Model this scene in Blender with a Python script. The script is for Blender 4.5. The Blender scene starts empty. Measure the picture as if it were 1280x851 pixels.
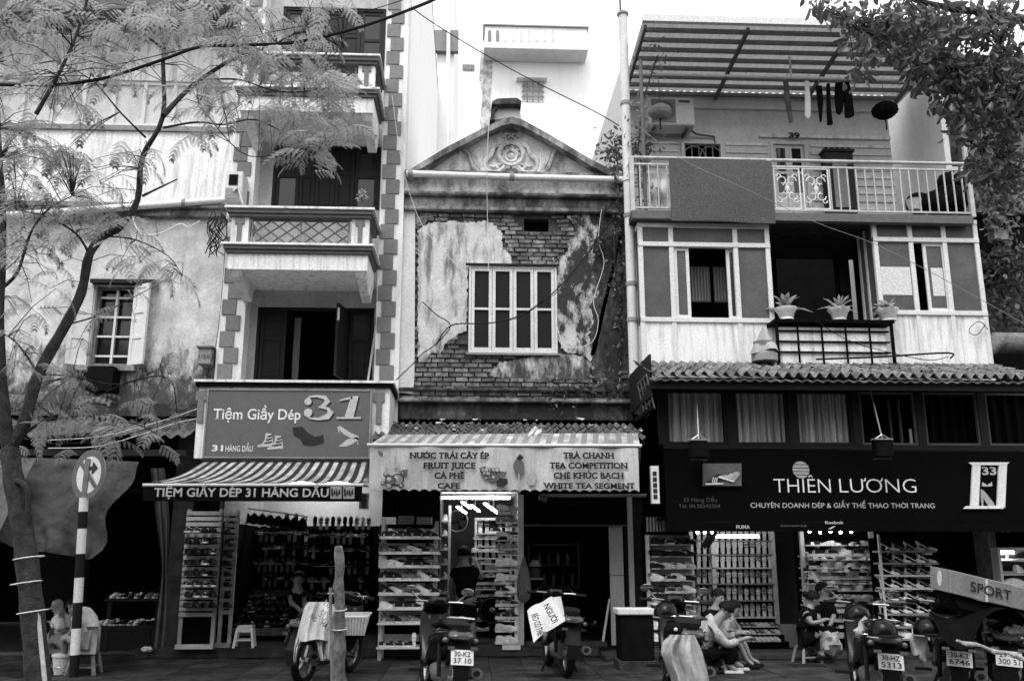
import bpy, bmesh, math, random
import numpy as np
from mathutils import Vector, Matrix
R = math.radians; PI = math.pi
rnd = random.Random(7)
scene = bpy.context.scene
COL = scene.collection
# ---------------------------------------------------------------- camera
F = 1131.0
PITCH, YAW = R(13.2), R(2.6)
CAM = Vector((0, -14, 1.45))
FW = Vector((math.sin(YAW)*math.cos(PITCH), math.cos(YAW)*math.cos(PITCH), math.sin(PITCH)))
RT = Vector((math.cos(YAW), -math.sin(YAW), 0))
UP = RT.cross(FW)
cd = bpy.data.cameras.new('camera'); cam = bpy.data.objects.new('camera', cd); COL.objects.link(cam)
cd.sensor_width = 36; cd.lens = 36*F/1280; cd.clip_start = .05; cd.clip_end = 2000
cam.matrix_world = Matrix((( RT.x, UP.x, -FW.x, CAM.x), (RT.y, UP.y, -FW.y, CAM.y), (RT.z, UP.z, -FW.z, CAM.z), (0, 0, 0, 1)))
scene.camera = cam
# ---------------------------------------------------------------- light
SUN_EL, SUN_ROT = R(60), R(200)
CLOUD = 5.2
w = bpy.data.worlds.new('World'); scene.world = w; w.use_nodes = True
nt = w.node_tree; nt.nodes.clear()
sky = nt.nodes.new('ShaderNodeTexSky'); sky.sky_type = 'NISHITA'; sky.sun_disc = False
sky.sun_elevation = SUN_EL; sky.sun_rotation = SUN_ROT; sky.air_density = 2; sky.dust_density = 6; sky.ozone_density = 1
bw = nt.nodes.new('ShaderNodeRGBToBW'); bg = nt.nodes.new('ShaderNodeBackground'); wo = nt.nodes.new('ShaderNodeOutputWorld')
bg.inputs[1].default_value = .15
# overcast: the cloud layer evens the sky out to a pale grey white
mxs = nt.nodes.new('ShaderNodeMix'); mxs.data_type = 'FLOAT'; mxs.inputs[0].default_value = .85; mxs.inputs[3].default_value = CLOUD
nt.links.new(sky.outputs[0], bw.inputs[0]); nt.links.new(bw.outputs[0], mxs.inputs[2]); nt.links.new(mxs.outputs[0], bg.inputs[0]); nt.links.new(bg.outputs[0], wo.inputs[0])
sl = bpy.data.lights.new('sun', 'SUN'); sl.energy = .9; sl.angle = R(25)
so = bpy.data.objects.new('sun', sl); COL.objects.link(so)
az = SUN_ROT
sd = Vector((math.sin(az)*math.cos(SUN_EL), math.cos(az)*math.cos(SUN_EL), math.sin(SUN_EL)))   # direction towards the sun
so.rotation_euler = sd.to_track_quat('Z', 'Y').to_euler(); so.location = (0, -6, 20)
vs = scene.view_settings; vs.view_transform = 'Standard'; vs.look = 'None'; vs.gamma = 1; vs.exposure = 1.25
vs.use_curve_mapping = False

# ---------------------------------------------------------------- helpers
def P(px, py, Y=0.0):
    d = FW*F + RT*(px-640) + UP*(425.5-py)
    return CAM + d*((Y-CAM.y)/d.y)
def PG(px, py, z=0.0):
    d = FW*F + RT*(px-640) + UP*(425.5-py)
    return CAM + d*((z-CAM.z)/d.z)

def wl(o):
    v = Vector((0, 0, 0))
    while o: v += o.location; o = o.parent
    return v
def tag(o, label=None, cat=None, group=None, kind=None):
    if label: o['label'] = label
    if cat: o['category'] = cat
    if group: o['group'] = group
    if kind: o['kind'] = kind
    return o
def thing(name, label, cat, loc=(0, 0, 0), group=None):
    o = bpy.data.objects.new(name, None); COL.objects.link(o); o.location = loc; o.empty_display_size = .2
    return tag(o, label, cat, group)
def copy_tree(o, parent=None):
    c = o.copy(); COL.objects.link(c); c.parent = parent
    for ch in list(o.children):
        if ch != c: copy_tree(ch, c)
    return c

class MB:
    def __init__(s): s.v = []; s.f = []; s.m = []; s.mi = 0
    def add(s, vs, fs):
        n = len(s.v); s.v += [tuple(v) for v in vs]; s.f += [tuple(i+n for i in f) for f in fs]; s.m += [s.mi]*len(fs); return s
    def box(s, x0, x1, y0, y1, z0, z1):
        if x0 > x1: x0, x1 = x1, x0
        if y0 > y1: y0, y1 = y1, y0
        if z0 > z1: z0, z1 = z1, z0
        return s.add([(x0,y0,z0),(x1,y0,z0),(x1,y1,z0),(x0,y1,z0),(x0,y0,z1),(x1,y0,z1),(x1,y1,z1),(x0,y1,z1)],
              [(0,3,2,1),(4,5,6,7),(0,1,5,4),(1,2,6,5),(2,3,7,6),(3,0,4,7)])
    def pbox(s, x0, y0, x1, y1, Y, dep):            # rectangle seen at these photo pixels, in plane Y, going back by dep
        my, mx = (y0+y1)/2, (x0+x1)/2
        return s.box(P(x0, my, Y).x, P(x1, my, Y).x, Y, Y+dep, P(mx, y1, Y).z, P(mx, y0, Y).z)
    def prism(s, pts, y0, y1):                      # polygon in xz, extruded along y
        n = len(pts)
        a = sum(pts[i][0]*pts[(i+1) % n][1]-pts[(i+1) % n][0]*pts[i][1] for i in range(n))
        if a < 0: pts = pts[::-1]
        if y0 > y1: y0, y1 = y1, y0
        return s.add([(x, y0, z) for x, z in pts]+[(x, y1, z) for x, z in pts],
              [tuple(range(n)), tuple(range(2*n-1, n-1, -1))]+[(i, i+n, (i+1) % n+n, (i+1) % n) for i in range(n)])
    def ppoly(s, pix, Y, dep):
        q = [P(x, y, Y) for x, y in pix]
        return s.prism([(p.x, p.z) for p in q], Y, Y+dep)
    def bar(s, p, q, w, h=None, up=(0, 0, 1)):
        p, q = Vector(p), Vector(q); h = h or w; d = (q-p).normalized(); u = Vector(up)
        if abs(d.dot(u)) > .98: u = Vector((0, 1, 0))
        a = d.cross(u).normalized()*(w/2); b = a.cross(d).normalized()*(h/2)
        vs = [p-a-b, p+a-b, p+a+b, p-a+b, q-a-b, q+a-b, q+a+b, q-a+b]
        return s.add(vs, [(0,1,2,3),(7,6,5,4),(0,4,5,1),(1,5,6,2),(2,6,7,3),(3,7,4,0)])
    def tube(s, pts, r, n=8, cap=True):
        pts = [Vector(p) for p in pts]; m = len(pts); rs = r if isinstance(r, (list, tuple)) else [r]*m
        vs = []; fs = []; prev = None
        for i, p in enumerate(pts):
            t = (pts[min(i+1, m-1)]-pts[max(i-1, 0)])
            t = t.normalized() if t.length > 1e-9 else Vector((0, 0, 1))
            if prev is None: prev = t.orthogonal().normalized()
            prev = (prev-t*prev.dot(t)); prev = prev.normalized() if prev.length > 1e-6 else t.orthogonal().normalized()
            b = t.cross(prev)
            for k in range(n):
                a = 2*PI*k/n; vs.append(p+(prev*math.cos(a)+b*math.sin(a))*rs[i])
        for i in range(m-1):
            for k in range(n):
                k2 = (k+1) % n; fs.append((i*n+k, i*n+k2, (i+1)*n+k2, (i+1)*n+k))
        if cap: fs.append(tuple(range(n-1, -1, -1))); fs.append(tuple((m-1)*n+k for k in range(n)))
        return s.add(vs, fs)
    def lathe(s, prof, c=(0, 0, 0), n=16, M=None):    # prof: (radius, height)
        vs = []; fs = []; m = len(prof); c = Vector(c)
        for r_, z in prof:
            for k in range(n):
                a = 2*PI*k/n; v = Vector((r_*math.cos(a), r_*math.sin(a), z))
                vs.append((M @ v if M else v)+c)
        for i in range(m-1):
            for k in range(n):
                k2 = (k+1) % n; fs.append((i*n+k, i*n+k2, (i+1)*n+k2, (i+1)*n+k))
        fs.append(tuple(range(n-1, -1, -1))); fs.append(tuple((m-1)*n+k for k in range(n)))
        return s.add(vs, fs)
    def ball(s, c, r, n=10, m=6, sc=(1, 1, 1)):
        return s.lathe([(max(1e-3, math.sin(PI*i/m))*r*1.0, -math.cos(PI*i/m)*r) for i in range(m+1)], c, n, Matrix.Diagonal(sc))
    def grid(s, fn, nu, nv, thick=0.0, cols=None):    # fn(u,v)->point ; cols(i)->material index
        vs = [fn(i/nu, j/nv) for j in range(nv+1) for i in range(nu+1)]
        n0 = len(s.v); s.v += [tuple(v) for v in vs]
        for j in range(nv):
            for i in range(nu):
                a = n0+j*(nu+1)+i; s.f.append((a, a+1, a+nu+2, a+nu+1)); s.m.append(cols(i) if cols else s.mi)
        if thick:
            n1 = len(s.v); s.v += [(v[0], v[1]+thick, v[2]-abs(thick)*.5) for v in vs]
            o = n1-n0
            for j in range(nv):
                for i in range(nu):
                    a = n1+j*(nu+1)+i; s.f.append((a+nu+1, a+nu+2, a+1, a)); s.m.append(cols(i) if cols else s.mi)
            ed = [(j*(nu+1), (j+1)*(nu+1)) for j in range(nv)]+[((j+1)*(nu+1)+nu, j*(nu+1)+nu) for j in range(nv)]
            ed += [(i+1, i) for i in range(nu)]+[(nv*(nu+1)+i, nv*(nu+1)+i+1) for i in range(nu)]
            for a, b in ed: s.f.append((n0+a, n0+b, n0+b+o, n0+a+o)); s.m.append(s.mi)
        return s
    def build(s, name, mats, parent=None, smooth=False, bev=0, keep=False, kind=None):
        if not s.v: s.box(0, .001, 0, .001, 0, .001)
        v = np.array(s.v, dtype=float)
        lo, hi = v.min(0), v.max(0); c = np.array([(lo[0]+hi[0])/2, (lo[1]+hi[1])/2, lo[2]])
        if keep: c = np.array(wl(parent)) if parent else np.zeros(3)
        me = bpy.data.meshes.new(name); me.from_pydata((v-c).tolist(), [], s.f)
        if not isinstance(mats, (list, tuple)): mats = [mats]
        for m in mats: me.materials.append(m)
        me.polygons.foreach_set('material_index', s.m)
        if bev:
            b = bmesh.new(); b.from_mesh(me); bmesh.ops.remove_doubles(b, verts=b.verts, dist=1e-5)
            es = [e for e in b.edges if len(e.link_faces) == 2 and e.calc_face_angle(0) > R(35)]
            bmesh.ops.bevel(b, geom=es, offset=bev, segments=2 if bev > .006 else 1, affect='EDGES', clamp_overlap=True); b.to_mesh(me); b.free()
        if smooth:
            me.polygons.foreach_set('use_smooth', [True]*len(me.polygons))
            try: me.set_sharp_from_angle(angle=R(40))
            except Exception: pass
        me.update()
        o = bpy.data.objects.new(name, me); COL.objects.link(o)
        if parent: o.parent = parent; o.location = Vector(c)-wl(parent)
        else: o.location = c
        if kind: o['kind'] = kind
        return o
def mb(): return MB()
def lump(c, r, sc, seed, amp=.25, n=14, m_=9):
    r_ = random.Random(seed); b = mb(); b.ball((0, 0, 0), r, n, m_, sc); ph = [r_.uniform(0, 6) for _ in range(6)]
    b.v = [tuple(Vector(c)+Vector(v)*(1+amp*(math.sin(v[0]/r*5+ph[0])*math.sin(v[2]/r*4+ph[1])+.6*math.sin(v[1]/r*9+ph[2]+v[2]/r*7)+.35*math.sin(v[0]/r*15+ph[3])))) for v in b.v]; return b

def inst(src, parent, loc, rot=(0, 0, 0), sc=(1, 1, 1), mat=None, name=None):      # another object with the same mesh data
    o = bpy.data.objects.new(name or src.name.split('.')[0], src if isinstance(src, bpy.types.Mesh) else src.data); COL.objects.link(o)
    o.location = Vector(loc)-(wl(parent) if parent else Vector((0, 0, 0))); o.rotation_euler = rot; o.scale = sc; o.parent = parent
    if mat: o.material_slots[0].link = 'OBJECT'; o.material_slots[0].material = mat
    return o

# text: unit text mesh mapped onto origin O (baseline left), U (full width vector), V (cap height vector)
_tc = {}
SERIF = {'N': ((.12,), (.12, .88)), 'I': ((.5,), (.5,)), 'T': ((.5,), ()), 'F': ((.2,), ()), 'R': ((.16, .85), ()), 'U': ((), (.14, .86)), 'H': ((.13, .87), (.13, .87)),
         'P': ((.18,), ()), 'K': ((.14, .9), (.14, .86)), 'A': ((.1, .9), ()), 'Y': ((.5,), (.12, .88)), 'W': ((), (.07, .5, .93)), 'J': ((), (.7,)), 'E': ((), ()), 'D': ((), ()), 'L': ((.2,), (.2,)), 'X': ((.1, .9), (.1, .9))}
def glyphs(s, bold=0.0, space=1.0, serif=False):
    key = (s, bold, space, serif)
    if key in _tc: return _tc[key]
    def one(t):
        cu = bpy.data.curves.new('t', 'FONT'); cu.body = t; cu.size = 1; cu.resolution_u = 3; cu.offset = bold; cu.space_character = space
        ob = bpy.data.objects.new('t', cu); COL.objects.link(ob)
        dg = bpy.context.evaluated_depsgraph_get(); me = ob.evaluated_get(dg).to_mesh()
        v = [(a.co.x, a.co.y) for a in me.vertices]; f = [tuple(p.vertices) for p in me.polygons]
        ob.evaluated_get(dg).to_mesh_clear(); bpy.data.objects.remove(ob); bpy.data.curves.remove(cu)
        return v, f
    H = max(p[1] for p in one('H')[0])
    HORN = {'Ư': 'U', 'Ơ': 'O', 'Ờ': 'Ò', 'Ớ': 'Ó', 'Ứ': 'Ú'}; s0 = s; s = ''.join(HORN.get(ch, ch) for ch in s); v, f = one(s)
    for i, ch in enumerate(s0):
        if ch in HORN:
            x1 = max(p[0] for p in one(s[:i+1])[0]); t_ = .055+bold; n = len(v); y_ = H*.9; dx = -.03 if ch == 'Ư' else -.13
            pts = [(x1+dx-.02, y_-.02), (x1+dx+.1, y_+.0), (x1+dx+.14, y_+.12), (x1+dx+.14+t_, y_+.12), (x1+dx+.12+t_, y_-.03), (x1+dx, y_-.02-t_)]
            v += pts; f += [(n, n+1, n+4, n+5), (n+1, n+2, n+3, n+4)]
    if serif:
        import unicodedata
        sp = one('HH')[0]; s1 = one('H')[0]
        for i, ch in enumerate(s):
            b = unicodedata.normalize('NFD', ch)[0]
            if b not in SERIF: continue
            w1 = one(s[:i+1])[0]; x1 = max(p[0] for p in w1)
            g = one(b)[0]; gw = max(p[0] for p in g)-min(p[0] for p in g); x0 = x1-gw
            for k, fr in enumerate(SERIF[b]):
                for q in fr:
                    cx = x0+gw*q; yy = 0 if k == 0 else H-.07; n = len(v)
                    v += [(cx-.12, yy), (cx+.12, yy), (cx+.12, yy+.07), (cx-.12, yy+.07)]; f.append((n, n+1, n+2, n+3))
    x0 = min(p[0] for p in v); x1 = max(p[0] for p in v)
    v = [((p[0]-x0)/(x1-x0), p[1]/H) for p in v]
    _tc[key] = (v, f); return v, f
def text(s, O, U, V, mat, parent, bold=.0, name='lettering', space=1.0, serif=False, lift=.006, dbl=0):
    v, f = glyphs(s, bold, space, serif); O, U, V = Vector(O), Vector(U), Vector(V); N = U.cross(V).normalized()
    m = mb(); m.add([O+U*a+V*b+N*lift for a, b in v], f)
    for q in ((dbl, 0), (dbl*.5, dbl*.5), (0, dbl)) if dbl else (): m.add([O+U*a+V*b+N*(lift+.0008*(1+q[0]/dbl+2*q[1]/dbl))+U.normalized()*q[0]+V.normalized()*q[1] for a, b in v], f)
    return m.build(name, mat, parent)
def ptext(s, x0, x1, ybase, ytop, Y, mat, parent, **k):
    xm = (x0+x1)/2; ym = (ybase+ytop)/2
    zb, zt = P(xm, ybase, Y).z, P(xm, ytop, Y).z; a, b = P(x0, ym, Y).x, P(x1, ym, Y).x
    return text(s, (a, Y, zb), (b-a, 0, 0), (0, 0, zt-zb), mat, parent, **k)

# ---------------------------------------------------------------- materials (black-and-white place: greys only)
MATS = {}
def mat(name, c, c2=None, scale=6., rough=.75, bump=.15, metal=0., grime=0., gcol=.03, gth=.55, gscale=(1.2, 1.2, .35), rv=0., emis=0., det=5., spec=.4, coord='pos', trans=0., soft=.12, speck=.12, zgr=()):
    m = bpy.data.materials.new(name); m.use_nodes = True; t = m.node_tree; N = t.nodes; L = t.links; b = N['Principled BSDF']
    c2 = c if c2 is None else c2
    if coord == 'pos': co = N.new('ShaderNodeNewGeometry').outputs['Position']
    else: co = N.new('ShaderNodeTexCoord').outputs['Object']
    n1 = N.new('ShaderNodeTexNoise'); n1.inputs['Scale'].default_value = scale; n1.inputs['Detail'].default_value = det; n1.inputs['Roughness'].default_value = .62
    L.new(co, n1.inputs['Vector'])
    mr = N.new('ShaderNodeMapRange'); mr.inputs[1].default_value = .3; mr.inputs[2].default_value = .7; mr.inputs[3].default_value = c; mr.inputs[4].default_value = c2
    L.new(n1.outputs[0], mr.inputs[0]); val = mr.outputs[0]
    if grime:
        mp = N.new('ShaderNodeMapping'); mp.inputs['Scale'].default_value = gscale; L.new(co, mp.inputs[0])
        n2 = N.new('ShaderNodeTexNoise'); n2.inputs['Scale'].default_value = 2.2; n2.inputs['Detail'].default_value = 9; n2.inputs['Roughness'].default_value = .68; L.new(mp.outputs[0], n2.inputs['Vector'])
        m2 = N.new('ShaderNodeMapRange'); m2.inputs[1].default_value = gth-soft; m2.inputs[2].default_value = gth+soft; m2.inputs[3].default_value = 0; m2.inputs[4].default_value = grime; L.new(n2.outputs[0], m2.inputs[0])
        mx = N.new('ShaderNodeMix'); mx.data_type = 'FLOAT'; mx.inputs[3].default_value = gcol; L.new(m2.outputs[0], mx.inputs[0]); L.new(val, mx.inputs[2]); val = mx.outputs[0]
    if rv:
        oi = N.new('ShaderNodeObjectInfo'); mm = N.new('ShaderNodeMapRange'); mm.inputs[3].default_value = 1-rv; mm.inputs[4].default_value = 1+rv; L.new(oi.outputs['Random'], mm.inputs[0])
        mu = N.new('ShaderNodeMath'); mu.operation = 'MULTIPLY'; L.new(val, mu.inputs[0]); L.new(mm.outputs[0], mu.inputs[1]); val = mu.outputs[0]
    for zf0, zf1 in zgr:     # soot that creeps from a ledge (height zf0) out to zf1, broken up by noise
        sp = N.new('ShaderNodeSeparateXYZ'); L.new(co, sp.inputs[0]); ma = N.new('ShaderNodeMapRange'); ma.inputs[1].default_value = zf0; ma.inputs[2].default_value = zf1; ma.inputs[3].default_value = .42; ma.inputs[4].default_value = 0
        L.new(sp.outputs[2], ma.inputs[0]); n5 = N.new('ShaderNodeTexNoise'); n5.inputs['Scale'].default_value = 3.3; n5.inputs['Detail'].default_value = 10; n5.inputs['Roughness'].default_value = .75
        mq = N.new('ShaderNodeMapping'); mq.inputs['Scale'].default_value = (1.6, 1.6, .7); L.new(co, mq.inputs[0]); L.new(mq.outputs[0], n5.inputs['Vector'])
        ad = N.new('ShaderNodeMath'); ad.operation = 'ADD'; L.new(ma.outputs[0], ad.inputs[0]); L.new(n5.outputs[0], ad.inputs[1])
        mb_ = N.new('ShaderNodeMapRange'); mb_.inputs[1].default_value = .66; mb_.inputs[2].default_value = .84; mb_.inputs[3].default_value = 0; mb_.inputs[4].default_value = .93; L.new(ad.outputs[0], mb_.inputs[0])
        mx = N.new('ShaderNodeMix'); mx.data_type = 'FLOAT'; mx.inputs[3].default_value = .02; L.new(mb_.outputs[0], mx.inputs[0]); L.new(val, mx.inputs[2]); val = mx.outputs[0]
    if speck:
        n4 = N.new('ShaderNodeTexNoise'); n4.inputs['Scale'].default_value = 38; n4.inputs['Detail'].default_value = 4; n4.inputs['Roughness'].default_value = .75; L.new(co, n4.inputs['Vector'])
        m4 = N.new('ShaderNodeMapRange'); m4.inputs[1].default_value = .35; m4.inputs[2].default_value = .65; m4.inputs[3].default_value = 1-speck*1.6; m4.inputs[4].default_value = 1+speck; L.new(n4.outputs[0], m4.inputs[0])
        mu = N.new('ShaderNodeMath'); mu.operation = 'MULTIPLY'; L.new(val, mu.inputs[0]); L.new(m4.outputs[0], mu.inputs[1]); val = mu.outputs[0]
    cc = N.new('ShaderNodeCombineColor')
    for i in range(3): L.new(val, cc.inputs[i])
    L.new(cc.outputs[0], b.inputs['Base Color'])
    b.inputs['Roughness'].default_value = rough; b.inputs['Metallic'].default_value = metal; b.inputs['Specular IOR Level'].default_value = spec
    if trans: b.inputs['Transmission Weight'].default_value = trans
    if emis: b.inputs['Emission Strength'].default_value = emis; b.inputs['Emission Color'].default_value = (1, 1, 1, 1)
    if bump:
        bp = N.new('ShaderNodeBump'); bp.inputs['Strength'].default_value = bump; bp.inputs['Distance'].default_value = .02
        n3 = N.new('ShaderNodeTexNoise'); n3.inputs['Scale'].default_value = scale*5; n3.inputs['Detail'].default_value = 6; L.new(co, n3.inputs['Vector'])
        L.new(n3.outputs[0], bp.inputs['Height']); L.new(bp.outputs[0], b.inputs['Normal'])
    MATS[name] = m; return m

M = dict(
 plaster=mat('pale_plaster', .62, .78, 2.2, grime=.75, gcol=.3, gth=.58, soft=.1),
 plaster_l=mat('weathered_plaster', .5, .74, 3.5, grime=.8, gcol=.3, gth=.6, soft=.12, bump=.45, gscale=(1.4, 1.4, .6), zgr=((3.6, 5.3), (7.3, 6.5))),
 white=mat('white_render', .76, .84, 3, grime=.6, gcol=.25, gth=.57, soft=.08, gscale=(4, 4, .4)),
 white2=mat('hazy_white_wall', .88, .92, 3, grime=.3, gcol=.45, gth=.62, gscale=(1.2, 1.2, .12)),  # near white, with haze and glare put into the colour
 glow=mat('dim_bulb', .8, .8, 1, emis=5, bump=0, speck=0),
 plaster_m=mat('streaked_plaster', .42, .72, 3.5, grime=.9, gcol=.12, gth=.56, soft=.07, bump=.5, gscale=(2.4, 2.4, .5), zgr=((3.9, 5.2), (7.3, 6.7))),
 shirtm=mat('creased_shirt', .3, .5, 9, rough=.95, bump=.9),
 midwall=mat('grey_render', .42, .52, 4, grime=.4, gcol=.15),
 railm=mat('rail_paint', .4, .55, 10, rough=.5, bump=.05, grime=.5, gcol=.12),
 cloth_l=mat('jacket_cloth', .28, .5, 7, rough=.95, bump=.2, grime=.5, gcol=.1),
 cream=mat('cream_paint', .62, .7, 3, grime=.3, gcol=.3, gth=.6),
 grey=mat('grey_paint', .09, .13, 8, grime=.3, gcol=.1),
 quoin=mat('quoin_grey', .15, .2, 20, rv=.12),
 midgrey=mat('mid_grey', .22, .3, 6, grime=.4, gcol=.1),
 mold=mat('mouldy_plaster', .14, .45, 7, grime=.9, gcol=.035, gth=.51, soft=.08, bump=.5),
 mold_d=mat('black_mouldy_plaster', .008, .15, 8, grime=.9, gcol=.012, gth=.47, soft=.06, bump=.6),
 mold_r=mat('peeling_plaster', .4, .66, 3, grime=.97, gcol=.01, gth=.485, soft=.045, gscale=(1.6, 1.6, .9), bump=.6),
 gable=mat('gable_plaster', .42, .7, 4, grime=.8, gcol=.1, gth=.54, soft=.08, gscale=(1.4, 1.4, .8), bump=.5),
 brick=mat('old_brick', .06, .3, 14, rv=.5, bump=.6, rough=.9, grime=.6, gcol=.03, gth=.55),
 mortar=mat('mortar', .03, .09, 16, bump=.6, rough=.95),
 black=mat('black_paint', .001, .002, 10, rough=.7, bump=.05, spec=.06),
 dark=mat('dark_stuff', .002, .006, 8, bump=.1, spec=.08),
 darkwood=mat('dark_wood', .007, .016, 9, rough=.5, bump=.1, spec=.2),
 wood=mat('worn_wood', .08, .22, 9, rough=.8, bump=.4),
 palewood=mat('pale_wood', .3, .5, 9, rough=.8, bump=.2, rv=.2),
 alu=mat('pale_aluminium', .62, .7, 10, rough=.45, bump=.03, metal=0),
 steel=mat('steel', .3, .4, 10, rough=.35, metal=.8, bump=.03),
 chrome=mat('chrome', .6, .65, 10, rough=.15, metal=1, bump=0),
 frost=mat('frosted_glass', .01, .022, 90, rough=.6, bump=.05, spec=.12),
 frost_l=mat('frosted_pane', .07, .11, 3, rough=.5, bump=.05, spec=.25),
 glass=mat('dark_glass', .015, .025, 3, rough=.08, bump=.01, spec=.5),
 tile=mat('roof_tile_clay', .06, .32, 10, rough=.9, rv=.35, bump=.5, grime=.5, gcol=.03),
 tile_d=mat('roof_tile_dark', .05, .17, 10, rough=.9, rv=.4, bump=.5, grime=.6, gcol=.015),
 cloth_w=mat('pale_cloth', .6, .75, 5, rough=.95, bump=.1),
 cloth_g=mat('grey_cloth', .05, .11, 5, spec=.06, rough=.95, bump=.15, grime=.4, gcol=.06),
 cloth_d=mat('dark_cloth', .003, .008, 6, rough=.95, bump=.1, spec=.05),
 tarp=mat('tarpaulin', .012, .07, 3, spec=.06, rough=.9, bump=.9, grime=.5, gcol=.07),
 tarp_d=mat('dark_tarpaulin', .01, .03, 4, rough=.8, bump=.2),
 stripe_w=mat('awning_white', .45, .7, 6, rough=.9, bump=.1, grime=.8, gcol=.12, gth=.52, gscale=(2, 2, 2)),
 stripe_g=mat('awning_grey', .16, .24, 6, rough=.9, bump=.1),
 stripe_d=mat('awning_dark', .008, .02, 6, rough=.9, bump=.1),
 banner=mat('banner_vinyl', .5, .62, 4, rough=.6, bump=.1, grime=.55, gcol=.25, gth=.54, gscale=(3, 3, .3)),
 sign_g=mat('sign_grey', .1, .13, 5, rough=.6, bump=.05, grime=.3, gcol=.1),
 ink=mat('ink_black', .008, .02, 30, rough=.7, bump=0),
 inkw=mat('letter_white', .75, .85, 30, rough=.6, bump=0),
 inkg=mat('letter_grey', .3, .45, 30, rough=.6, bump=0),
 letterl=mat('letter_pale', .45, .55, 30, rough=.5, bump=0),
 letterd=mat('letter_dim', .06, .09, 30, rough=.5, bump=0),
 bark=mat('bark', .008, .06, 14, rough=.95, bump=.9, grime=.5, gcol=.02),
 bark_w=mat('bleached_bark', .07, .3, 12, rough=.95, bump=.9, grime=.6, gcol=.03, gscale=(6, 6, .6)),
 leaf=mat('feathery_leaf', .05, .26, 3, rough=.6, bump=0, rv=.5),
 leaf_d=mat('dark_leaf', .01, .035, 5, rough=.42, bump=0, rv=.4, spec=.5),
 skin=mat('skin', .2, .26, 12, rough=.55, bump=.03),
 skin_l=mat('skin_light', .3, .36, 12, rough=.55, bump=.03),
 hair=mat('hair', .003, .006, 30, rough=.6, bump=.2, spec=.12),
 rubber=mat('rubber', .004, .009, 30, rough=.7, bump=.1, spec=.2),
 bikeblack=mat('bike_black', .003, .005, 6, rough=.25, bump=0, spec=.2),
 bikegrey=mat('bike_silver', .08, .12, 6, rough=.3, bump=0, spec=.6),
 plate=mat('plate_white', .6, .68, 8, rough=.5, bump=0),
 lens=mat('tail_lens', .06, .1, 8, rough=.12, bump=0, spec=.7),
 paving=mat('paving_slab', .003, .05, 4, rough=.7, spec=.2, bump=.8, rv=.6, grime=.5, gcol=.012, gscale=(1, 1, 1)),
 asphalt=mat('asphalt', .035, .06, 40, rough=.85, bump=.4),
 concrete=mat('concrete', .02, .07, 5, spec=.1, rough=.9, bump=.3, grime=.6, gcol=.04),
 tube=mat('lit_tube', .9, .9, 1, emis=14, bump=0),
 bulb=mat('lit_bulb', .9, .9, 1, emis=35, bump=0),
 shop_w=mat('shop_wall_pale', .5, .6, 4, rough=.8, bump=.05),
 plastic=mat('white_plastic', .6, .7, 5, rough=.4, bump=0),
 shoe_d=mat('shoe_dark', .003, .01, 20, rough=.5, bump=.1, rv=.5, spec=.25),
 shoe_m=mat('shoe_grey', .07, .3, 20, rough=.6, bump=.1, rv=.5),
 shoe_w=mat('shoe_white', .7, .88, 20, rough=.6, bump=.05, rv=.2),
 sole=mat('shoe_sole', .65, .85, 20, rough=.7, bump=.05, rv=.25),
 mesh=mat('woven_mat', .03, .16, 75, rough=.95, bump=.6),
 curtain=mat('sheer_curtain', .7, .9, 40, rough=.95, bump=.2, gscale=(14, 14, .3), grime=.85, gcol=.1, gth=.5),
 sheetr=mat('fibre_sheet', .3, .42, 6, rough=.8, bump=.05, grime=.4, gcol=.08),
 paper=mat('paper', .55, .7, 30, rough=.9, bump=0),
)

def translucent(m, amt):
    t = m.node_tree; b = t.nodes['Principled BSDF']; o = [n for n in t.nodes if n.type == 'OUTPUT_MATERIAL'][0]
    tr = t.nodes.new('ShaderNodeBsdfTranslucent'); mx = t.nodes.new('ShaderNodeMixShader'); mx.inputs[0].default_value = amt; tr.inputs[0].default_value = (.5, .5, .5, 1)
    t.links.new(b.outputs[0], mx.inputs[1]); t.links.new(tr.outputs[0], mx.inputs[2]); t.links.new(mx.outputs[0], o.inputs[0])
translucent(M['sheetr'], .7); translucent(M['leaf'], .45); translucent(M['leaf_d'], .12); translucent(M['stripe_w'], .2); translucent(M['curtain'], .2)
def wall_grid(m, x0, x1, z0, z1, holes, Y, t):      # wall front with rectangular openings (x0,x1,z0,z1), reveals t deep
    xs = sorted({x0, x1, *[h[0] for h in holes], *[h[1] for h in holes]}); zs = sorted({z0, z1, *[h[2] for h in holes], *[h[3] for h in holes]})
    xs = [x for x in xs if x0 <= x <= x1]; zs = [z for z in zs if z0 <= z <= z1]
    inh = lambda x, z: any(h[0] < x < h[1] and h[2] < z < h[3] for h in holes)
    for a, b in zip(xs, xs[1:]):
        for c, d in zip(zs, zs[1:]):
            if not inh((a+b)/2, (c+d)/2):
                m.add([(a,Y,c),(b,Y,c),(b,Y,d),(a,Y,d)], [(0,1,2,3)]); m.add([(a,Y+t,c),(b,Y+t,c),(b,Y+t,d),(a,Y+t,d)], [(3,2,1,0)])
    for a, b, c, d in holes+[(x0, x1, z0, z1)]:
        o = (a, b, c, d) == (x0, x1, z0, z1)
        q = [(a,Y,c),(b,Y,c),(b,Y,d),(a,Y,d),(a,Y+t,c),(b,Y+t,c),(b,Y+t,d),(a,Y+t,d)]
        f = [(0,4,5,1),(1,5,6,2),(2,6,7,3),(3,7,4,0)]
        m.add(q, f if not o else [x[::-1] for x in f])
    return m
def hole(x0, y0, x1, y1, Y):
    my, mx = (y0+y1)/2, (x0+x1)/2
    return (P(x0, my, Y).x, P(x1, my, Y).x, P(mx, y1, Y).z, P(mx, y0, Y).z)
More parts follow.
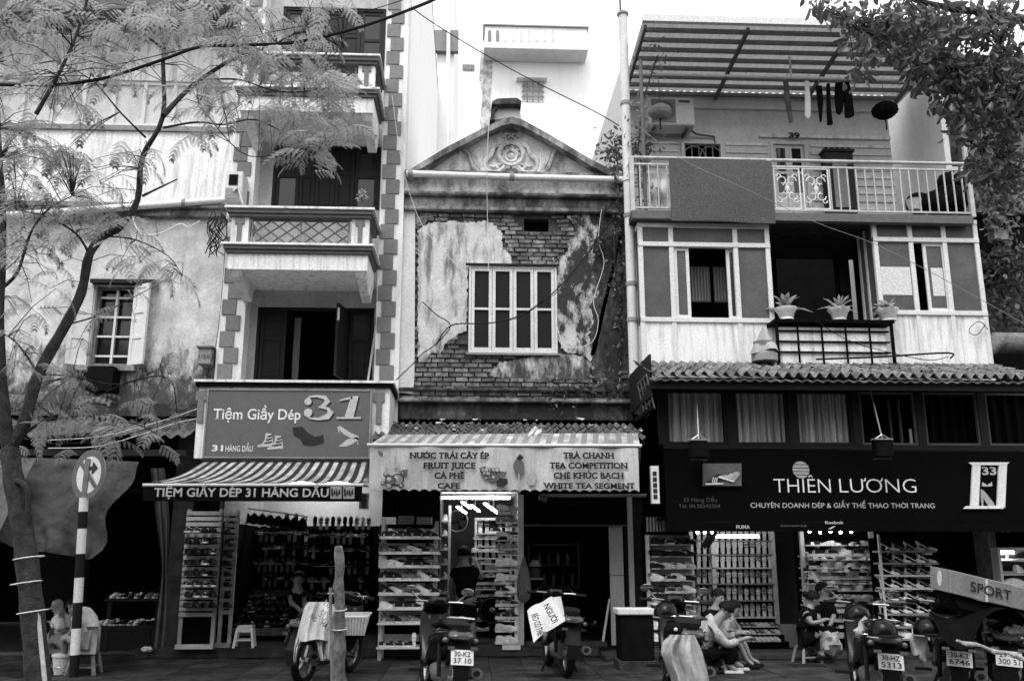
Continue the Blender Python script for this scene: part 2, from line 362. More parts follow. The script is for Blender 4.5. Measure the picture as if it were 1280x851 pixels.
def frame(m, x0, x1, z0, z1, Y, dep, w, wb=None):
    wb = wb or w
    m.box(x0, x0+w, Y, Y+dep, z0, z1); m.box(x1-w, x1, Y, Y+dep, z0, z1)
    m.box(x0+w, x1-w, Y+.001, Y+dep-.001, z1-w, z1-.001); m.box(x0+w, x1-w, Y+.001, Y+dep-.001, z0+.001, z0+wb)
    return m
# ================================================================ SETTING: ground
m = mb(); m.add([(-300,-300,-.13),(300,-300,-.13),(300,300,-.13),(-300,300,-.13)], [(0,1,2,3)]); tag(m.build('ground', M['asphalt']), kind='structure')
m = mb(); m.add([(-60,-30,-.126),(60,-30,-.126),(60,-6.2,-.126),(-60,-6.2,-.126)], [(0,1,2,3)]); tag(m.build('road', M['asphalt']), kind='structure')
m = mb(); m.box(-60, 60, -6.2, -6.0, -.125, .004); tag(m.build('kerb', M['concrete']), kind='structure')
pv = tag(mb().box(-60, 60, -6.0, 1.0, -.125, -.03).build('pavement', M['mortar']), kind='structure')
slab = None; n = 0
for j in range(7):
    for i in range(44):
        x = -9.4+i*.44; y = -2.55+j*.4
        if n >= 290: break
        if slab is None:
            slab = mb().box(0, .432, 0, .392, -.03, 0).build('paving_slab', M['paving'], pv, bev=.004)
            smesh = slab.data; slab.location = Vector((x+.216, y+.196, -.03))-wl(pv)
        else: inst(smesh, pv, (x+.216, y+.196, -.03+rnd.uniform(-.003, .003)), (rnd.uniform(-.006, .006), rnd.uniform(-.006, .006), 0), name='paving_slab')
        n += 1
m = mb()
for x, y in [(-60+.44*i, -6.0+.4*j) for i in range(272) for j in range(9) if -6.0+.4*j < -2.6] : m.box(x, x+.432, y+.05, y+.442, -.03, 0)
for i in range(272):
    for j in range(7):
        x = -60+.44*i; y = -2.55+j*.4
        if x < -9.6 or x > 9.9: m.box(x, x+.432, y, y+.392, -.03, 0)
tag(m.build('paving_field', M['paving'], pv), kind='stuff')
# raised thresholds in front of the shops
st = mb(); a = P(180, 805, 0).x; b = P(1290, 805, 0).x
st.box(a, P(745, 805, 0).x, -.35, 8, .002, .14); st.box(P(745, 805, 0).x, b+2, -.9, 8, .001, .07)
tag(st.build('shop_step', M['concrete'], bev=.01), kind='structure')

# ================================================================ LEFT PLASTER HOUSE
XL, XR = P(268, 470, 0).x, P(498, 480, 0).x          # house 31 edges
lh = thing('plaster_house', 'old pale plaster two-storey house with one shuttered window, at the far left', 'house', (-8, 1, 0))
YL = .2
m = mb(); x0 = -13.5
zt = P(150, 272, YL).z; zb = P(150, 505, YL).z
h1 = hole(115, 357, 165, 457, YL)
wall_grid(m, x0, XL-.003, zb, zt, [h1], YL, .3); m.build('wall', M['plaster_l'], lh, keep=True)
m = mb(); m.box(x0, XL-.01, YL-.12, YL+.5, zt+.002, zt+.12); m.box(x0, XL-.01, YL-.2, YL+.5, zt+.122, zt+.19); m.build('cornice', M['mold'], lh)
m = mb(); m.box(x0, XL-.01, YL-.1, YL+.3, zb-.1, zb-.002); m.box(x0, XL-.01, YL-.25, YL+.3, zb-.22, zb-.102); m.build('ledge', M['mold_d'], lh)
# window with grille and two open shutters
fr = frame(mb(), *h1, YL+.08, .08, .05).build('window_frame', M['wood'], lh)
g = mb(); g.box(h1[0]+.05, h1[1]-.05, YL+.2, YL+.21, h1[2]+.05, h1[3]-.05); g.build('window_pane', M['glass'], fr)
for k in range(4):
    zz = h1[2]+(h1[3]-h1[2])*(k+.5)/4.1
    mb().box(h1[0]+.05, h1[1]-.05, YL+.1, YL+.13, zz, zz+.03).build('glazing_bar', M['alu'], fr)
xm = (h1[0]+h1[1])/2; mb().box(xm-.018, xm+.018, YL+.09, YL+.14, h1[2]+.05, h1[3]-.05).build('glazing_bar', M['alu'], fr)
mb().box(h1[0]-.05, h1[1]+.35, YL-.14, YL, h1[3]+.01, h1[3]+.07).build('lintel', M['darkwood'], lh)
mb().box(h1[0]-.3, h1[1]+.15, YL-.14, YL, h1[2]-.1, h1[2]-.02).build('sill', M['mold'], lh)
def shutter(xa, ya, xb, yb, z0, z1, par):
    d = Vector((xb-xa, yb-ya, 0)); L = d.length; u = d.normalized(); nn = Vector((u.y, -u.x, 0))
    m = mb(); c = Vector((xa, ya, 0))
    def bx(u0, u1, z0, z1, t0, t1):
        q = [c+u*uu+nn*tt+Vector((0, 0, zz)) for zz in (z0, z1) for uu, tt in ((u0, t0), (u1, t0), (u1, t1), (u0, t1))]
        m.add(q, [(0,3,2,1),(4,5,6,7),(0,1,5,4),(1,2,6,5),(2,3,7,6),(3,0,4,7)])
    w_ = .06
    bx(0, w_, z0, z1, 0, .04); bx(L-w_, L, z0, z1, 0, .04)
    n = 3
    for k in range(n+1):
        zz = z0+(z1-z0-w_)*k/n; bx(w_, L-w_, zz, zz+w_, .001, .039)
    o = m.build('shutter', M['cream'], par); m = mb()
    for k in range(n):
        za = z0+(z1-z0-w_)*k/n+w_; zz = z0+(z1-z0-w_)*(k+1)/n; m.s = 0; bx(w_, L-w_, za, zz, .012, .026)
    m.build('shutter_panel', M['cream'], o)
shutter(h1[0]-.02, YL-.02, h1[0]-.3, YL-.14, h1[2], h1[3], lh)
shutter(h1[1]+.02, YL-.02, h1[1]+.3, YL-.16, h1[2], h1[3], lh)
b2 = hole(118, 462, 150, 492, YL); mb().box(b2[0], b2[1], YL-.3, YL-.003, b2[2], b2[3]).build('metal_box', M['dark'], lh)
# upper set-back storey
YU = .9
q = [P(x, y, YU) for x, y in [(-60, 276), (308, 262), (318, 20), (-60, 92)]]
x1 = XL-.002
m = mb(); zA = P(150, 30, YU).z
hz0, hz1 = P(150, 156, YU).z, P(150, 100, YU).z
hs = []
xa = P(-50, 130, YU).x; xb = P(292, 130, YU).x
wall_grid(m, x0, x1, zt+.1, zA-.02, [(xa, xb, hz0, hz1)], YU, .2); m.build('upper_wall', M['white'], lh, keep=True)
wb = frame(mb(), xa, xb, hz0, hz1, YU+.04, .08, .06).build('window_band', M['alu'], lh)
nn = 9
for k in range(nn):
    a = xa+(xb-xa)*k/nn; b = xa+(xb-xa)*(k+1)/nn
    mb().box(b-.03, b+.03, YU+.03, YU+.13, hz0, hz1).build('mullion', M['alu'], wb)
    mb().box(a+.03, b-.03, YU+.09, YU+.1, hz0+.05, hz1-.05).build('pane', M['cream'], wb)
mb().box(x0, x1, YU-.05, YU, hz0-.12, hz0-.03).build('string_course', M['midgrey'], lh)
m = mb(); m.add([(x0, YU-.7, zA-.62), (x1-.02, YU-.7, zA-.0), (x1-.02, 9, zA+.7), (x0, 9, zA+.3), (x0, YU-.7, zA-.35), (x1-.02, YU-.7, zA+.22), (x1-.02, 9, zA+.9), (x0, 9, zA+.5)],
      [(0,3,2,1),(4,5,6,7),(0,1,5,4),(1,2,6,5),(2,3,7,6),(3,0,4,7)]); m.build('roof', M['grey'], lh, keep=True)
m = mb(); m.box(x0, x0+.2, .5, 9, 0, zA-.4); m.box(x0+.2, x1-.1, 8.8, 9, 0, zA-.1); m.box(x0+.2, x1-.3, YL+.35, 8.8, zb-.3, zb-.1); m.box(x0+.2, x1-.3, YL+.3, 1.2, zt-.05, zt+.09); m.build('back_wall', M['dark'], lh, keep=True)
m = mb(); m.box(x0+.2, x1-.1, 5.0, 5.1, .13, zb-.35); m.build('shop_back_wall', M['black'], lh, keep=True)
# long rain pipe across the plaster house
p = thing('rain_pipe', 'long pale horizontal pipe over the cornice of the left plaster house', 'pipe', P(190, 258, YL))
mb().tube([P(-40, 272, YL-.22), P(60, 266, YL-.22), P(185, 257, YL-.22), P(284, 250, YL-.22)], .055, 10).build('pipe', M['alu'], p, smooth=True)
for x, y in ((70, 265), (230, 254)): mb().tube([P(x-2, y, YL-.22), P(x+2, y, YL-.22)], .07, 10).build('joint', M['midgrey'], p)
# tiled pent roof over the leftmost shop, sagging
rf = thing('pent_roof', 'sagging dark corrugated pent roof over the shadowy leftmost shop', 'roof', P(100, 560, -.5))
tcol = None
za = zb-.35; z1 = P(120, 558, -.75).z
for i in range(46):
    x = x0+3.2+i*.18
    if x > XL-.1: break
    for j in range(3):
        y = .1-.3*j; zz = za+(z1-za)*(j/3)
        if tcol is None:
            tm = mb(); tm.grid(lambda u, v: ((u-.5)*.19, -v*.34, -v*.34*(za-z1)/.9+.028*math.cos(2*PI*u)), 6, 1, thick=.001)
            tcol = tm.build('roof_sheet', M['tile_d'], rf, keep=False); TILED = tcol.data
            tcol.location = Vector((x, y, zz))-wl(rf)
        else: inst(TILED, rf, (x, y, zz+rnd.uniform(-.015, .015)), (rnd.uniform(-.04, .04), rnd.uniform(-.02, .02), rnd.uniform(-.03, .03)), name='roof_sheet')
mb().box(x0+3, XL-.1, -.85, -.75, z1-.14, z1-.05).build('beam', M['darkwood'], rf)
# dark shop front under it: pillars and interior
mb().box(XL-.45, XL-.15, -.05, .25, .0, zb-.25).build('pillar', M['concrete'], lh)
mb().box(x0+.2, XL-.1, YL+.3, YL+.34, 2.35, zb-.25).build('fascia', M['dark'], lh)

# tarpaulins
def sheet(name, label, cat, fn, nu, nv, mt, th=.006, parent=None):
    m = mb(); m.grid(fn, nu, nv, thick=th); o = m.build(name, mt, parent, smooth=True)
    if label: tag(o, label, cat)
    return o
def quadsheet(c00, c10, c01, c11, sag=0., wav=0., f=3, ph=0):   # c00 top-left, c10 top-right, c01 bottom-left, c11 bottom-right
    c00, c10, c01, c11 = map(Vector, (c00, c10, c01, c11))
    def fn(u, v):
        p = c00*(1-u)*(1-v)+c10*u*(1-v)+c01*(1-u)*v+c11*u*v
        s = 4*u*(1-u); return p+Vector((0, wav*math.sin(f*2*PI*u+ph+v*2)*(.3+v), -sag*s*v+wav*.5*math.sin(f*4*u+3*v+ph)))
    return fn
sheet('tarpaulin', 'big grey tarpaulin slung over the leftmost shop, its right corner hanging in folds', 'tarpaulin',
      lambda u, v: (lambda p: p+Vector((.05*math.sin(v*9+u*5), -.1*math.sin(PI*v)*(1-u)+.09*math.sin(11*u+5*v)*v*(.4+u)+.06*math.sin(19*u-7*v)*(.3+v), .07*math.sin(7*u+4*v)*v-.16*math.sin(PI*u)*v)))(P(-60, 568, -.9).lerp(P(178, 577, -.9), u)*(1-v)+P(-10, 664, -2.9).lerp(P(108+14*math.sin(v*9), 690, -2.2), u**.8)*v), 44, 14, M['tarp'])
sheet('tarpaulin', 'pale grey tarpaulin behind the tree trunk at the left edge', 'tarpaulin',
      quadsheet(P(-80, 572, -1.5), P(45, 572, -1.5), P(-80, 640, -3.2), P(0, 668, -3.2), .05, .03, 1.5), 12, 8, M['cloth_g'])
sheet('curtain', 'dark grey cloth gathered in a long twist beside the slatted shoe rack', 'curtain',
      lambda u, v: P(197+10*(v > .5)*0+ (u-.5)*(18-10*math.exp(-((v-.55)/.18)**2)) + 14*math.sin(v*3.0)*.6, 585+v*225, -.8+.05*math.sin(u*14)), 10, 24, M['cloth_g'])

# ================================================================ HOUSE 31 (narrow tube house)
H31 = thing('tube_house', 'narrow grey tube house with chequered corner blocks and stacked white balconies, over the sign 31', 'house', ((XL+XR)/2, 1, 0))
PWL = P(301, 470, 0).x-XL; PWR = XR-P(467, 480, 0).x
zF1 = P(380, 476, .15).z; zTop = 15.5
WX0, WX1 = XL+PWL, XR-PWR
Y1 = .3
def hh(x0, y0, x1, y1): return hole(x0, y0, x1, y1, Y1)
d1 = hh(311, 384, 462, 478); d2 = hh(328, 182, 469, 262); d3 = hh(378, 10, 476, 92)
d1 = (WX0+.02+.1, WX1-.06, zF1, d1[3]); d2 = (WX0+.22, WX1-.04, d2[2], d2[3]); d3 = (WX0+.22, WX1-.04, d3[2], d3[3])
m = mb(); wall_grid(m, WX0-.01, WX1+.01, zF1-.3, zTop, [d1, d2, d3], Y1, .15); m.build('front_wall', M['midwall'], H31, keep=True)
zG = P(370, 573, -.9).z
m = mb(); m.box(XL, XL+PWL, 0, .5, zG, zTop); m.build('corner_pier', M['white'], H31, keep=True)
m = mb(); m.box(XR-PWR, XR, 0, .5, zG, zTop); m.build('corner_pier', M['white'], H31, keep=True)
mb().box(XL+.05, XL+.2, 0.1, .5, 0, zG-.002).build('shop_pier', M['dark'], H31); mb().box(XR-.2, XR-.05, 0.1, .5, 0, zG-.002).build('shop_pier', M['dark'], H31)  # piers turn dark below the awning, its shade put into their colour
mb().box(XL, XL+.15, .5, 12, 2.6, zTop).build('side_wall', M['white2'], H31); mb().box(XR-.15, XR, .501, 12, zG, zTop).build('side_wall', M['white2'], H31)
m = mb(); m.box(XL+.15, XR-.15, 11.8, 12, 0, zTop); m.box(XL+.16, XR-.16, Y1+.16, 11.8, zF1-.25, zF1-.005); m.box(XL+.16, XR-.16, Y1+.16, 11.8, d2[2]-.25, d2[2]-.005)
m.box(XL+.16, XR-.16, Y1+.16, 11.8, d3[2]-.25, d3[2]-.005); m.box(XL, XR, 0.2, 12, zTop+.001, zTop+.2); m.box(XL+.16, XR-.16, 5, 5.1, zF1+.01, zTop-.1); m.build('floor_slab', M['dark'], H31, keep=True)
# corner blocks
qm = None; z = zF1-.02; k = 0; dz = P(280, 449.5, 0).z-P(280, 470, 0).z
bw_ = PWL*.55
while z < zTop-.3:
    for side in (0, 1):
        off = (k+side) % 2
        if side == 0: x = XL+.04+off*(PWL-bw_-.08)*.75+bw_/2
        else: x = XR-PWR+.02+off*(PWR-bw_-.08)*.8+bw_/2
        if qm is None:
            o = mb().box(-bw_/2, bw_/2, -.02, .0, 0, dz-.012).build('corner_block', M['quoin'], H31, bev=.004); qm = o.data; o.location = Vector((x, -.013, z))-wl(H31)
        else: inst(qm, H31, (x, -.013, z), name='corner_block')
    z += dz; k += 1
def leaf_door(x0, x1, z0, z1, Y, panels, mt, par, glassy=(), nm='door_leaf', handle=False):
    d = frame(mb(), x0, x1, z0, z1, Y, .045, .055)
    hz = z1-z0-.11; zz = z0+.055; ps = []
    for i, fr_ in enumerate(panels):
        h = (hz-.05*(len(panels)-1))*fr_; ps.append((zz, zz+h)); zz += h
        if i < len(panels)-1: d.box(x0+.055, x1-.055, Y+.002, Y+.043, zz, zz+.05); zz += .05
    o = d.build(nm, mt, par)
    for i, (a, b) in enumerate(ps):
        if i in glassy: mb().box(x0+.055, x1-.055, Y+.02, Y+.026, a, b).build('pane', M['glass'], o)
        else: mb().box(x0+.055, x1-.055, Y+.016, Y+.03, a, b).build('panel', mt, o); mb().box(x0+.075, x1-.075, Y+.006, Y+.018, a+.03, b-.03).build('panel', mt, o, bev=.004)
    if handle: mb().box(x1-.045, x1-.02, Y-.03, Y, z0+1.0-.1, z0+1.06).build('handle', M['steel'], o)
    return o
# first-floor doorway
dw = M['darkwood']; X = lambda px, y=430: P(px, y, Y1).x
frame(mb(), *d1, Y1+.02, .1, .05, .01).build('door_frame', dw, H31)
leaf_door(d1[0]+.06, X(356), d1[2]+.02, d1[3]-.06, Y1+.03, (.62, .38), dw, H31, handle=False)
mb().box(X(362), X(370), Y1+.3, Y1+.34, d1[2], d1[3]-.1).build('curtain_edge', M['midgrey'], H31)
leaf_door(X(436), d1[1]-.06, d1[2]+.02, d1[3]-.06, Y1+.03, (.62, .38), dw, H31, glassy=(1,))
m = mb(); a = Vector((X(434), Y1+.02, 0)); b = Vector((X(426), Y1-.5, 0))
for (u0, u1, z0_, z1_) in ((0, 1, d1[2]+.03, d1[3]-.06),): m.bar((a.x, a.y, (z0_+z1_)/2), (b.x, b.y, (z0_+z1_)/2), .04, z1_-z0_)
o = m.build('open_door_leaf', dw, H31); mb().bar((b.x+.02, b.y-.01, d1[2]+.9), (b.x+.02, b.y-.01, d1[2]+1.1), .03).build('handle', M['alu'], o)
mb().bar((WX1-.1, Y1-.2, zF1), (WX1-.02, Y1-.05, zF1+.95), .03).build('leaning_stick', M['alu'], H31)
# second-floor wooden doors, five leaves
def five(d, par):
    frame(mb(), *d, Y1+.02, .1, .05, .01).build('door_frame', dw, par)
    w5 = (d[1]-d[0]-.1)/4.4; x = d[0]+.05
    for k, (ww, gl) in enumerate(((1, (0, 1)), (.7, (1,)), (.85, ()), (.85, ()), (1, (0, 1)))):
        leaf_door(x+.004, x+w5*ww-.004, d[2]+.02, d[3]-.055, Y1+.04, (.55, .45) if gl else (.62, .38), dw, par, glassy=gl); x += w5*ww
five(d2, H31); five(d3, H31)
# balconies
def balcony(zc, par, lattice=True, solid=False):
    YB = -.9; xa, xb = P(290, 262, YB).x, P(462, 257, YB).x; yb = .0
    o = par
    def U(zlo, zhi, out, t=.12, nm='rail_cap', mt=M['white'], inn=None):
        m = mb(); e = out
        m.box(xa-e, xb+e, YB-e, YB+t, zlo, zhi); m.box(xa-e, xa+t, YB+t, yb, zlo, zhi); m.box(xb-t, xb+e, YB+t, yb, zlo, zhi); return m.build(nm, mt, par, bev=.004)
    H = .62
    U(zc-.035, zc, .09, .2); U(zc-.10, zc-.037, .06, .16, 'rail_moulding', M['grey']); U(zc-.15, zc-.102, .03, .14, 'rail_moulding', M['grey'])
    zl = zc-H
    U(zl+.0, zl+.035, .1, .2, 'ledge_cap'); U(zl-.06, zl-.002, .07, .16, 'ledge_moulding', M['grey']); U(zl-.11, zl-.062, .04, .14, 'ledge_moulding', M['grey'])
    m = mb(); m.box(xa, xb, YB, yb+.2, zl-.36, zl-.112); m.build('slab', M['white'], par)
    for s0 in (xa+.0, xb-.2):
        m = mb(); m.add([(s0, YB+.02, zl-.362), (s0+.2, YB+.02, zl-.362), (s0+.2, yb, zl-.362), (s0, yb, zl-.362), (s0+.03, YB+.1, zl-.45), (s0+.17, YB+.1, zl-.45), (s0+.17, yb, zl-.62), (s0+.03, yb, zl-.62)], [(3,2,1,0),(4,5,6,7),(0,1,5,4),(1,2,6,5),(2,3,7,6),(3,0,4,7)]); m.build('bracket', M['white'], par)
    # posts with a T motif
    pw = .26
    for a in (xa, xb-pw):
        p_ = mb().box(a, a+pw, YB+.02, YB+.14, zl+.036, zc-.152).build('balcony_post', M['white'], par)
        c = a+pw/2; mm = mb(); mm.box(c-.07, c+.07, YB+.0, YB+.02, zc-.26, zc-.17); mm.box(c-.035, c+.035, YB+.0, YB+.02, zl+.08, zc-.262); mm.build('post_motif', M['quoin'], p_)
    for a in (xa, xb-.12):
        p_ = mb().box(a+.01, a+.11, YB+.141, yb-.05, zl+.036, zl+.09).build('side_rail', M['white'], par)
        for k in range(4):
            yy = YB+.2+k*.17; mb().box(a+.03, a+.09, yy, yy+.05, zl+.09, zc-.152).build('side_baluster', M['midgrey'], p_)
    lt = mb(); A, B = xa+pw+.05, xb-pw-.05; z0, z1 = zl+.05, zc-.16; yy = YB+.07
    for k in (0, .5, 1): lt.tube([(A+(B-A)*k, yy, z0), (A+(B-A)*k, yy, z1+.02)], .016, 6)
    lt.build('rail_post', M['midgrey'], par)
    for z_ in (z0+.02, z1-.02): mb().box(A, B, yy-.01, yy+.01, z_-.012, z_+.012).build('rail_bar', M['grey'], par)
    hw = (B-A)/2; hz = z1-z0
    for s in (0, 1):
        c = A+hw*s
        for k in range(-1, 4):
            for sg in (1, -1):
                u0, u1 = k/3, k/3+.75
                def pt(u): return (u, 0 if sg > 0 else 1)
                a_ = Vector((max(0, u0), (max(0, u0)-u0)/.75)); b_ = Vector((min(1, u1), (min(1, u1)-u0)/.75))
                if b_.x-a_.x < .1: continue
                q0 = (c+hw*a_.x, yy+.012*sg, z0+hz*(a_.y if sg > 0 else 1-a_.y)); q1 = (c+hw*b_.x, yy+.012*sg, z0+hz*(b_.y if sg > 0 else 1-b_.y))
                mb().bar(q0, q1, .02).build('lattice_bar', M['grey'], par)
zc1 = P(376, 259, -.95).z; zc2 = P(430, 68, -.95).z
bal = thing('balcony', 'white balcony with a crossed lattice railing, below the dark wooden doors', 'balcony', (-2.5, -.5, zc1-1))
balcony(zc1, bal)
bal2 = thing('balcony', 'upper white balcony partly hidden by feathery leaves, at the top left', 'balcony', (-2.5, -.5, zc2-1))
balcony(zc2, bal2)
def spiky(name, label, loc, h, n, mt, L=.2, wd=.03, group=None, cat='plant', bush=False):
    t = thing(name, label, cat, loc, group); m = mb(); r_ = random.Random(int(abs(loc[0]*977+loc[2]*131)))
    st = mb()
    for k in range(n):
        a = r_.uniform(0, 2*PI); el = r_.uniform(.3, 1.3); d = Vector((math.cos(a)*math.cos(el), math.sin(a)*math.cos(el), math.sin(el)))
        b = Vector((0, 0, r_.uniform(0, h) if bush else 0)) + (d*r_.uniform(0, h*.6) if bush else Vector((0, 0, 0)))
        s_ = d.cross(Vector((0, 0, 1))).normalized()*wd; l = L*r_.uniform(.6, 1.2); pts = []
        for q, ww in ((0, .3), (.35, 1), (.7, .8), (1, .05)):
            c = b+d*l*q+Vector((0, 0, -l*.45*q*q)); pts += [c-s_*ww, c+s_*ww]
        pts = [Vector(loc)+x for x in pts]
        m.add(pts, [(0,1,3,2),(2,3,5,4),(4,5,7,6)])
    m.build('foliage', mt, t); st.tube([loc, (loc[0], loc[1], loc[2]+h*.7)], .012, 6).build('stem', M['bark'], t); return t
spiky('potted_plant', 'small leafy plant on the rail of the lattice balcony', P(452, 252, -.75), .12, 40, M['leaf'], .1, .02, bush=True)
# first-floor parapet with the sign
YP = -.9; pa, pb = P(246, 500, YP).x, P(489, 500, YP).x; pz = P(370, 476, YP).z
zlo = P(370, 573, YP).z
m = mb(); m.box(pa+.02, pb-.02, YP, YP+.12, zlo, pz-.1); m.box(pa+.02, pa+.14, YP+.121, 0, zlo, pz-.1); m.box(pb-.14, pb-.02, YP+.121, 0, zlo, pz-.1); m.box(pa+.141, pb-.141, YP+.121, Y1, zlo+.01, zlo+.16); m.build('parapet', M['white'], H31)
m = mb(); m.box(pa-.04, pb+.04, YP-.08, YP+.2, pz-.035, pz); m.box(pa-.04, pa+.16, YP+.201, 0, pz-.035, pz); m.box(pb-.16, pb+.04, YP+.201, 0, pz-.035, pz); m.build('parapet_cap', M['white'], H31)
m = mb(); m.box(pa-.02, pb+.02, YP-.05, YP+.15, pz-.1, pz-.037); m.box(pb-.1, pb+.02, YP+.151, 0, pz-.1, pz-.037); m.build('parapet_moulding', M['dark'], H31)
for px in (252, 474):
    c = P(px, 500, YP).x; mb().box(c-.08, c+.08, YP-.02, YP-.002, pz-.3, pz-.16).build('post_motif', M['quoin'], H31); mb().box(c-.04, c+.04, YP-.02, YP-.002, pz-.62, pz-.302).build('post_motif', M['quoin'], H31)
YS = -1.0
sg = thing('shop_sign', 'large grey sign board reading 31 with three pairs of shoes painted on it', 'sign', P(360, 570, YS))
c = hole(258, 488, 462, 571, YS); mb().box(c[0], c[1], YS, YS+.08, c[2], c[3]).build('board', M['sign_g'], sg)
frame(mb(), c[0]-.02, c[1]+.02, c[2]-.02, c[3]+.02, YS-.012, .1, .022).build('board_frame', M['midgrey'], sg)
ptext('Tiệm Giầy Dép', 267, 376, 524, 511, YS, M['inkw'], sg, bold=.012, serif=True)
ptext('HÀNG DẦU', 282, 316, 564, 557, YS, M['inkw'], sg, bold=.008)
ptext('31', 265, 279, 563.5, 556, YS, M['inkw'], sg, bold=.03, serif=True)
def fat31(x0, x1, yb, yt, Y, mt, par):
    def Q(u, v): p = P(x0+(x1-x0)*u, yb+(yt-yb)*v, Y); return p
    for rep, (ox, mm) in enumerate(((.018, M['ink']), (0, mt))):
        m = mb(); Yf = Y-.004-.006*rep
        tr = [Q(u, v) for u, v in ((.02, .8), (.09, .97), (.22, 1), (.36, .93), (.40, .76), (.34, .6), (.24, .53), (.4, .46), (.46, .28), (.4, .1), (.25, 0), (.1, .02), (.01, .2), (.04, .36))]
        wds = [.05, .04, .05, .09, .12, .09, .04, .06, .13, .13, .06, .04, .07, .03]
        sc = (P(x1, yb, Y).x-P(x0, yb, Y).x)
        L = []; Rr = []
        for i, p in enumerate(tr):
            t = tr[min(i+1, len(tr)-1)]-tr[max(i-1, 0)]; n_ = Vector((-t.z, 0, t.x)).normalized()*wds[i]*sc*.42
            L.append(p+n_); Rr.append(p-n_)
        for i in range(len(tr)-1):
            q = [L[i], L[i+1], Rr[i+1], Rr[i]]; m.add([(v.x+ox, Yf, v.z-ox) for v in q], [(0, 1, 2, 3)])
        def disc(u, v, r_): p = Q(u, v); n = 12; m.add([(p.x+ox+r_*sc*math.cos(2*PI*k/n), Yf-.001, p.z-ox+r_*sc*math.sin(2*PI*k/n)) for k in range(n)], [tuple(range(n))])
        disc(.06, .76, .065); disc(.06, .28, .075)
        for poly in (((.7, .08), (.86, .08), (.95, 1), (.82, 1)), ((.56, 0), (.99, 0), (.99, .08), (.56, .08)), ((.6, .82), (.84, 1), (.84, .88), (.62, .78))):
            q = [Q(*p_) for p_ in poly]; m.add([(v.x+ox, Yf-.0005, v.z-ox) for v in q], [(0, 1, 2, 3)])
        m.build('number', mm, par)
fat31(381, 452, 523.5, 495, YS, M['letterl'], sg)
def flat(name, pix, Y, mt, par, lift=.005, dep=.004):
    m = mb(); m.ppoly(pix, Y-lift, dep); return m.build(name, mt, par)
def poly4(cx, cy, sx, sy, pts, rot=0):
    return [(cx+(x*math.cos(rot)-y*math.sin(rot))*sx, cy+(x*math.sin(rot)+y*math.cos(rot))*sy) for x, y in pts]
boot = [(0, 0), (.25, -.05), (.45, -.45), (.5, -1), (.85, -.95), (.95, -.5), (1.0, .1), (.7, .12), (.4, .15), (0, .18)]
for cx, cy in ((322, 556), (334, 559)):
    flat('painted_shoe', poly4(cx, cy, 20, 15, boot), YS, M['letterl'], sg)
    for k in range(3): flat('painted_strap', [(cx+8+2*k, cy-3-4*k), (cx+18, cy-5-4*k), (cx+18, cy-3.4-4*k), (cx+9+2*k, cy-1.5-4*k)], YS, M['ink'], sg, lift=.01)
flat('painted_shoe', [(366, 534), (378, 533), (384, 540), (394, 546), (404, 543), (405, 553), (392, 557), (379, 556), (376, 549), (367, 544)], YS, M['ink'], sg)
flat('painted_shoe', [(421, 534), (425, 532), (437, 540), (448, 545), (449, 549), (440, 548), (430, 543)], YS, M['letterl'], sg)
flat('painted_shoe', [(423, 558), (434, 549), (447, 546), (449, 549), (440, 555), (432, 558)], YS, M['letterl'], sg)
flat('painted_heel', [(422, 536), (423.5, 536), (424.5, 542), (423.7, 542)], YS, M['letterl'], sg); flat('painted_heel', [(446.5, 548), (448, 548), (447.6, 556), (447, 556)], YS, M['letterl'], sg)
# striped awning with valance
aw = thing('striped_awning', 'striped cloth awning under the sign 31, stripes slanting to the left', 'awning', P(320, 600, -2))
T0, T1, B0, B1 = P(253, 577, -.95), P(461, 577, -.95), P(182, 603, -2.4), P(451, 603, -2.4)
N_ = 36
def awf(u, v):
    p = T0*(1-u)*(1-v)+T1*u*(1-v)+B0*(1-u)*v+B1*u*v; return p+Vector((0, 0, -.07*math.sin(PI*v)+.012*math.sin(u*37)*v))
m = mb(); m.grid(awf, N_*2, 6, thick=.004, cols=lambda i: 1 if i % 4 == 1 or i % 4 == 2 else 0); m.build('canopy', [M['stripe_d'], M['stripe_w']], aw)
mb().tube([B0+Vector((-.03, 0, -.03)), B1+Vector((.03, 0, -.03))], .02, 8).build('front_bar', M['alu'], aw)
for a, b in ((T0, B0), (T1, B1)): mb().tube([a+Vector((0, 0, -.35)), b+Vector((0, 0, -.03))], .015, 6).build('arm', M['steel'], aw)
zv0, zv1 = P(320, 626, -2.4).z, P(320, 606, -2.4).z
vl = mb().grid(lambda u, v: (B0.x-.02+(B1.x-B0.x+.04)*u, -2.4+.015*math.sin(u*40)*v, zv1+(zv0-zv1)*v), 60, 2, thick=.006).build('valance', M['dark'], aw)
ptext('TIỆM GIẦY DÉP 31 HÀNG DẦU', 193, 411, 620.5, 610, -2.42, M['letterl'], aw, bold=.02, lift=.012)
for x0_, x1_ in ((413, 427), (429, 443)):
    flat('printed_patch', [(x0_, 608), (x1_, 608), (x1_, 623), (x0_, 623)], -2.42, M['inkg'], aw, lift=.012)
    for k in range(4): flat('printed_figure', [(x0_+1+3*k, 610+k % 2*4), (x0_+3+3*k, 610+k % 3*2), (x0_+3.6+3*k, 621-k % 2*4), (x0_+1+3*k, 619)], -2.42, M['ink'], aw, lift=.018)
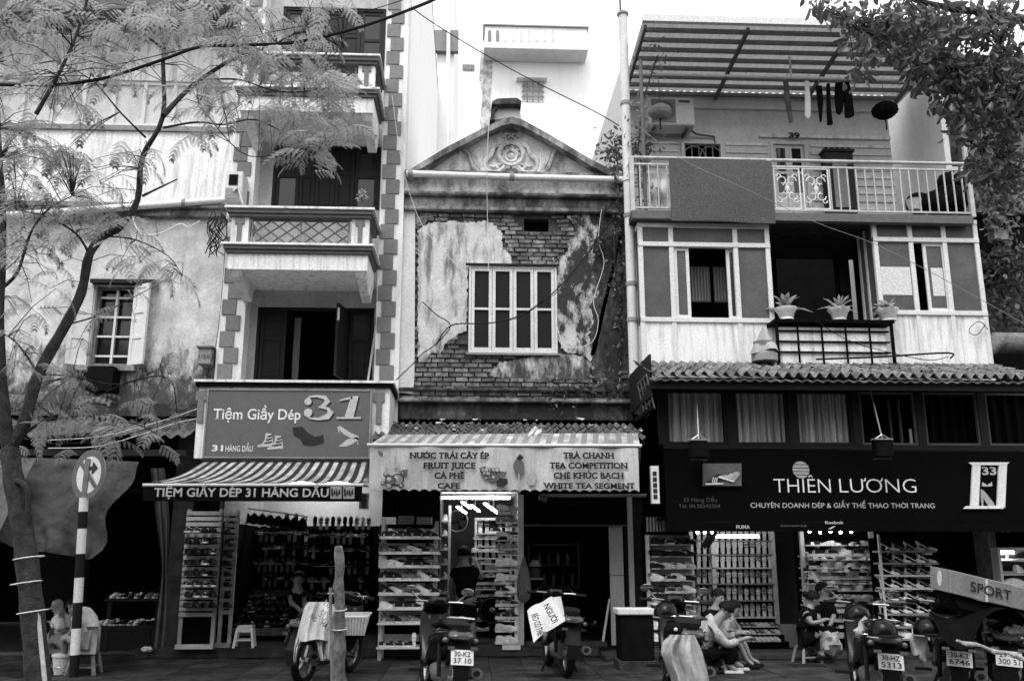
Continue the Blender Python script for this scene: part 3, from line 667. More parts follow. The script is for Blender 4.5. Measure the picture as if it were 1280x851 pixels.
# meter box left of the corner and cable bundle
t = thing('meter_box', 'small grey utility box marked 112.0 on the plaster wall', 'box', P(257, 455, 0))
c = hole(247, 435, 264, 455, -.12); mb().box(c[0], c[1], -.12, YL, c[2], c[3]).build('case', M['midgrey'], t, bev=.01); mb().box(c[0]-.02, c[1]+.02, -.15, YL, c[3]+.002, c[3]+.03).build('lid', M['grey'], t)
ptext('112.0', 249, 262, 448, 443, -.12, M['ink'], t, bold=.01)
t = thing('air_conditioner', 'outdoor air conditioner unit on brackets left of the second-floor doors', 'air conditioner', P(293, 250, -.2))
c = hole(281, 214, 303, 250, -.35); mb().box(c[0], c[1], -.35, -.02, c[2], c[3]).build('case', M['cream'], t, bev=.012)
mb().box(c[0]+.06, c[0]+.2, -.362, -.352, c[2]+.25, c[3]-.06).build('vent', M['dark'], t)
mb().box(c[0]+.02, c[1]-.04, -.36, -.351, c[2]+.02, c[2]+.2).build('cover', M['midgrey'], t)
mb().tube([(c[0]+.15, -.37, c[2]+.15), (c[1]-.05, -.4, c[2]+.2), (c[1]+.02, -.35, c[2]-.05), (c[1]+.03, -.2, c[2]-.15)], .02, 6).build('hose', M['alu'], t, smooth=True)
# neighbours behind
t = thing('white_tower', 'tall white rendered tower block wall rising behind the gable', 'building', (P(560, 100, 12).x, 13, 0))
xa, xb = P(545, 100, 12).x, P(567, 100, 12).x
mb().box(xa, xb, 12.1, 20, 0, P(560, -60, 12).z).build('wall', M['white2'], t, keep=True); mb().box(xa-.5, P(573, 60, 12).x, 11.9, 12.09, P(560, 66, 12).z, P(560, 40, 12).z).build('awning', M['midgrey'], t)
mb().tube([P(558, 240, 11.8), P(562, -50, 11.8)], .06, 8).build('drain_pipe', M['white2'], t)
YB_ = 26
t = thing('far_building', 'blown-out white apartment wall with arched balcony and one barred window, far behind the gable', 'building', (P(680, 100, YB_).x, YB_+1, 0))
xa, xb = P(560, 100, YB_).x, P(772, 100, YB_).x; wz = hole(652, 97, 680, 128, YB_); w2 = hole(578, 81, 593, 89, YB_)
m = mb(); wall_grid(m, xa, xb, 0, P(660, 33, YB_).z, [wz, w2], YB_, .5); m.box(xa, xb, YB_+.51, YB_+8, 0, P(660, 34, YB_).z); m.build('wall', M['white2'], t, keep=True)
for h_ in (wz, w2):
    fr = frame(mb(), *h_, YB_-.03, .1, .07).build('window_frame', M['cream'], t)
    mb().box(h_[0], h_[1], YB_+.2, YB_+.22, h_[2], h_[3]).build('pane', M['white2'], fr)  # pane as white as the wall, the blown-out glare put into its colour
    for k in range(1, 4): mb().box(h_[0]+(h_[1]-h_[0])*k/4-.03, h_[0]+(h_[1]-h_[0])*k/4+.03, YB_-.05, YB_, h_[2], h_[3]).build('window_bar', M['midgrey'], fr)
    for k in range(1, 5): mb().box(h_[0], h_[1], YB_-.07, YB_-.051, h_[2]+(h_[3]-h_[2])*k/5-.03, h_[2]+(h_[3]-h_[2])*k/5+.03).build('window_bar', M['midgrey'], fr)
m = mb(); m.pbox(646, 94, 684, 97, YB_-.5, .5); m.build('window_hood', M['cream'], t)
bb = mb().pbox(606, 33, 734, 60, YB_-1.2, 1.2).build('balcony', M['white2'], t)
mb().pbox(604, 31.5, 736, 33, YB_-1.3, 1.3).build('balcony_cap', M['midgrey'], t); mb().pbox(605, 60.3, 735, 61.3, YB_-1.25, 1.2).build('balcony_edge', M['cream'], t)
for k in range(9):
    x = 612+k*7.6*1.3; mb().ppoly([(x-2.3, 52), (x-2.3, 41), (x-1.5, 38.6), (x, 37.6), (x+1.5, 38.6), (x+2.3, 41), (x+2.3, 52)], YB_-1.22, .03).build('arch_opening', M['cream'] if k > 1 else M['midgrey'], bb)
stain = mb().ppoly([(601, 62), (616, 62), (615, 100), (613, 130), (616, 160), (612, 176), (603, 178), (600, 150), (603, 120), (599, 100)], YB_-.02, .02); stain.build('stain', M['gable'], t)
# ================================================================ MIDDLE HOUSE WITH THE GABLE
YM = .12
MX0, MX1 = XR+.003, P(789, 480, YM).x
HM = thing('gabled_house', 'old narrow house with mouldy gable, bare bricks under peeling plaster and a four-leaf white window', 'house', ((MX0+MX1)/2, 1, 0))
zB = P(640, 526, YM).z; zE = P(640, 266, YM).z
hw = hole(586, 334, 696, 442, YM); hv = hole(655, 273, 686, 289, YM)
m = mb(); wall_grid(m, MX0, MX1, zB, zE, [hw, hv], YM+.02, .25); m.build('wall', M['mortar'], HM, keep=True)
mb().box(hv[0], hv[1], YM+.2, YM+.22, hv[2], hv[3]).build('vent_grille', M['black'], HM)
# exposed bricks
def inpoly(x, y, pl):
    c = False; n = len(pl)
    for i in range(n):
        x1, y1 = pl[i]; x2, y2 = pl[(i+1) % n]
        if (y1 > y) != (y2 > y) and x < (x2-x1)*(y-y1)/(y2-y1)+x1: c = not c
    return c
def C2(l): return [(490+x/2.934, 230+y/2.934) for x, y in l]
PL = {
 'left': C2([(95,170),(135,143),(220,136),(300,140),(352,136),(380,150),(405,182),(402,215),(412,242),(436,262),(440,302),(360,306),(277,306),(276,420),(274,538),(240,552),(205,575),(186,600),(180,622),(150,618),(128,640),(95,655)]),
 'right': C2([(640,118),(700,108),(835,106),(835,560),(838,740),(760,742),(738,700),(716,640),(690,622),(640,618),(622,600),(606,560),(604,400),(606,305),(586,272),(628,262),(650,245),(642,215),(675,186),(668,150)]),
 'low': C2([(395,655),(470,640),(540,632),(600,628),(640,622),(700,630),(724,655),(728,700),(690,722),(600,716),(540,726),(470,716),(400,712),(352,702),(372,680)]),
 'strip': C2([(88,108),(160,104),(130,135),(96,160)])}
PL['soot'] = C2([(748,108),(836,106),(838,740),(770,744),(742,700),(726,640),(748,600),(722,560),(742,500),(730,450),(752,400),(735,340),(752,290),(738,230),(755,170)])
WMAT = {'soot': 'mold_d', 'left': 'plaster_m', 'right': 'mold_r', 'low': 'plaster_m', 'strip': 'mold'}
def rough(pl, amp, rr):
    out = []
    for i in range(len(pl)):
        a, b = pl[i], pl[(i+1) % len(pl)]; L = math.dist(a, b); n = max(1, int(L/2.2))
        for k in range(n):
            t = k/n; out.append((a[0]+(b[0]-a[0])*t+rr.uniform(-amp, amp), a[1]+(b[1]-a[1])*t+rr.uniform(-amp, amp)))
    return out
rr = random.Random(3)
for k, pl in PL.items():
    m = mb(); m.ppoly(rough(pl, 1.3 if k != 'soot' else 3, rr), YM-(.018 if k != 'soot' else .024), .0375); m.build('plaster_patch', M[WMAT[k]], HM, bev=0)
bh = .062; bl = .205
brm = mb().box(-.5, .5, -.5, .5, -.5, .5).build('brick', M['brick'], HM); bmesh_ = brm.data; first = True
bricks = []
zr = P(640, 500, YM).z; row = 0
while zr < zE-.05:
    x = MX0+.05-(row % 2)*bl/2
    while x < MX1-.1:
        L = bl*rr.uniform(.85, 1.1); c = Vector((x+L/2, YM, zr))
        d = c-CAM; dd = Vector((d.dot(RT), d.dot(UP), d.dot(FW))); px, py = 640+F*dd.x/dd.z, 425.5-F*dd.y/dd.z
        if c.x+L/2 < MX1-.02 and c.x-L/2 > MX0+.02 and not any(inpoly(px+o, py, pl) for pl in [PL[q] for q in ('left', 'right', 'low', 'soot')] for o in (0,)) and not (hw[0]-.08 < c.x < hw[1]+.08 and hw[2]-.02 < zr < hw[3]+.02) and not (hv[0]-.1 < c.x < hv[1]+.1 and hv[2]-.03 < zr < hv[3]+.03):
            bricks.append((c, L))
        x += L+.012
    zr += bh+.012*rr.uniform(.6, 1.4); row += 1
rr.shuffle(bricks)
fs = [b for b in bricks]
for i, (c, L) in enumerate(fs[:295]):
    sc = (L-.012, .05, bh*rr.uniform(.8, .97)); loc = (c.x, YM+.012+rr.uniform(-.012, .01), c.z); ro = (rr.uniform(-.05, .05), rr.uniform(-.025, .025), rr.uniform(-.03, .03))
    if first: brm.location = Vector(loc)-wl(HM); brm.scale = sc; first = False
    else: inst(bmesh_, HM, loc, ro, sc, name='brick')
if len(fs) > 295:
    m = mb()
    for c, L in fs[295:]:
        y0 = YM-.014+rr.uniform(-.01, .01); m.box(c.x-L/2+.006, c.x+L/2-.006, y0, y0+.05, c.z-bh*.45, c.z+bh*.45)
    tag(m.build('loose_bricks', M['brick'], HM), kind='stuff')
# entablature and gable
def prof(name, z0, z1, out, mt, dep=.3): return mb().box(MX0, MX1, YM-out, YM+dep, z0, z1).build(name, mt, HM, bev=.012)
zc = lambda y: P(640, y, YM).z
prof('moulding', zc(267), zc(262), .12, M['mold'])
prof('frieze', zc(261.8), zc(249), .05, M['mold'])
prof('moulding', zc(248.8), zc(245), .16, M['mold'])
prof('frieze', zc(244.8), zc(226), .1, M['gable'])
prof('moulding', zc(225.8), zc(220), .2, M['mold'])
Yg = YM-.06
m = mb(); m.ppoly([(513, 222), (540, 204), (600, 170), (636, 152), (648, 152), (700, 182), (776, 222)], Yg, .4); m.build('gable_wall', M['gable'], HM)
mb().ppoly([(508, 222), (512, 212), (560, 183), (600, 162), (628, 149), (640, 146.5), (652, 149), (690, 170), (740, 200), (779, 219), (779, 226), (772, 225), (735, 205), (690, 178), (654, 158), (640, 154.5), (628, 156.5), (600, 170), (560, 191), (520, 214), (516, 222)], Yg-.2, .62).build('raking_cornice', M['mold'], HM)
mb().ppoly([(520, 222), (560, 195.5), (600, 174), (628, 160.5), (640, 158), (653, 161.5), (690, 181.5), (735, 208), (762, 222), (768, 222), (735, 203), (690, 176), (654, 156.5), (640, 152.5), (628, 154.5), (600, 168), (560, 189), (512, 222)], Yg-.1, .42).build('raking_moulding', M['mold'], HM)
mb().ppoly([(617, 150), (620, 130), (648, 130), (652, 150), (640, 146)], Yg+.05, .5).build('finial', M['cream'], HM)
mb().ppoly([(614, 131), (616, 126), (622, 123), (646, 122), (652, 126), (651, 133), (648, 130.5), (620, 130.5)], Yg-.1, .8).build('finial_cap', M['mold_d'], HM, bev=.01)
mb().ppoly([(612, 151), (617, 132), (625, 130), (619, 138), (618.6, 149)], Yg-.05, .7).build('finial_scroll', M['mold_d'], HM)
m = mb()
for s0, s1 in ((512, 640), (640, 778)):
    pass
p1, p2, p3 = P(510, 218, Yg+.3), P(640, 148, Yg+.3), P(779, 220, Yg+.3)
for a, b in ((p1, p2), (p2, p3)): m.add([a, b, b+Vector((0, 7, 0)), a+Vector((0, 7, 0)), a+Vector((0, 0, -.12)), b+Vector((0, 0, -.12)), b+Vector((0, 7, -.12)), a+Vector((0, 7, -.12))], [(3,2,1,0),(4,5,6,7),(0,1,5,4),(1,2,6,5),(2,3,7,6),(3,0,4,7)])
m.build('roof', M['tile_d'], HM, keep=True)
mb().box(MX0+.01, MX1-.01, YM+5, YM+5.1, 0, zE).box(MX0+.01, MX1-.01, YM+.28, YM+5, zB+.01, zB+.1).box(MX0+.01, MX0+.06, YM+.3, YM+5, .15, zE).box(MX1-.06, MX1-.01, YM+.3, YM+5, .15, zE).box(MX0+.07, MX1-.07, YM+.3, YM+5, zE-.1, zE-.02).build('inner_wall', M['black'], HM, keep=True)
# relief ornament
orn = mb()
def O8(x, y, o=0.): return P(560+x/8, 160+y/8, Yg-o)
def strand(pts, r, o=.03): return [O8(x, y, o) for x, y in pts], r
rel = HM
def rtube(pts, r0, r1=None, nm='relief'):
    q = [O8(x, y, .015) for x, y in pts]; n = len(q)
    # smooth
    out = []
    for i in range(n-1):
        p0, p1_, p2_, p3_ = q[max(0, i-1)], q[i], q[i+1], q[min(n-1, i+2)]
        for k in range(4):
            t = k/4; out.append(.5*((2*p1_)+(p2_-p0)*t+(2*p0-5*p1_+4*p2_-p3_)*t*t+(3*p1_-p0-3*p2_+p3_)*t**3))
    out.append(q[-1]); r1 = r0 if r1 is None else r1
    mb().tube(out, [1.35*(r0+(r1-r0)*i/(len(out)-1)) for i in range(len(out))], 6).build(nm, M['gable'], rel, smooth=True)
rtube([(630+120*math.cos(a), 265+110*math.sin(a)) for a in [2*PI*k/16 for k in range(17)]], .035, nm='relief_ring')
rtube([(630+60*math.cos(a), 285+55*math.sin(a)) for a in [2*PI*k/12 for k in range(13)]], .03, nm='relief_ring')
for k in range(9):
    a = 2*PI*k/9; c = O8(630+88*math.cos(a), 275+80*math.sin(a), .0); mb().ball(c, .05, 8, 5, (1, .6, 1)).build('relief_petal', M['gable'], rel, smooth=True)
mb().ball(O8(630, 290, 0), .08, 10, 6, (1, .7, 1)).build('relief_boss', M['gable'], rel, smooth=True)
for sgn in (1, -1):
    fx = lambda pts: [(630+sgn*(x-630), y) for x, y in pts]
    rtube(fx([(740, 170), (800, 200), (830, 280), (890, 340), (880, 420), (800, 450), (750, 420), (780, 385)]), .035, .02)
    rtube(fx([(690, 390), (740, 440), (800, 470), (900, 470), (990, 410), (1040, 310), (1060, 250), (1120, 215), (1150, 250)]), .035, .02)
    for k in range(5):
        rtube(fx([(900+k*14, 455-k*10), (930+k*18, 360-k*12), (925+k*26, 270-k*8), (960+k*22, 200+k*8)]), .03, .012, 'relief_leaf')
    rtube(fx([(650, 380), (720, 360), (800, 390), (840, 380)]), .025, .012, 'relief_leaf')
    rtube(fx([(640, 400), (690, 400), (740, 440), (760, 480)]), .03, .02)
    rtube(fx([(700, 95), (690, 70), (655, 62), (640, 85), (660, 110)]), .02, .012)
rtube([(495, 530), (510, 590), (570, 635), (630, 648), (690, 635), (750, 590), (765, 530)], .03)
for k in range(5): rtube([(560+k*35, 535), (590+k*20, 585), (630, 620)], .018, .012, 'relief_leaf')
# window: white frame, four leaves of two panes
wf = frame(mb(), *hw, YM-.06, .14, .035).build('window_frame', M['alu'], HM)
m = mb(); m.box(hw[0]-.06, hw[1]+.04, YM-.1, YM-.05, hw[3]+.002, hw[3]+.03); m.build('window_head', M['darkwood'], HM); m = mb(); m.box(hw[0]-.04, hw[1]+.04, YM-.08, YM+.02, hw[2]-.035, hw[2]-.002); m.build('sill', M['midgrey'], HM)
for k in range(4):
    a = hw[0]+.037+(hw[1]-hw[0]-.074)*k/4; b = hw[0]+.037+(hw[1]-hw[0]-.074)*(k+1)/4; zm = hw[2]+(hw[3]-hw[2])*.5
    lf = mb(); frame(lf, a+.004, b-.004, hw[2]+.037, hw[3]-.037, YM-.05, .05, .05); lf.box(a+.054, b-.054, YM-.049, YM-.001, zm-.015, zm+.02)
    lf = lf.build('window_leaf', M['alu'], HM)
    for z0, z1 in ((hw[2]+.08, zm-.015), (zm+.02, hw[3]-.08)): mb().box(a+.05, b-.05, YM-.02, YM-.015, z0, z1).build('pane', M['frost'], lf)
# bottom mouldings
prof('moulding', zc(490), zc(486), .08, M['mold_d'])
prof('moulding', zc(505), zc(500), .2, M['mold'])
prof('band', zc(526), zc(505.2), .1, M['mold_d'])
# neighbouring pale strip of wall (corner render) beside house 31
mb().ppoly([(500, 244), (519, 250), (518, 470), (516, 492), (497, 490)], YM-.03, .1).build('render_strip', M['cream'], HM)
# pipes
t = thing('gutter_pipe', 'pale horizontal gutter pipe crossing the foot of the mouldy gable', 'pipe', P(640, 222, -.2))
yg = -.18
mb().tube([P(508, 217, yg), P(640, 221.5, yg), P(786, 225, yg)], .055, 12).build('pipe', M['alu'], t, smooth=True)
for x, y in ((513, 217.2), (640, 221.5), (770, 224.6)): mb().tube([P(x-3, y-.1, yg), P(x+3, y+.1, yg)], .066, 12).build('joint', M['midgrey'], t, smooth=True)
t = thing('downpipe', 'tall pale downpipe between the gabled house and the glazed one', 'pipe', P(792, 500, -.3))
XP = P(786, 260, -.3).x
zz = [P(793, y, -.3).z for y in (508, 380, 225, 20)]
mb().tube([(XP, -.3, z) for z in zz], .075, 14).build('pipe', M['cream'], t, smooth=True)
for y in (470, 400, 355, 270, 225, 130):
    z = P(790, y, -.3).z; mb().tube([(XP, -.3, z-.03), (XP, -.3, z+.03)], .09, 14).build('collar', M['midgrey'] if y != 225 else M['cream'], t, smooth=True)
mb().tube([(XP, -.3, zz[-1]), (XP, -.3, zz[-1]+.04)], .1, 12).build('cap', M['midgrey'], t)
m = mb(); m.tube([(XP, -.3, zz[0]+.05), (XP+.02, -.35, zz[0]-.05), (XP+.15, -.5, zz[0]-.12)], .08, 12); m.build('elbow', M['mold'], t, smooth=True)
# slender poles above
t = thing('antenna_mast', 'thin dark mast rising beside the tall downpipe', 'mast', P(785, 300, .1)); mb().tube([(P(787, 300, .1).x, .1, P(787, 330, .1).z), (P(776, 0, .1).x-.02, .1, P(776, -40, .1).z)], .018, 6).build('pole', M['grey'], t)
# tile roof over the juice awning
rf = thing('tile_roof', 'narrow dark tiled roof with litter above the fruit juice awning', 'roof', P(640, 540, -.8))
za, ze = P(640, 532, .05).z, P(640, 546, -1.25).z; xa, xb = P(470, 540, -.8).x, P(800, 540, -.8).x
n = 36; tw = (xb-xa)/n; tmesh = None
for j in range(4):
    for i in range(n):
        u = j/4; loc = (xa+(i+.5)*tw, .02-1.2*u, za+(ze-za)*u+.01*(3-j))
        if tmesh is None:
            g = mb(); g.grid(lambda a, b: ((a-.5)*tw*1.02, -b*.36, b*.36*(ze-za)/1.27+.022*math.cos(2*PI*a)), 10, 1, thick=.012); o = g.build('roof_tile', M['tile_d'], rf); tmesh = o.data
            off = o.location+wl(rf); o.location = Vector(loc)-wl(rf)+off
        else: inst(tmesh, rf, Vector(loc)+off+Vector((0, rnd.uniform(-.02, .02), rnd.uniform(-.008, .008))), (rnd.uniform(-.03, .03), rnd.uniform(-.02, .02), rnd.uniform(-.04, .04)), name='roof_tile')
mb().box(xa, xb, -1.18, -1.1, ze-.1, ze-.03).build('beam', M['darkwood'], rf)
m = mb(); rr2 = random.Random(5)
for k in range(36):
    u = rr2.random(); v = rr2.random(); c = Vector((xa+(xb-xa)*u, -1.2*v, za+(ze-za)*v+.08)); s_ = rr2.uniform(.02, .06)
    q = [c+Vector((rr2.uniform(-s_, s_)*1.6, rr2.uniform(-s_, s_), rr2.uniform(0, s_))) for _ in range(4)]; m.add(q+[q[0]+Vector((0, 0, .004)), q[1]+Vector((0, 0, .004)), q[2]+Vector((0, 0, .004))], [(0,1,2),(0,2,3),(4,5,6)])
tag(m.build('roof_litter', M['cream']), 'dry leaves and paper scraps lying on the narrow tiled roof', 'litter', kind='stuff')
for px, lb in ((668, 'crumpled pale rag hanging from the tiled roof edge above the juice awning'),):
    sheet('rag', lb, 'rag', lambda u, v: P(px-6+14*u+2*math.sin(v*7), 534+14*v+2*math.sin(u*9), -1.32+.02*math.sin(u*11+v*5)), 8, 8, M['cloth_w'])
# juice awning and banner
ja = thing('juice_awning', 'grey and white striped awning with the fruit juice banner hanging from its edge', 'awning', P(630, 560, -1.6))
T0, T1, B0, B1 = P(481, 543, -1.2), P(797, 541, -1.2), P(461, 556, -1.85), P(800, 557, -1.85)
m = mb(); m.grid(lambda u, v: T0*(1-u)*(1-v)+T1*u*(1-v)+B0*(1-u)*v+B1*u*v, 45, 2, thick=.005, cols=lambda i: i % 2); m.build('canopy', [M['stripe_w'], M['stripe_g']], ja)
mb().tube([B0+Vector((-.02, -.01, 0)), B1+Vector((.02, -.01, 0))], .022, 8).build('front_bar', M['alu'], ja, smooth=True)
for a, b in ((T0, B0), (T1, B1)): mb().tube([a+Vector((0, 0, -.5)), b], .015, 6).build('arm', M['steel'], ja)
zt_, zb_ = P(630, 559, -1.86).z, P(630, 614, -1.86).z
def bn(u, v):
    sc_ = .028*abs(math.sin(u*PI*27))*v if v > .9 else 0
    return (B0.x+.02+(B1.x-B0.x-.05)*u, -1.86+.014*math.sin(u*23+v*2)+.01*math.sin(u*51), zt_+(zb_-zt_)*v+sc_)
mb().grid(bn, 108, 10, thick=.004).build('banner', M['banner'], ja)
YN = -1.897
for s_, a, b, y0, y1 in (('NƯỚC TRÁI CÂY ÉP', 512, 611, 573, 566), ('FRUIT JUICE', 529, 594, 585.5, 578.5), ('CÀ PHÊ', 543, 580, 598, 591), ('CAFE', 547, 574.5, 610.5, 604), ('TRÀ CHANH', 704, 767, 573, 566), ('TEA COMPETITION', 687, 784, 585.5, 578.5), ('CHÈ KHÚC BẠCH', 692, 779, 598, 591), ('WHITE TEA SEGMENT', 679, 793, 610.5, 604)):
    ptext(s_, a, b, y0, y1, YN, M['ink'], ja, bold=.012, serif=True, dbl=.007)
def disc_px(cx, cy, rx, ry, Y, mt, par, n=14, nm='printed_fruit', lift=.003): return flat(nm, [(cx+rx*math.cos(2*PI*k/n), cy+ry*math.sin(2*PI*k/n)) for k in range(n)], Y, mt, par, lift=lift)
fk_ = [0]
def fruit(cx, cy, r_, tone):
    for q, (ox, oy, rr_, mm) in enumerate(((0, 0, 1, 'ink'), (0, 0, .84, tone), (-.25, -.25, .42, 'inkg'), (-.32, -.32, .16, 'inkw'))): disc_px(cx+ox*r_, cy+oy*r_, r_*rr_, r_*rr_*.92, YN, M[mm], ja, lift=.002+.0009*(fk_[0]*4+q)*.6)
    fk_[0] = (fk_[0]+1) % 14
for a_ in ((505, 591, 4.5, 'sign_g'), (483, 593, 4, 'sign_g'), (497, 599, 8, 'midgrey'), (488, 600, 7, 'grey'), (479, 604, 3.4, 'sign_g'), (486, 607, 3.4, 'midgrey'), (502, 607, 3.4, 'grey')): fruit(*a_)
flat('printed_leaf', [(472, 563), (478, 565), (479, 571), (474, 569)], YN, M['grey'], ja); flat('printed_leaf', [(503, 588), (510, 586), (509, 592), (504, 594)], YN, M['grey'], ja)
for a, b, c_, d_ in ((493, 569, 494.5, 585), (482, 577, 484, 592), (498, 578, 499, 588)): flat('printed_splash', [(a, b), (a+2.5, b+4), (c_+3, d_), (c_-2, d_)], YN, M['inkg'], ja)
for k in range(13): fruit(604+(k % 5)*4.4+(k//5)*2, 587+(k//5)*4.6, 3, ('midgrey', 'inkg', 'sign_g')[k % 3])
disc_px(616, 597, 6, 5, YN, M['grey'], ja, lift=.009)
flat('printed_leaf', [(599, 585), (607, 582), (609, 590), (602, 594)], YN, M['grey'], ja, lift=.01); flat('printed_leaf', [(622, 588), (634, 590), (631, 597), (624, 595)], YN, M['grey'], ja, lift=.01)
flat('printed_fruit', [(621, 600), (625, 597), (634, 598), (635, 604), (629, 609), (621, 607)], YN, M['ink'], ja, lift=.011)
disc_px(648.5, 583, 7, 10, YN, M['sign_g'], ja, lift=.004, nm='printed_glass'); flat('printed_stem', [(647.8, 592), (649.2, 592), (649.4, 604), (653, 607.5), (644, 607.5), (647.6, 604)], YN, M['inkg'], ja); flat('printed_straw', [(645, 573), (650, 567), (655, 572), (651, 575)], YN, M['ink'], ja, lift=.008)
flat('printed_glass', [(658.5, 592), (670.5, 592), (668.5, 606), (661, 606)], YN, M['inkg'], ja)
for a in (662, 665, 668): flat('printed_straw', [(a, 592), (a+.9, 592), (a+3.5, 582), (a+2.6, 582)], YN, M['inkg'], ja)
# ================================================================ RIGHT HOUSE (33 / 39)
HR = thing('glazed_house', 'wide house with glazed enclosures, railed balcony marked 39 and wavy tile roof', 'house', (4, 1, 0))
RX0 = P(800, 430, -.6).x; RX1 = P(1236, 430, -.6).x
YE = -.6
zE0, zE1 = P(880, 458, YE).z, P(880, 281, YE).z
def enclosure(px0, px1, ys, rows, cols, label, blind):
    # ys: top, transom, sill, bottom in pixels ; cols: mullion px at sill height
    zt_, zr_, zs_, zb_ = ys; X = [P(c, 400, YE).x for c in cols]
    t = thing('window_enclosure', label, 'window enclosure', ((X[0]+X[-1])/2, YE, zb_))
    w_ = .075
    for x in X: mb().box(x-w_/2, x+w_/2, YE, YE+.07, zb_, zt_).build('mullion', M['alu'], t, bev=.006)
    for z, nm in ((zt_, 'head_rail'), (zr_, 'transom'), (zs_, 'sill_rail')): mb().box(X[0]-w_/2, X[-1]+w_/2, YE-.012, YE+.08, z-w_/2, z+w_/2).build(nm, M['alu'], t, bev=.006)
    mb().box(X[0]+w_/2, X[-1]-w_/2, YE+.003, YE+.06, zb_, zb_+.05).build('foot_rail', M['alu'], t)
    for a, b in zip(X, X[1:]):
        mb().box(a+w_/2, b-w_/2, YE+.03, YE+.036, zr_+w_/2, zt_-w_/2).build('pane', M['frost_l'], t)
        mb().box(a+w_/2, b-w_/2, YE+.02, YE+.035, zb_+.05, zs_-w_/2).build('panel', M['white'], t)
    for xs in (X[0], X[-1]):
        for ya in (YE+.35, -.02): mb().box(xs-.03, xs+.03, ya-.03, ya+.03, zb_, zt_).build('side_post', M['alu'], t)
        mb().box(xs-.012, xs+.012, YE+.08, -.05, zs_, zt_).build('side_pane', M['frost_l'], t); mb().box(xs-.014, xs+.014, YE+.08, -.05, zb_, zs_-.04).build('side_panel', M['white'], t)
        mb().box(xs-.04, xs+.04, YE+.08, .0, zt_-.04, zt_+.03).build('side_rail', M['alu'], t)
    return t, X
zt1, zr1, zs1 = P(880, 282, YE).z, P(880, 306, YE).z, P(880, 400, YE).z
t1, X1 = enclosure(0, 0, (zt1, zr1, zs1, zE0-.25), 0, (804, 843, 925, 966), 'left aluminium window enclosure with frosted panes and an open sliding sash in the middle', 0)
def sash(x0, x1, z0, z1, Y, par, mt, w_=.05):
    o = frame(mb(), x0, x1, z0, z1, Y, .03, w_).build('sash', M['alu'], par); mb().box(x0+w_, x1-w_, Y+.012, Y+.016, z0+w_, z1-w_).build('pane', mt, o); return o
za, zb_ = zs1+.04, zr1-.04
mb().box(X1[0]+.04, X1[1]-.04, YE+.03, YE+.036, za, zb_).build('pane', M['frost_l'], t1); mb().box(X1[2]+.04, X1[3]-.04, YE+.03, YE+.036, za, zb_).build('pane', M['frost_l'], t1)
sash(X1[1]+.04, X1[1]+.28, za, zb_, YE+.04, t1, M['frost_l']); sash(X1[2]-.14, X1[2]+.1, za, zb_, YE+.075, t1, M['glass'])
sash(X1[0]+.28, X1[1]+.02, za, zb_, YE+.075, t1, M['frost'])
# inside the open sash: hanging louvred shutters
sh = thing('hanging_blinds', 'pair of grey slatted blinds seen through the open sash of the left enclosure', 'blind', ((X1[1]+X1[2])/2, -.1, zr1-.8))
for k in range(2):
    x0_ = X1[1]+.36+k*.42; b_ = mb().box(x0_, x0_+.36, -.12, -.1, zr1-.8, zr1-.2).build('blind', M['grey'], sh)
    for j in range(7): mb().box(x0_+.01+j*.05, x0_+.03+j*.05, -.135, -.121, zr1-.78, zr1-.22).build('slat', M['midgrey'], b_)
zt2, zr2, zs2 = P(1160, 277, YE).z, P(1160, 300, YE).z, P(1160, 391, YE).z
t2, X2 = enclosure(0, 0, (zt2, zr2, zs2, zE0-.25), 0, (1104, 1149, 1192, 1233), 'right aluminium window enclosure with paper sheets on its lower panes', 0)
za, zb_ = zs2+.04, zr2-.04
mb().box(X2[0]+.04, X2[1]-.04, YE+.03, YE+.036, za, zb_).build('pane', M['frost_l'], t2); mb().box(X2[2]+.04, X2[3]-.04, YE+.03, YE+.036, za, zb_).build('pane', M['frost_l'], t2)
sash(X2[1]+.2, X2[2]-.0, za, zb_, YE+.04, t2, M['frost_l']); sash(X2[2]+.1, X2[2]+.34, za, zb_, YE+.075, t2, M['frost'])
zp0, zp1 = P(1120, 368, YE).z, P(1120, 333, YE).z
mb().box(X2[0]+.04, X2[1]-.05, YE+.024, YE+.028, zp0, zp1).build('paper_sheet', M['paper'], t2); mb().box(X2[1]+.3, X2[2]-.06, YE+.048, YE+.051, zp0, zp1).build('paper_sheet', M['paper'], t2)
# house shell behind
zf2 = zE0-.3; zc2_ = P(1030, 275, -.5).z; Yr = .9
mb().box(RX0-.05, RX0, -.0, 8, zf2, P(820, 122, 1.1).z).build('side_wall', M['cream'], HR); mb().box(RX1, RX1+.1, 0, 8, zf2, P(1160, 122, 1.1).z).build('side_wall', M['cream'], HR)
mb().box(RX0+.002, RX1-.002, -.5, 8, zf2-.12, zf2).build('floor_slab', M['dark'], HR, keep=True)
m = mb(); wall_grid(m, RX0+.002, RX1-.002, zf2+.001, zc2_+.2, [(P(975, 400, Yr).x, P(1052, 400, Yr).x, zf2+.1, P(1010, 310, Yr).z), (P(1064, 400, Yr).x, P(1092, 400, Yr).x, zf2+.1, P(1080, 312, Yr).z)], Yr, .15); m.build('recess_wall', M['dark'], HR, keep=True)
mb().box(P(1052, 380, Yr).x, P(1064, 380, Yr).x, Yr-.05, Yr-.002, zf2, zc2_).build('recess_post', M['concrete'], HR)
mb().box(P(1070, 370, Yr).x, P(1088, 370, Yr).x, Yr-.03, Yr-.002, zf2+.3, P(1080, 312, Yr).z-.03).build('inner_door', M['darkwood'], HR)
m = mb(); m.box(RX0+.003, RX1-.003, 4.9, 5, 0, P(1000, 122, 1.1).z); m.build('back_wall', M['dark'], HR, keep=True)
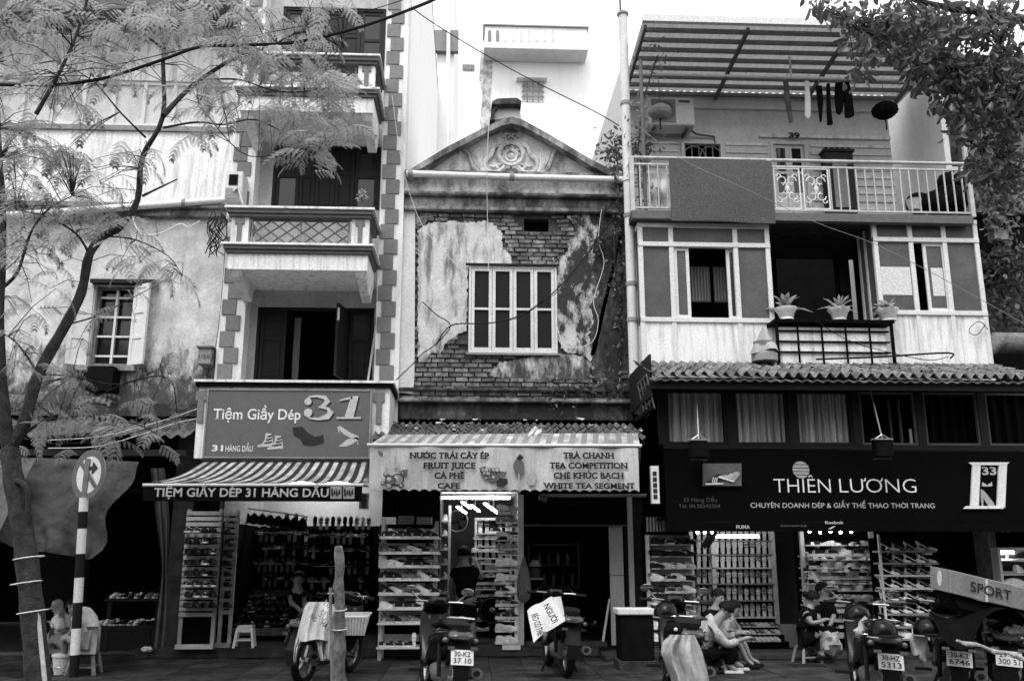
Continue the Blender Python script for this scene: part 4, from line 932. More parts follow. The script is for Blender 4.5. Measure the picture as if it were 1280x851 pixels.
# balcony floor above
zb0, zb1 = P(1000, 276, -.75).z, P(1000, 266, -.75).z
mb().box(RX0-.08, P(1216, 270, -.75).x, -.75, -.62, zb0, zb1).build('balcony_beam', M['grey'], HR)
mb().box(RX0-.07, P(1214, 270, -.75).x, -.62, 1.2, zb0+.02, zb1-.01).build('balcony_slab', M['concrete'], HR)
# second storey wall with door and window
YT = 1.15
zt3 = P(980, 118, YT).z
hd = (P(966, 230, YT).x, P(1012, 230, YT).x, zb1, P(990, 178, YT).z); hk = (P(853, 220, YT).x, P(905, 220, YT).x, zb1+.6, P(880, 178, YT).z)
m = mb(); wall_grid(m, RX0+.003, RX1-.35, zb1-.01, zt3, [hd, hk], YT, .2); m.build('upper_wall', M['cream'], HR, keep=True)
for k in range(14):
    z = zb1+.06+k*(hd[3]-zb1)/14
    for a, b in ((RX0+.05, hk[0]-.06), (hk[1]+.06, hd[0]-.06), (hd[1]+.06, RX1-.36)):
        if z > P(900, 232, YT).z or a > hd[1]: mb().box(a, b, YT-.03, YT-.001, z, z+.05).build('siding_strip', M['white'] if k % 2 else M['cream'], HR)
m = mb(); m.box(RX0+.05, RX1-.36, YT-.07, YT-.001, zt3-.35, zt3-.28); m.build('wall_moulding', M['cream'], HR); mb().box(hd[0]-.2, RX1-.36, YT-.06, YT-.001, hd[3]+.07, hd[3]+.13).build('wall_moulding', M['white'], HR)
frame(mb(), *hk, YT-.05, .1, .05).build('window_frame', M['alu'], HR)
for k in range(6): mb().tube([(hk[0]+(hk[1]-hk[0])*(k+.5)/6, YT-.02, hk[2]), (hk[0]+(hk[1]-hk[0])*(k+.5)/6, YT-.02, hk[3])], .01, 5).build('window_bar', M['midgrey'], HR)
for k in range(2):
    c = hk[0]+(hk[1]-hk[0])*(.3+.4*k); mb().tube([(c+.2*math.cos(a), YT-.03, hk[3]-.3+.2*math.sin(a)) for a in [PI*q/8 for q in range(9)]], .012, 5).build('window_scroll', M['midgrey'], HR)
mb().box(hk[0], hk[1], YT+.15, YT+.16, hk[2], hk[3]).build('pane', M['black'], HR)
dm = (hd[0]+hd[1])/2
frame(mb(), *hd, YT-.03, .12, .05, .01).build('door_frame', M['alu'], HR)
for a, b in ((hd[0]+.055, dm-.003), (dm+.003, hd[1]-.055)): leaf_door(a, b, hd[2]+.02, hd[3]-.055, YT+.02, (.55, .2, .25), M['alu'], HR, glassy=(1, 2))
ptext('39', 984, 998, 175, 168, YT, M['ink'], HR, bold=.05, lift=.075, serif=True, name='house_number')
# carved dark panel on the balcony
t = thing('carved_cabinet', 'narrow dark carved wooden cabinet standing against the balcony wall', 'cabinet', P(1051, 265, .9))
c = hole(1034, 190, 1069, 266, .85); mb().box(c[0], c[1], .85, 1.05, c[2], c[3]).build('case', M['darkwood'], t)
mb().box(c[0]+.12, c[1]-.12, .835, .849, c[2]+.1, c[3]-.15).build('scroll_panel', M['midgrey'], t)
mb().box(c[0]-.03, c[1]+.03, .82, 1.06, c[3]+.001, c[3]+.05).build('cornice', M['darkwood'], t)
for k in range(5): mb().ball((c[0]+(c[1]-c[0])*(k+.5)/5, .9, c[3]+.08), .035, 8, 5).build('finial', M['darkwood'], t)
# railing
YRl = -.68
rx0, rx1 = RX0-.06, P(1212, 235, YRl).x
zr0, zr1_ , zr2_ = P(1000, 263, YRl).z, P(1000, 209, YRl).z, P(1000, 201, YRl).z
ra = thing('balcony_railing', 'pale metal railing with thin upright bars and two scrollwork panels, round the top balcony', 'railing', ((rx0+rx1)/2, YRl, zr0))
mb().tube([(rx0, YRl, zr2_), (rx1+.03, YRl, zr2_-.0)], .027, 10).build('handrail', M['railm'], ra, smooth=True)
for z in (zr1_, zr0): mb().box(rx0, rx1, YRl-.015, YRl+.015, z-.015, z+.015).build('rail', M['railm'], ra)
for x in (rx0, P(963, 235, YRl).x, rx1): mb().box(x-.035, x+.035, YRl-.03, YRl+.03, zb1, zr2_+(.3 if x == rx1 else 0)).build('post', M['railm'], ra)
sc0 = P(1038, 235, YRl).x; x = sc0
while x < rx1-.05: mb().box(x-.01, x+.01, YRl-.01, YRl+.01, zr0+.016, zr1_-.016).build('baluster', M['railm'], ra); x += .145
x = rx0+.13
while x < P(840, 235, YRl).x: mb().box(x-.01, x+.01, YRl-.01, YRl+.01, zr0+.016, zr1_-.016).build('baluster', M['railm'], ra); x += .145
mb().box(rx0-.01, rx0+.01, YRl, YT, zr2_-.02, zr2_+.02).build('side_rail', M['alu'], ra); mb().box(rx1-.01, rx1+.01, YRl, YT, zr2_-.02, zr2_+.02).build('side_rail', M['alu'], ra)
pw = (sc0-P(966, 235, YRl).x)/2
for k in range(2):
    c0 = P(966, 235, YRl).x+pw*k; cx = c0+pw/2; cz = (zr0+zr1_)/2; hz = (zr1_-zr0)/2
    sp = frame(mb(), c0+.02, c0+pw-.02, zr0+.02, zr1_-.02, YRl-.008, .016, .02).build('scroll_frame', M['alu'], ra)
    for sx in (1, -1):
        for sz in (1, -1):
            for q in range(3):
                pts = []
                for a in range(11):
                    th = a/10*PI*1.7; r_ = (.035+.03*(q == 1))*(1-.5*a/10)*1.25; pts.append((cx+sx*(.04+.06*q*.9+r_*math.cos(th)-.02), YRl, cz+sz*(.05+.085*q*.9+r_*math.sin(th))))
                mb().tube(pts, .011, 5).build('scroll', M['alu'], sp)
    mb().ball((cx, YRl, cz), .04, 8, 5, (1, .4, 1)).build('rosette', M['alu'], sp)
# woven mat
c = hole(838, 199, 967, 277, YRl-.09)
m = mb(); m.grid(lambda u, v: (c[0]+(c[1]-c[0])*u, YRl-.09+.012*math.sin(u*9)+.01*math.sin(v*5+u*3), c[3]+(c[2]-c[3])*v+.01*math.sin(u*5)), 24, 12, thick=.02)
tag(m.build('woven_mat', M['mesh'], smooth=True), 'large dark woven mat tied over the balcony railing', 'mat')
# awning roof over the top floor
cr = thing('sheet_canopy', 'large corrugated sheet canopy on a steel frame over the top balcony', 'canopy', P(980, 100, .5))
zf_, zbk = P(980, 29, -1.0).z, P(980, 120, YT).z
cx0, cx1 = P(796, 75, -.3).x, P(1168, 75, -.3).x
ny = 10
for i in range(10):
    a = cx0+(cx1-cx0)*i/10; b = cx0+(cx1-cx0)*(i+1)/10
    m = mb(); m.grid(lambda u, v: (a+(b-a)*u*1.01, -.98+(YT+.98)*v, zf_+.05+(zbk-zf_+.0)*v+.012*math.cos(u*8*PI)), 16, 1, thick=.0); m.grid(lambda u, v: (a+(b-a)*(1-u)*1.01, -.98+(YT+.98)*v, zf_+.045+(zbk-zf_+.0)*v+.012*math.cos((1-u)*8*PI)), 16, 1); m.build('roof_sheet', M['sheetr'], cr)
for k in range(8):
    v = .1+.88*(k/7.0); y = -.98+(YT+.98)*v; z = zf_+(zbk-zf_)*v
    mb().box(cx0, cx1, y-.03, y+.03, z-.06, z+.0).build('purlin', M['midgrey'], cr)
for k in range(4):
    x = cx0+.03+(cx1-cx0-.06)*k/3; mb().bar((x, -.95, zf_-.1), (x, YT-.02, zbk-.1), .05, .07).build('rafter', M['grey'], cr)
mb().box(cx0-.03, cx1, -1.06, -.98, zf_-.06, zf_+.06).build('front_beam', M['alu'], cr)
mb().tube([(cx0+.0, -.6, zb1), (cx0+.0, -.6, zf_-.5)], .03, 8).build('post', M['grey'], cr)
zz = P(900, 95, .0).z; mb().tube([(cx0, 0, zz), (cx1, 0, zz)], .025, 8).build('tie_rod', M['alu'], cr, smooth=True)
mb().tube([(P(988, 85, 0).x, 0, zz), (P(988, 85, 0).x, 0, P(988, 52, 0).z)], .02, 6).build('hanger', M['alu'], cr)
# air conditioner
t = thing('air_conditioner', 'white outdoor air conditioner high on the wall behind the round lantern', 'air conditioner', P(838, 160, .6))
c = hole(810, 122, 868, 156, .7); mb().box(c[0], c[1], .7, YT-.05, c[2], c[3]).build('case', M['cream'], t, bev=.015)
mb().box(c[0]+.06, c[0]+.5, .69, .7, c[2]+.04, c[3]-.04).build('grille', M['midgrey'], t)
g_ = t
for k in range(5): mb().tube([(c[0]+.28+(.06+.035*k)*math.cos(a), .682, (c[2]+c[3])/2+(.06+.035*k)*.9*math.sin(a)) for a in [2*PI*q/18 for q in range(19)]], .006, 4).build('grille_ring', M['grey'], g_)
mb().box(c[1]-.28, c[1]-.08, .692, .7, c[3]-.1, c[3]-.05).build('badge', M['grey'], t)
for a in (c[0]+.1, c[1]-.15): mb().box(a, a+.04, .72, YT, c[2]-.05, c[2]-.003).build('bracket', M['grey'], t)
mb().tube([(c[1]-.05, .9, c[2]+.02), (c[1]+.1, 1.05, c[2]), (c[1]+.45, 1.1, c[2]-.02), (c[1]+.46, 1.12, c[2]-.2)], .02, 6).build('hose', M['grey'], t, smooth=True)
def lantern(label, px, py, r_, Y, mt, top):
    c = P(px, py, Y); t = thing('paper_lantern', label, 'lantern', c, 'lanterns hanging under the canopy')
    n = 24; m = mb(); prof_ = [(.12*r_, .62*r_), (.55*r_, .55*r_), (.85*r_, .32*r_), (r_, 0), (.88*r_, -.32*r_), (.55*r_, -.58*r_), (.15*r_, -.68*r_)]
    vs = []; 
    for rr_, z in prof_:
        for k in range(n): a = 2*PI*k/n; q = rr_*(1+.05*(1 if k % 2 else -1)); vs.append(c+Vector((q*math.cos(a), q*math.sin(a), z)))
    fs_ = [(i*n+k, (i+1)*n+k, (i+1)*n+(k+1) % n, i*n+(k+1) % n) for i in range(6) for k in range(n)]
    m.add(vs, fs_); m.build('shade', mt, t)
    mb().tube([c+Vector((0, 0, .6*r_)), (c.x, c.y, top)], .006, 5).build('cord', M['grey'], t); mb().lathe([(.14*r_, 0), (.14*r_, .08*r_)], c+Vector((0, 0, .6*r_)), 10).build('cap', M['dark'], t)
    mb().tube([c+Vector((0, 0, -.68*r_)), c+Vector((0, 0, -1.7*r_))], .012, 5).build('tassel', M['dark'], t)
lantern('grey ribbed paper lantern hanging in front of the air conditioner', 825, 140, .2, .2, M['midgrey'], zz)
lantern('dark ribbed paper lantern hanging right of the black clothes', 1106, 138, .22, .1, M['cloth_d'], zz)
# laundry
def garment(name, label, pix, Y, mt, cat='garment', hang=None):
    a = [P(x, y, Y) for x, y in pix]; t = thing(name, label, cat, P(sum(p[0] for p in pix)/len(pix), max(p[1] for p in pix), Y), 'washing hung under the canopy')
    m = mb(); q = [(p.x, p.z) for p in a]; m.prism(q, Y-.02, Y+.02); m.build('cloth', mt, t, bev=.01)
    hx = hang or pix[0][0]+3; y0 = min(p[1] for p in pix); mb().tube([P(hx, y0+2, Y), P(hx+.5, y0-6, Y), P(hx+3, y0-8, Y)], .008, 5).build('hanger_hook', M['steel'], t); return t
garment('hanging_scarf', 'pale grey scarf hung at the left of the washing line', [(979, 102), (985, 101), (987, 118), (989, 135), (991, 152), (987, 155), (984, 140), (981, 125)], .0, M['cloth_g'], 'scarf')
garment('hanging_towel', 'narrow white towel hanging on the washing line', [(1006, 101), (1011, 102), (1013, 125), (1013, 145), (1010, 150), (1006, 146), (1006, 120)], .0, M['cloth_w'], 'towel')
garment('stocking', 'thin black stocking with a ring at its top', [(1020, 108), (1027, 107), (1029, 125), (1027, 152), (1025, 154), (1022, 130)], .0, M['cloth_d'], 'stocking')
garment('trousers', 'narrow black trouser leg hanging third from the right', [(1033, 105), (1037, 104), (1039, 140), (1041, 156), (1034, 157), (1033, 130)], .0, M['cloth_d'], 'trousers')
garment('trousers', 'black shorts hanging between the trouser leg and the black jacket', [(1044, 104), (1053, 103), (1056, 120), (1053, 140), (1050, 144), (1045, 141), (1043, 120)], .0, M['cloth_d'], 'shorts')
garment('jacket', 'black jacket hanging rightmost on the washing line', [(1056, 103), (1061, 102), (1065, 120), (1068, 145), (1061, 148), (1056, 147), (1055, 120)], .0, M['cloth_d'], 'jacket')
# balcony clutter
sheet('white_cloth', 'white sheet bundled behind the railing at the left end of the balcony', 'cloth', lambda u, v: P(812+24*u, 217+42*v, -.4+.05*math.sin(u*12)+.04*math.sin(v*9)), 10, 8, M['cloth_w'])
t = thing('seated_bundle', 'dark cloth bundle piled at the right end of the balcony', 'bundle', P(1165, 262, -.1))
for dx, dz, r_ in ((0, .1, .22), (.3, .12, .25), (.55, .2, .3), (.6, .5, .22)): mb().ball(P(1150, 262, -.1)+Vector((dx, .05*dx, dz)), r_, 10, 7, (1.1, .8, .9)).build('fold', M['cloth_d'], t, smooth=True)
sheet('awning_cloth', 'grey slanting screen cloth at the right end of the top balcony', 'screen', quadsheet(P(1164, 160, .9), P(1200, 125, .2), P(1166, 225, .9), P(1214, 215, -.3), 0, .03, 2), 8, 8, M['cloth_g'])
t = thing('flower_pot', 'small pale flower pot behind the railing bars on the right', 'pot', P(1143, 263, -.3)); mb().lathe([(.08, 0), (.12, .16), (.13, .18)], P(1143, 263, -.3), 12).build('pot', M['cream'], t)
# climbing plant beside the downpipe
def leafmass(name, label, cat, pts, n, L, wd, mt, seed, spread, group=None, droop=.5, stems=None):
    r_ = random.Random(seed); c0 = Vector(pts[-1]); t = thing(name, label, cat, c0, group); m = mb()
    for k in range(n):
        i = r_.randrange(len(pts)); c = Vector(pts[i])+Vector((r_.gauss(0, spread), r_.gauss(0, spread*.7), r_.gauss(0, spread)))
        d = Vector((r_.uniform(-1, 1), r_.uniform(-1, .4), r_.uniform(-1, .6)-droop)).normalized(); s_ = d.cross(Vector((r_.uniform(-1, 1), r_.uniform(-1, 1), r_.uniform(-.3, 1)))).normalized()*wd*r_.uniform(.6, 1.2); l = L*r_.uniform(.6, 1.3)
        q = [c, c+d*l*.35+s_, c+d*l*.7+s_*.8, c+d*l, c+d*l*.7-s_*.8, c+d*l*.35-s_]; m.add(q, [(0, 1, 2, 3), (0, 3, 4, 5)])
    m.build('foliage', mt, t)
    if stems:
        for s in stems: mb().tube(s, .012, 5).build('stem', M['bark'], t)
    return t
leafmass('climbing_plant', 'bushy plant rooted at the top right corner of the gabled house', 'plant', [P(765, 185, -.1), P(775, 175, -.1), P(770, 200, -.1), P(800, 190, -.2), P(803, 175, -.2), P(775, 215, -.1)], 420, .1, .022, M['leaf_d'], 4, .14, stems=[[P(775, 240, 0), P(772, 205, -.1), P(768, 175, -.1)]])
leafmass('creeper', 'dark creeper hanging down the stained right edge of the gabled house', 'plant', [P(x, y, -.02) for x, y in ((775, 250), (770, 275), (765, 300), (776, 330), (770, 360), (778, 400), (772, 430), (765, 470), (775, 490), (748, 300), (750, 486), (700, 490), (725, 487))], 700, .09, .02, M['leaf_d'], 5, .12, stems=[[P(772, 500, 0), P(776, 420, 0), P(768, 330, 0), P(776, 245, 0)], [P(768, 330, -.02), P(745, 300, -.05), P(757, 260, -.02)]])
leafmass('creeper', 'pale creeper wound round the pipes at the left end of the top balcony', 'plant', [P(x, y, -.5) for x, y in ((797, 130), (800, 150), (795, 175), (800, 200), (803, 225), (799, 250), (812, 235), (822, 60), (824, 80))], 220, .09, .018, M['leaf'], 6, .1, stems=[[P(800, 262, -.5), P(797, 200, -.5), P(802, 130, -.5), P(822, 70, -.5)]])
# recess shelf with three pots
Ysf = -.95
s0, s1 = P(968, 400, Ysf).x, P(1118, 400, Ysf).x; zs_ = P(1040, 399, Ysf).z; zsb = P(1040, 452, Ysf).z
t = thing('plant_shelf', 'black iron rack with white panels and three potted plants before the dark recess', 'rack', ((s0+s1)/2, Ysf, zsb))
mb().box(s0, s1, Ysf, -.35, zs_-.05, zs_).build('shelf', M['black'], t)
for x in (s0+.02, s1-.06): mb().box(x, x+.04, Ysf+.02, Ysf+.06, zsb-.1, zs_-.051).build('leg', M['black'], t)
mb().box(s0+.06, s1-.1, Ysf+.12, Ysf+.13, zsb-.05, zs_-.1).build('back_panel', M['white'], t)
for k in range(1, 5): x = s0+(s1-s0)*k/5; mb().box(x-.012, x+.012, Ysf+.06, Ysf+.085, zsb-.08, zs_-.051).build('bar', M['black'], t)
for k in range(1, 4): z = zsb+(zs_-zsb)*k/4; mb().box(s0+.06, s1-.06, Ysf+.086, Ysf+.11, z-.012, z+.012).build('bar', M['black'], t)
def potted(label, px, kind):
    c = Vector((P(px, 396, -.75).x, -.75, zs_)); t = thing('potted_plant', label, 'potted plant', c, 'pots on the iron rack')
    mb().lathe([(.07, 0), (.12, .03), (.1, .06), (.13, .14), (.17, .2), (.17, .22), (.15, .22), (.14, .18)], c, 16).build('pot', M['plastic'], t, smooth=True)
    r_ = random.Random(px); m = mb()
    for k in range(26 if kind else 14):
        a = r_.uniform(0, 2*PI); el = r_.uniform(.2, 1.3); L_ = r_.uniform(.28, .46); d = Vector((math.cos(a)*math.cos(el), math.sin(a)*math.cos(el), math.sin(el))); s_ = d.cross(Vector((0, 0, 1))).normalized()*(.022 if kind else .04)
        b = c+Vector((0, 0, .2)); q = []
        for f_, ww in ((0, .3), (.3, 1), (.65, .9), (1, .1)): p_ = b+d*L_*f_+Vector((0, 0, -.25*f_*f_*L_*1.6)); q += [p_-s_*ww, p_+s_*ww]
        m.add(q, [(0,1,3,2),(2,3,5,4),(4,5,7,6)])
    m.build('foliage', M['leaf'], t)
potted('white pot with broad arching leaves at the left end of the iron rack', 983, 0)
potted('white pot with dense narrow leaves in the middle of the iron rack', 1049, 1)
potted('white pot with few broad leaves at the right end of the iron rack', 1110, 0)
t = thing('covered_statuette', 'small bundle under a white peaked cloth on the tile roof', 'bundle', P(955, 450, -1.0))
c = P(956, 452, -1.0); mb().lathe([(.2, 0), (.2, .1), (.14, .2), (.16, .3)], c, 10).build('base', M['midgrey'], t)
m = mb(); vs = []; n = 18
for i, (r_, z) in enumerate(((.01, .5), (.05, .42), (.1, .33), (.17, .22), (.2, .13))):
    for k in range(n): a = 2*PI*k/n; vs.append(c+Vector(((r_*(1+.15*math.sin(3*a+i)))*math.cos(a), r_*(1+.15*math.sin(4*a))*math.sin(a), z+.03*math.sin(2*a+i))))
m.add(vs, [(i*n+k, (i+1)*n+k, (i+1)*n+(k+1) % n, i*n+(k+1) % n) for i in range(4) for k in range(n)]); m.build('cover', M['cloth_l'], t, smooth=True)
# wavy tile roof
zra, zrf = P(1040, 458, -.7).z, P(1040, 468, -2.0).z
rf = thing('wavy_roof', 'long roof of wavy pale tiles over the curtained windows and the black sign', 'roof', P(1040, 474, -1.9))
xa, xb = P(812, 470, -1.9).x, P(1300, 470, -1.9).x; n = 38; tw = (xb-xa)/n; tmesh = None
for j in range(4):
    for i in range(n):
        loc = (xa+(i+.5)*tw, -.7-.32*j, zra+(zrf-zra)*j/4+.012*(3-j))
        if tmesh is None:
            g = mb(); g.grid(lambda a, b: ((a-.5)*tw*1.03, -b*.38, b*.38*(zrf-zra)/1.3+.036*math.cos(2*PI*a)), 12, 1, thick=.02); o = g.build('roof_tile', M['tile'], rf, smooth=True); tmesh = o.data; off = o.location+wl(rf); o.location = Vector(loc)-wl(rf)+off
        else: inst(tmesh, rf, Vector(loc)+off+Vector((0, rnd.uniform(-.015, .015), rnd.uniform(-.006, .006))), (rnd.uniform(-.03, .03), rnd.uniform(-.015, .015), rnd.uniform(-.03, .03)), name='roof_tile')
mb().box(xa, xb, -1.92, -1.84, zrf-.2, zrf-.09).build('fascia', M['darkwood'], rf)
m = mb(); m.grid(lambda u, v: (xa-.02+(xb-xa)*u, -1.98-.02*v, zrf-.07-.03*v+.012*math.cos(u*n*2*PI)), n*6, 1, thick=.01); m.build('valance_strip', M['tile'], rf)
mb().box(xa, xa+.03, -1.9, -.3, zrf-.3, zra-.1).build('gable_board', M['darkwood'], rf)
# curtained window band
YW = -1.3
wx0, wx1 = P(828, 520, YW).x, P(1300, 520, YW).x; wz0, wz1 = P(1040, 562, YW).z, P(1040, 478, YW).z
wbnd = thing('curtained_window', 'long row of dark framed windows with sheer pale curtains above the black sign', 'window', ((wx0+wx1)/2, YW, wz0))
cols_ = [828, 913, 990, 1070, 1150, 1228, 1312]
xs = [P(c, 520, YW).x for c in cols_]; zi0, zi1 = P(1040, 556, YW).z, P(1040, 489, YW).z
mb().box(wx0, wx1, YW-.02, YW+.08, zi1+.001, wz1+.05).build('head', M['black'], wbnd); mb().box(wx0, wx1, YW-.03, YW+.1, wz0, zi0-.001).build('sill', M['darkwood'], wbnd)
for x in xs: mb().box(x-.06, x+.06, YW-.015, YW+.07, zi0, zi1).build('mullion', M['darkwood'], wbnd)
for k, (a, b) in enumerate(zip(xs, xs[1:])):
    frame(mb(), a+.061, b-.061, zi0+.005, zi1-.005, YW, .05, .03).build('sash', M['darkwood'] if k < 3 else M['grey'], wbnd)
    if k < 3:
        m = mb(); ph = k*1.7; m.grid(lambda u, v: (a+.09+(b-a-.18)*u, YW+.09+.025*math.sin(u*(34+6*k)+ph)+.01*math.sin(u*90), zi1-.03+(zi0-zi1+.05)*v), 60, 1); m.build('curtain', M['curtain'], wbnd, smooth=True)
    elif k == 3:
        for c0, w_ in ((.55, .05), (.7, .06)): m = mb(); m.grid(lambda u, v: (a+(b-a)*(c0+w_*u), YW+.09+.02*math.sin(u*8), zi1-.1+(zi0-zi1+.12)*v), 8, 1); m.build('curtain', M['grey'], wbnd, smooth=True)
        mb().box(a+(b-a)*.85, a+(b-a)*.89, YW+.08, YW+.09, zi0+.03, zi0+.25).build('paper_strip', M['paper'], wbnd)
    else:
        m = mb(); m.grid(lambda u, v: (a+.09+(b-a-.18)*u, YW+.1+.02*math.sin(u*30), zi1-.03+(zi0-zi1+.05)*v), 50, 1); m.build('curtain', M['black'], wbnd, smooth=True)
mb().box(wx0, wx1, YW+.3, YW+.32, wz0, wz1).build('backing', M['black'], wbnd)
# black sign
YK = -1.42
bs = thing('black_sign', 'long black sign reading THIÊN LƯƠNG with a white 33 emblem', 'sign', P(1050, 650, YK))
bz0, bz1 = P(1050, 652, YK).z, P(1050, 563, YK).z
mb().box(wx0-.02, wx1, YK, YK+.1, bz0, bz1).build('board', M['black'], bs)
ptext('THIÊN', 967, 1038, 615.5, 598.5, YK, M['inkw'], bs, bold=-.012); ptext('LƯƠNG', 1049, 1145, 615.5, 598.5, YK, M['inkw'], bs, bold=-.012)
ptext('CHUYÊN DOANH DÉP & GIẦY THỂ THAO THỜI TRANG', 938, 1168, 634.5, 628.5, YK, M['letterl'], bs)
ptext('33 Hàng Dầu', 854, 896, 627, 622, YK, M['letterd'], bs); ptext('Tel: 04.38242504', 848, 900, 634.5, 630, YK, M['letterd'], bs)
m = mb(); zz_ = lambda y: P(1001, y, YK).z; r_ = .12; cc = P(1001, 587, YK)
for k in range(5):
    y0 = -1+.4*k+.04; y1 = y0+.32
    pts = [(math.sqrt(max(0, 1-y*y))*s_, y+(.06*math.sin(6*s_))) for s_, ys in ((-1, (y0, (y0+y1)/2, y1)), (1, (y1, (y0+y1)/2, y0))) for y in ys]
    m.add([(cc.x+x*r_, YK-.006, cc.z+y*r_) for x, y in pts], [tuple(range(6))])
m.build('logo', M['inkg'], bs)
sp = mb(); sp.ppoly([(879, 579), (927, 579), (927, 607), (879, 607)], YK-.05, .05); pn = sp.build('picture_panel', M['grey'], bs)
for ox, oy, an in ((0, 1, 0), (18, -8, .7)):
    flat('printed_shoe', poly4(882+ox, 602+oy, 22, 13, [(0, .05), (.2, -.2), (.42, -.25), (.55, -.75), (.75, -.85), (.9, -.7), (1, 0), (.98, .12), (0, .2)], an*.8), YK-.05, M['ink'] if not an else M['inkg'], bs, lift=.006+an*.01)
    flat('printed_sole', poly4(882+ox, 602+oy, 22, 13, [(0, .05), (1, 0.02), (1, .14), (0, .22)], an*.8), YK-.05, M['inkw'], bs, lift=.012+an*.01)
    for k in range(3): flat('printed_stripe', poly4(882+ox, 602+oy, 22, 13, [(.42+.11*k, -.5), (.47+.11*k, -.5), (.41+.11*k, 0), (.36+.11*k, 0)], an*.8), YK-.05, M['inkw'], bs, lift=.014+an*.01)
# II emblem
for a, b in ((1216, 1226), (1249, 1259)):
    flat('emblem_column', [(a, 579), (b, 579), (b-2.5, 634), (a-2.5, 634)], YK, M['inkw'], bs, lift=.03, dep=.03)
flat('emblem_bar', [(1211, 577.5), (1262, 577.5), (1258, 581), (1215, 581)], YK, M['inkw'], bs, lift=.034, dep=.03); flat('emblem_bar', [(1209, 632), (1252, 632), (1255, 635.5), (1205, 635.5)], YK, M['inkw'], bs, lift=.034, dep=.03)
ptext('33', 1227, 1245, 593, 583, YK, M['letterl'], bs, bold=.03)
flat('painted_heel_shoe', [(1226, 611), (1230, 613), (1235, 619), (1242, 628), (1244, 633.5), (1237, 633.5), (1232, 627), (1229.6, 622), (1229, 633.5), (1227.4, 633.5), (1226, 622)], YK, M['inkg'], bs, lift=.008)
for sx in (1, -1): flat('painted_bow', [(1234, 606), (1234+sx*6, 602), (1234+sx*6.5, 607), (1234+sx*1, 608)], YK, M['letterl'], bs, lift=.01)
for s_, a, b, y0, y1, k in (('PUMA', 920, 937, 660.5, 656, 'letterl'), ('Reebok', 1031, 1054, 654.5, 651, 'letterl'), ('converse', 975, 1008, 658, 655, 'letterd')):
    if k != 'x': ptext(s_, a, b, y0, y1, YK-.01, M[k], bs, bold=.02, lift=.012, name='lettering')
mb().box(wx0-.02, wx1, YK+.0, YK+.08, P(1050, 664, YK).z, bz0-.003).build('lower_board', M['black'], bs)
flat('printed_mark', [(1035, 661), (1041, 657.5), (1045, 657), (1039, 661)], YK, M['letterl'], bs, lift=.012)
# flood lamps on arms
def flood(label, px, py, top):
    c = P(px, py, -1.75); t = thing('flood_lamp', label, 'lamp', c, 'flood lamps over the black sign')
    mb().box(c.x-.13, c.x+.13, c.y-.06, c.y+.08, c.z-.12, c.z+.12).build('housing', M['dark'], t, bev=.02)
    mb().box(c.x-.11, c.x+.11, c.y-.0, c.y+.1, c.z-.14, c.z-.121).build('lens', M['lens'], t)
    mb().box(c.x-.15, c.x+.12, c.y-.07, c.y+.05, c.z+.121, c.z+.14).build('visor', M['midgrey'], t)
    mb().tube([c+Vector((0, 0, .14)), P(*top, -1.6)], .012, 6).build('arm', M['steel'], t)
    mb().tube([c+Vector((-.1, 0, .14)), c+Vector((0, 0, .2)), c+Vector((.1, 0, .14))], .01, 5).build('yoke', M['steel'], t)
flood('dark flood lamp on a rod above the shoe picture of the black sign', 874, 562, (871, 500))
flood('dark flood lamp on a slanting rod above the letters of the black sign', 1104, 561, (1088, 488))
# small illuminated side sign and lattice bracket at the roof's left end
t = thing('side_sign', 'narrow white projecting sign with dark letters left of the black sign', 'sign', P(819, 630, -1.5)); c = hole(814, 582, 824, 629, -1.5); mb().box(c[0], c[1], -1.5, -1.42, c[2], c[3]).build('board', M['inkw'], t)
for k in range(5): z = c[2]+.06+(c[3]-c[2]-.12)*k/5; mb().box(c[0]+.025, c[1]-.03, -1.506, -1.501, z, z+.06).build('letter_mark', M['ink'], t)
t = thing('lattice_bracket', 'slatted metal grille hanging at the left end of the wavy roof', 'grille', P(815, 520, -1.6))
a0 = [P(797, 480, -1.2), P(808, 468, -1.8), P(818, 510, -1.8), P(806, 520, -1.2)]
for k in range(5): mb().tube([a0[0].lerp(a0[3], k/4), a0[1].lerp(a0[2], k/4)], .012, 5).build('bar', M['steel'], t)
for k in range(4): mb().tube([a0[0].lerp(a0[1], k/3), a0[3].lerp(a0[2], k/3)], .012, 5).build('bar', M['steel'], t)
mb().bar(P(795, 525, -1.4), P(818, 508, -1.8), .05).build('arm', M['dark'], t)
# far right neighbour
fr_ = thing('dark_neighbour', 'shadowy neighbouring house with planks and a plant balcony at the right edge', 'house', P(1262, 450, .3))
xa, xb = RX1+.12, P(1420, 400, .2).x
mb().box(xa, xb, .2, 3, zf2-1, P(1262, 255, .2).z).build('wall', M['dark'], fr_); mb().box(xa-.1, xb, .1, 3, P(1262, 266, .1).z, P(1262, 238, .1).z).build('balcony_slab', M['midgrey'], fr_)
mb().box(xa-.1, xb, .35, 3, P(1262, 237, .1).z, P(1262, 60, .1).z).build('upper_wall', M['grey'], fr_)
for k in range(12): x = xa+.05+k*.12; mb().box(x, x+.025, .12, .14, P(1262, 238, .1).z, P(1262, 214, .1).z).build('baluster', M['dark'], fr_)
mb().box(xa-.1, xb, .09, .16, P(1262, 214, .1).z, P(1262, 210, .1).z).build('handrail', M['alu'], fr_)
for k in range(4): mb().box(xa+.05+k*.3, xa+.33+k*.3, .1+.03*(k % 2), .18, P(1250, 420, .1).z, P(1250, 365, .1).z+.05*(k % 3)).build('plank', M['wood'], fr_)
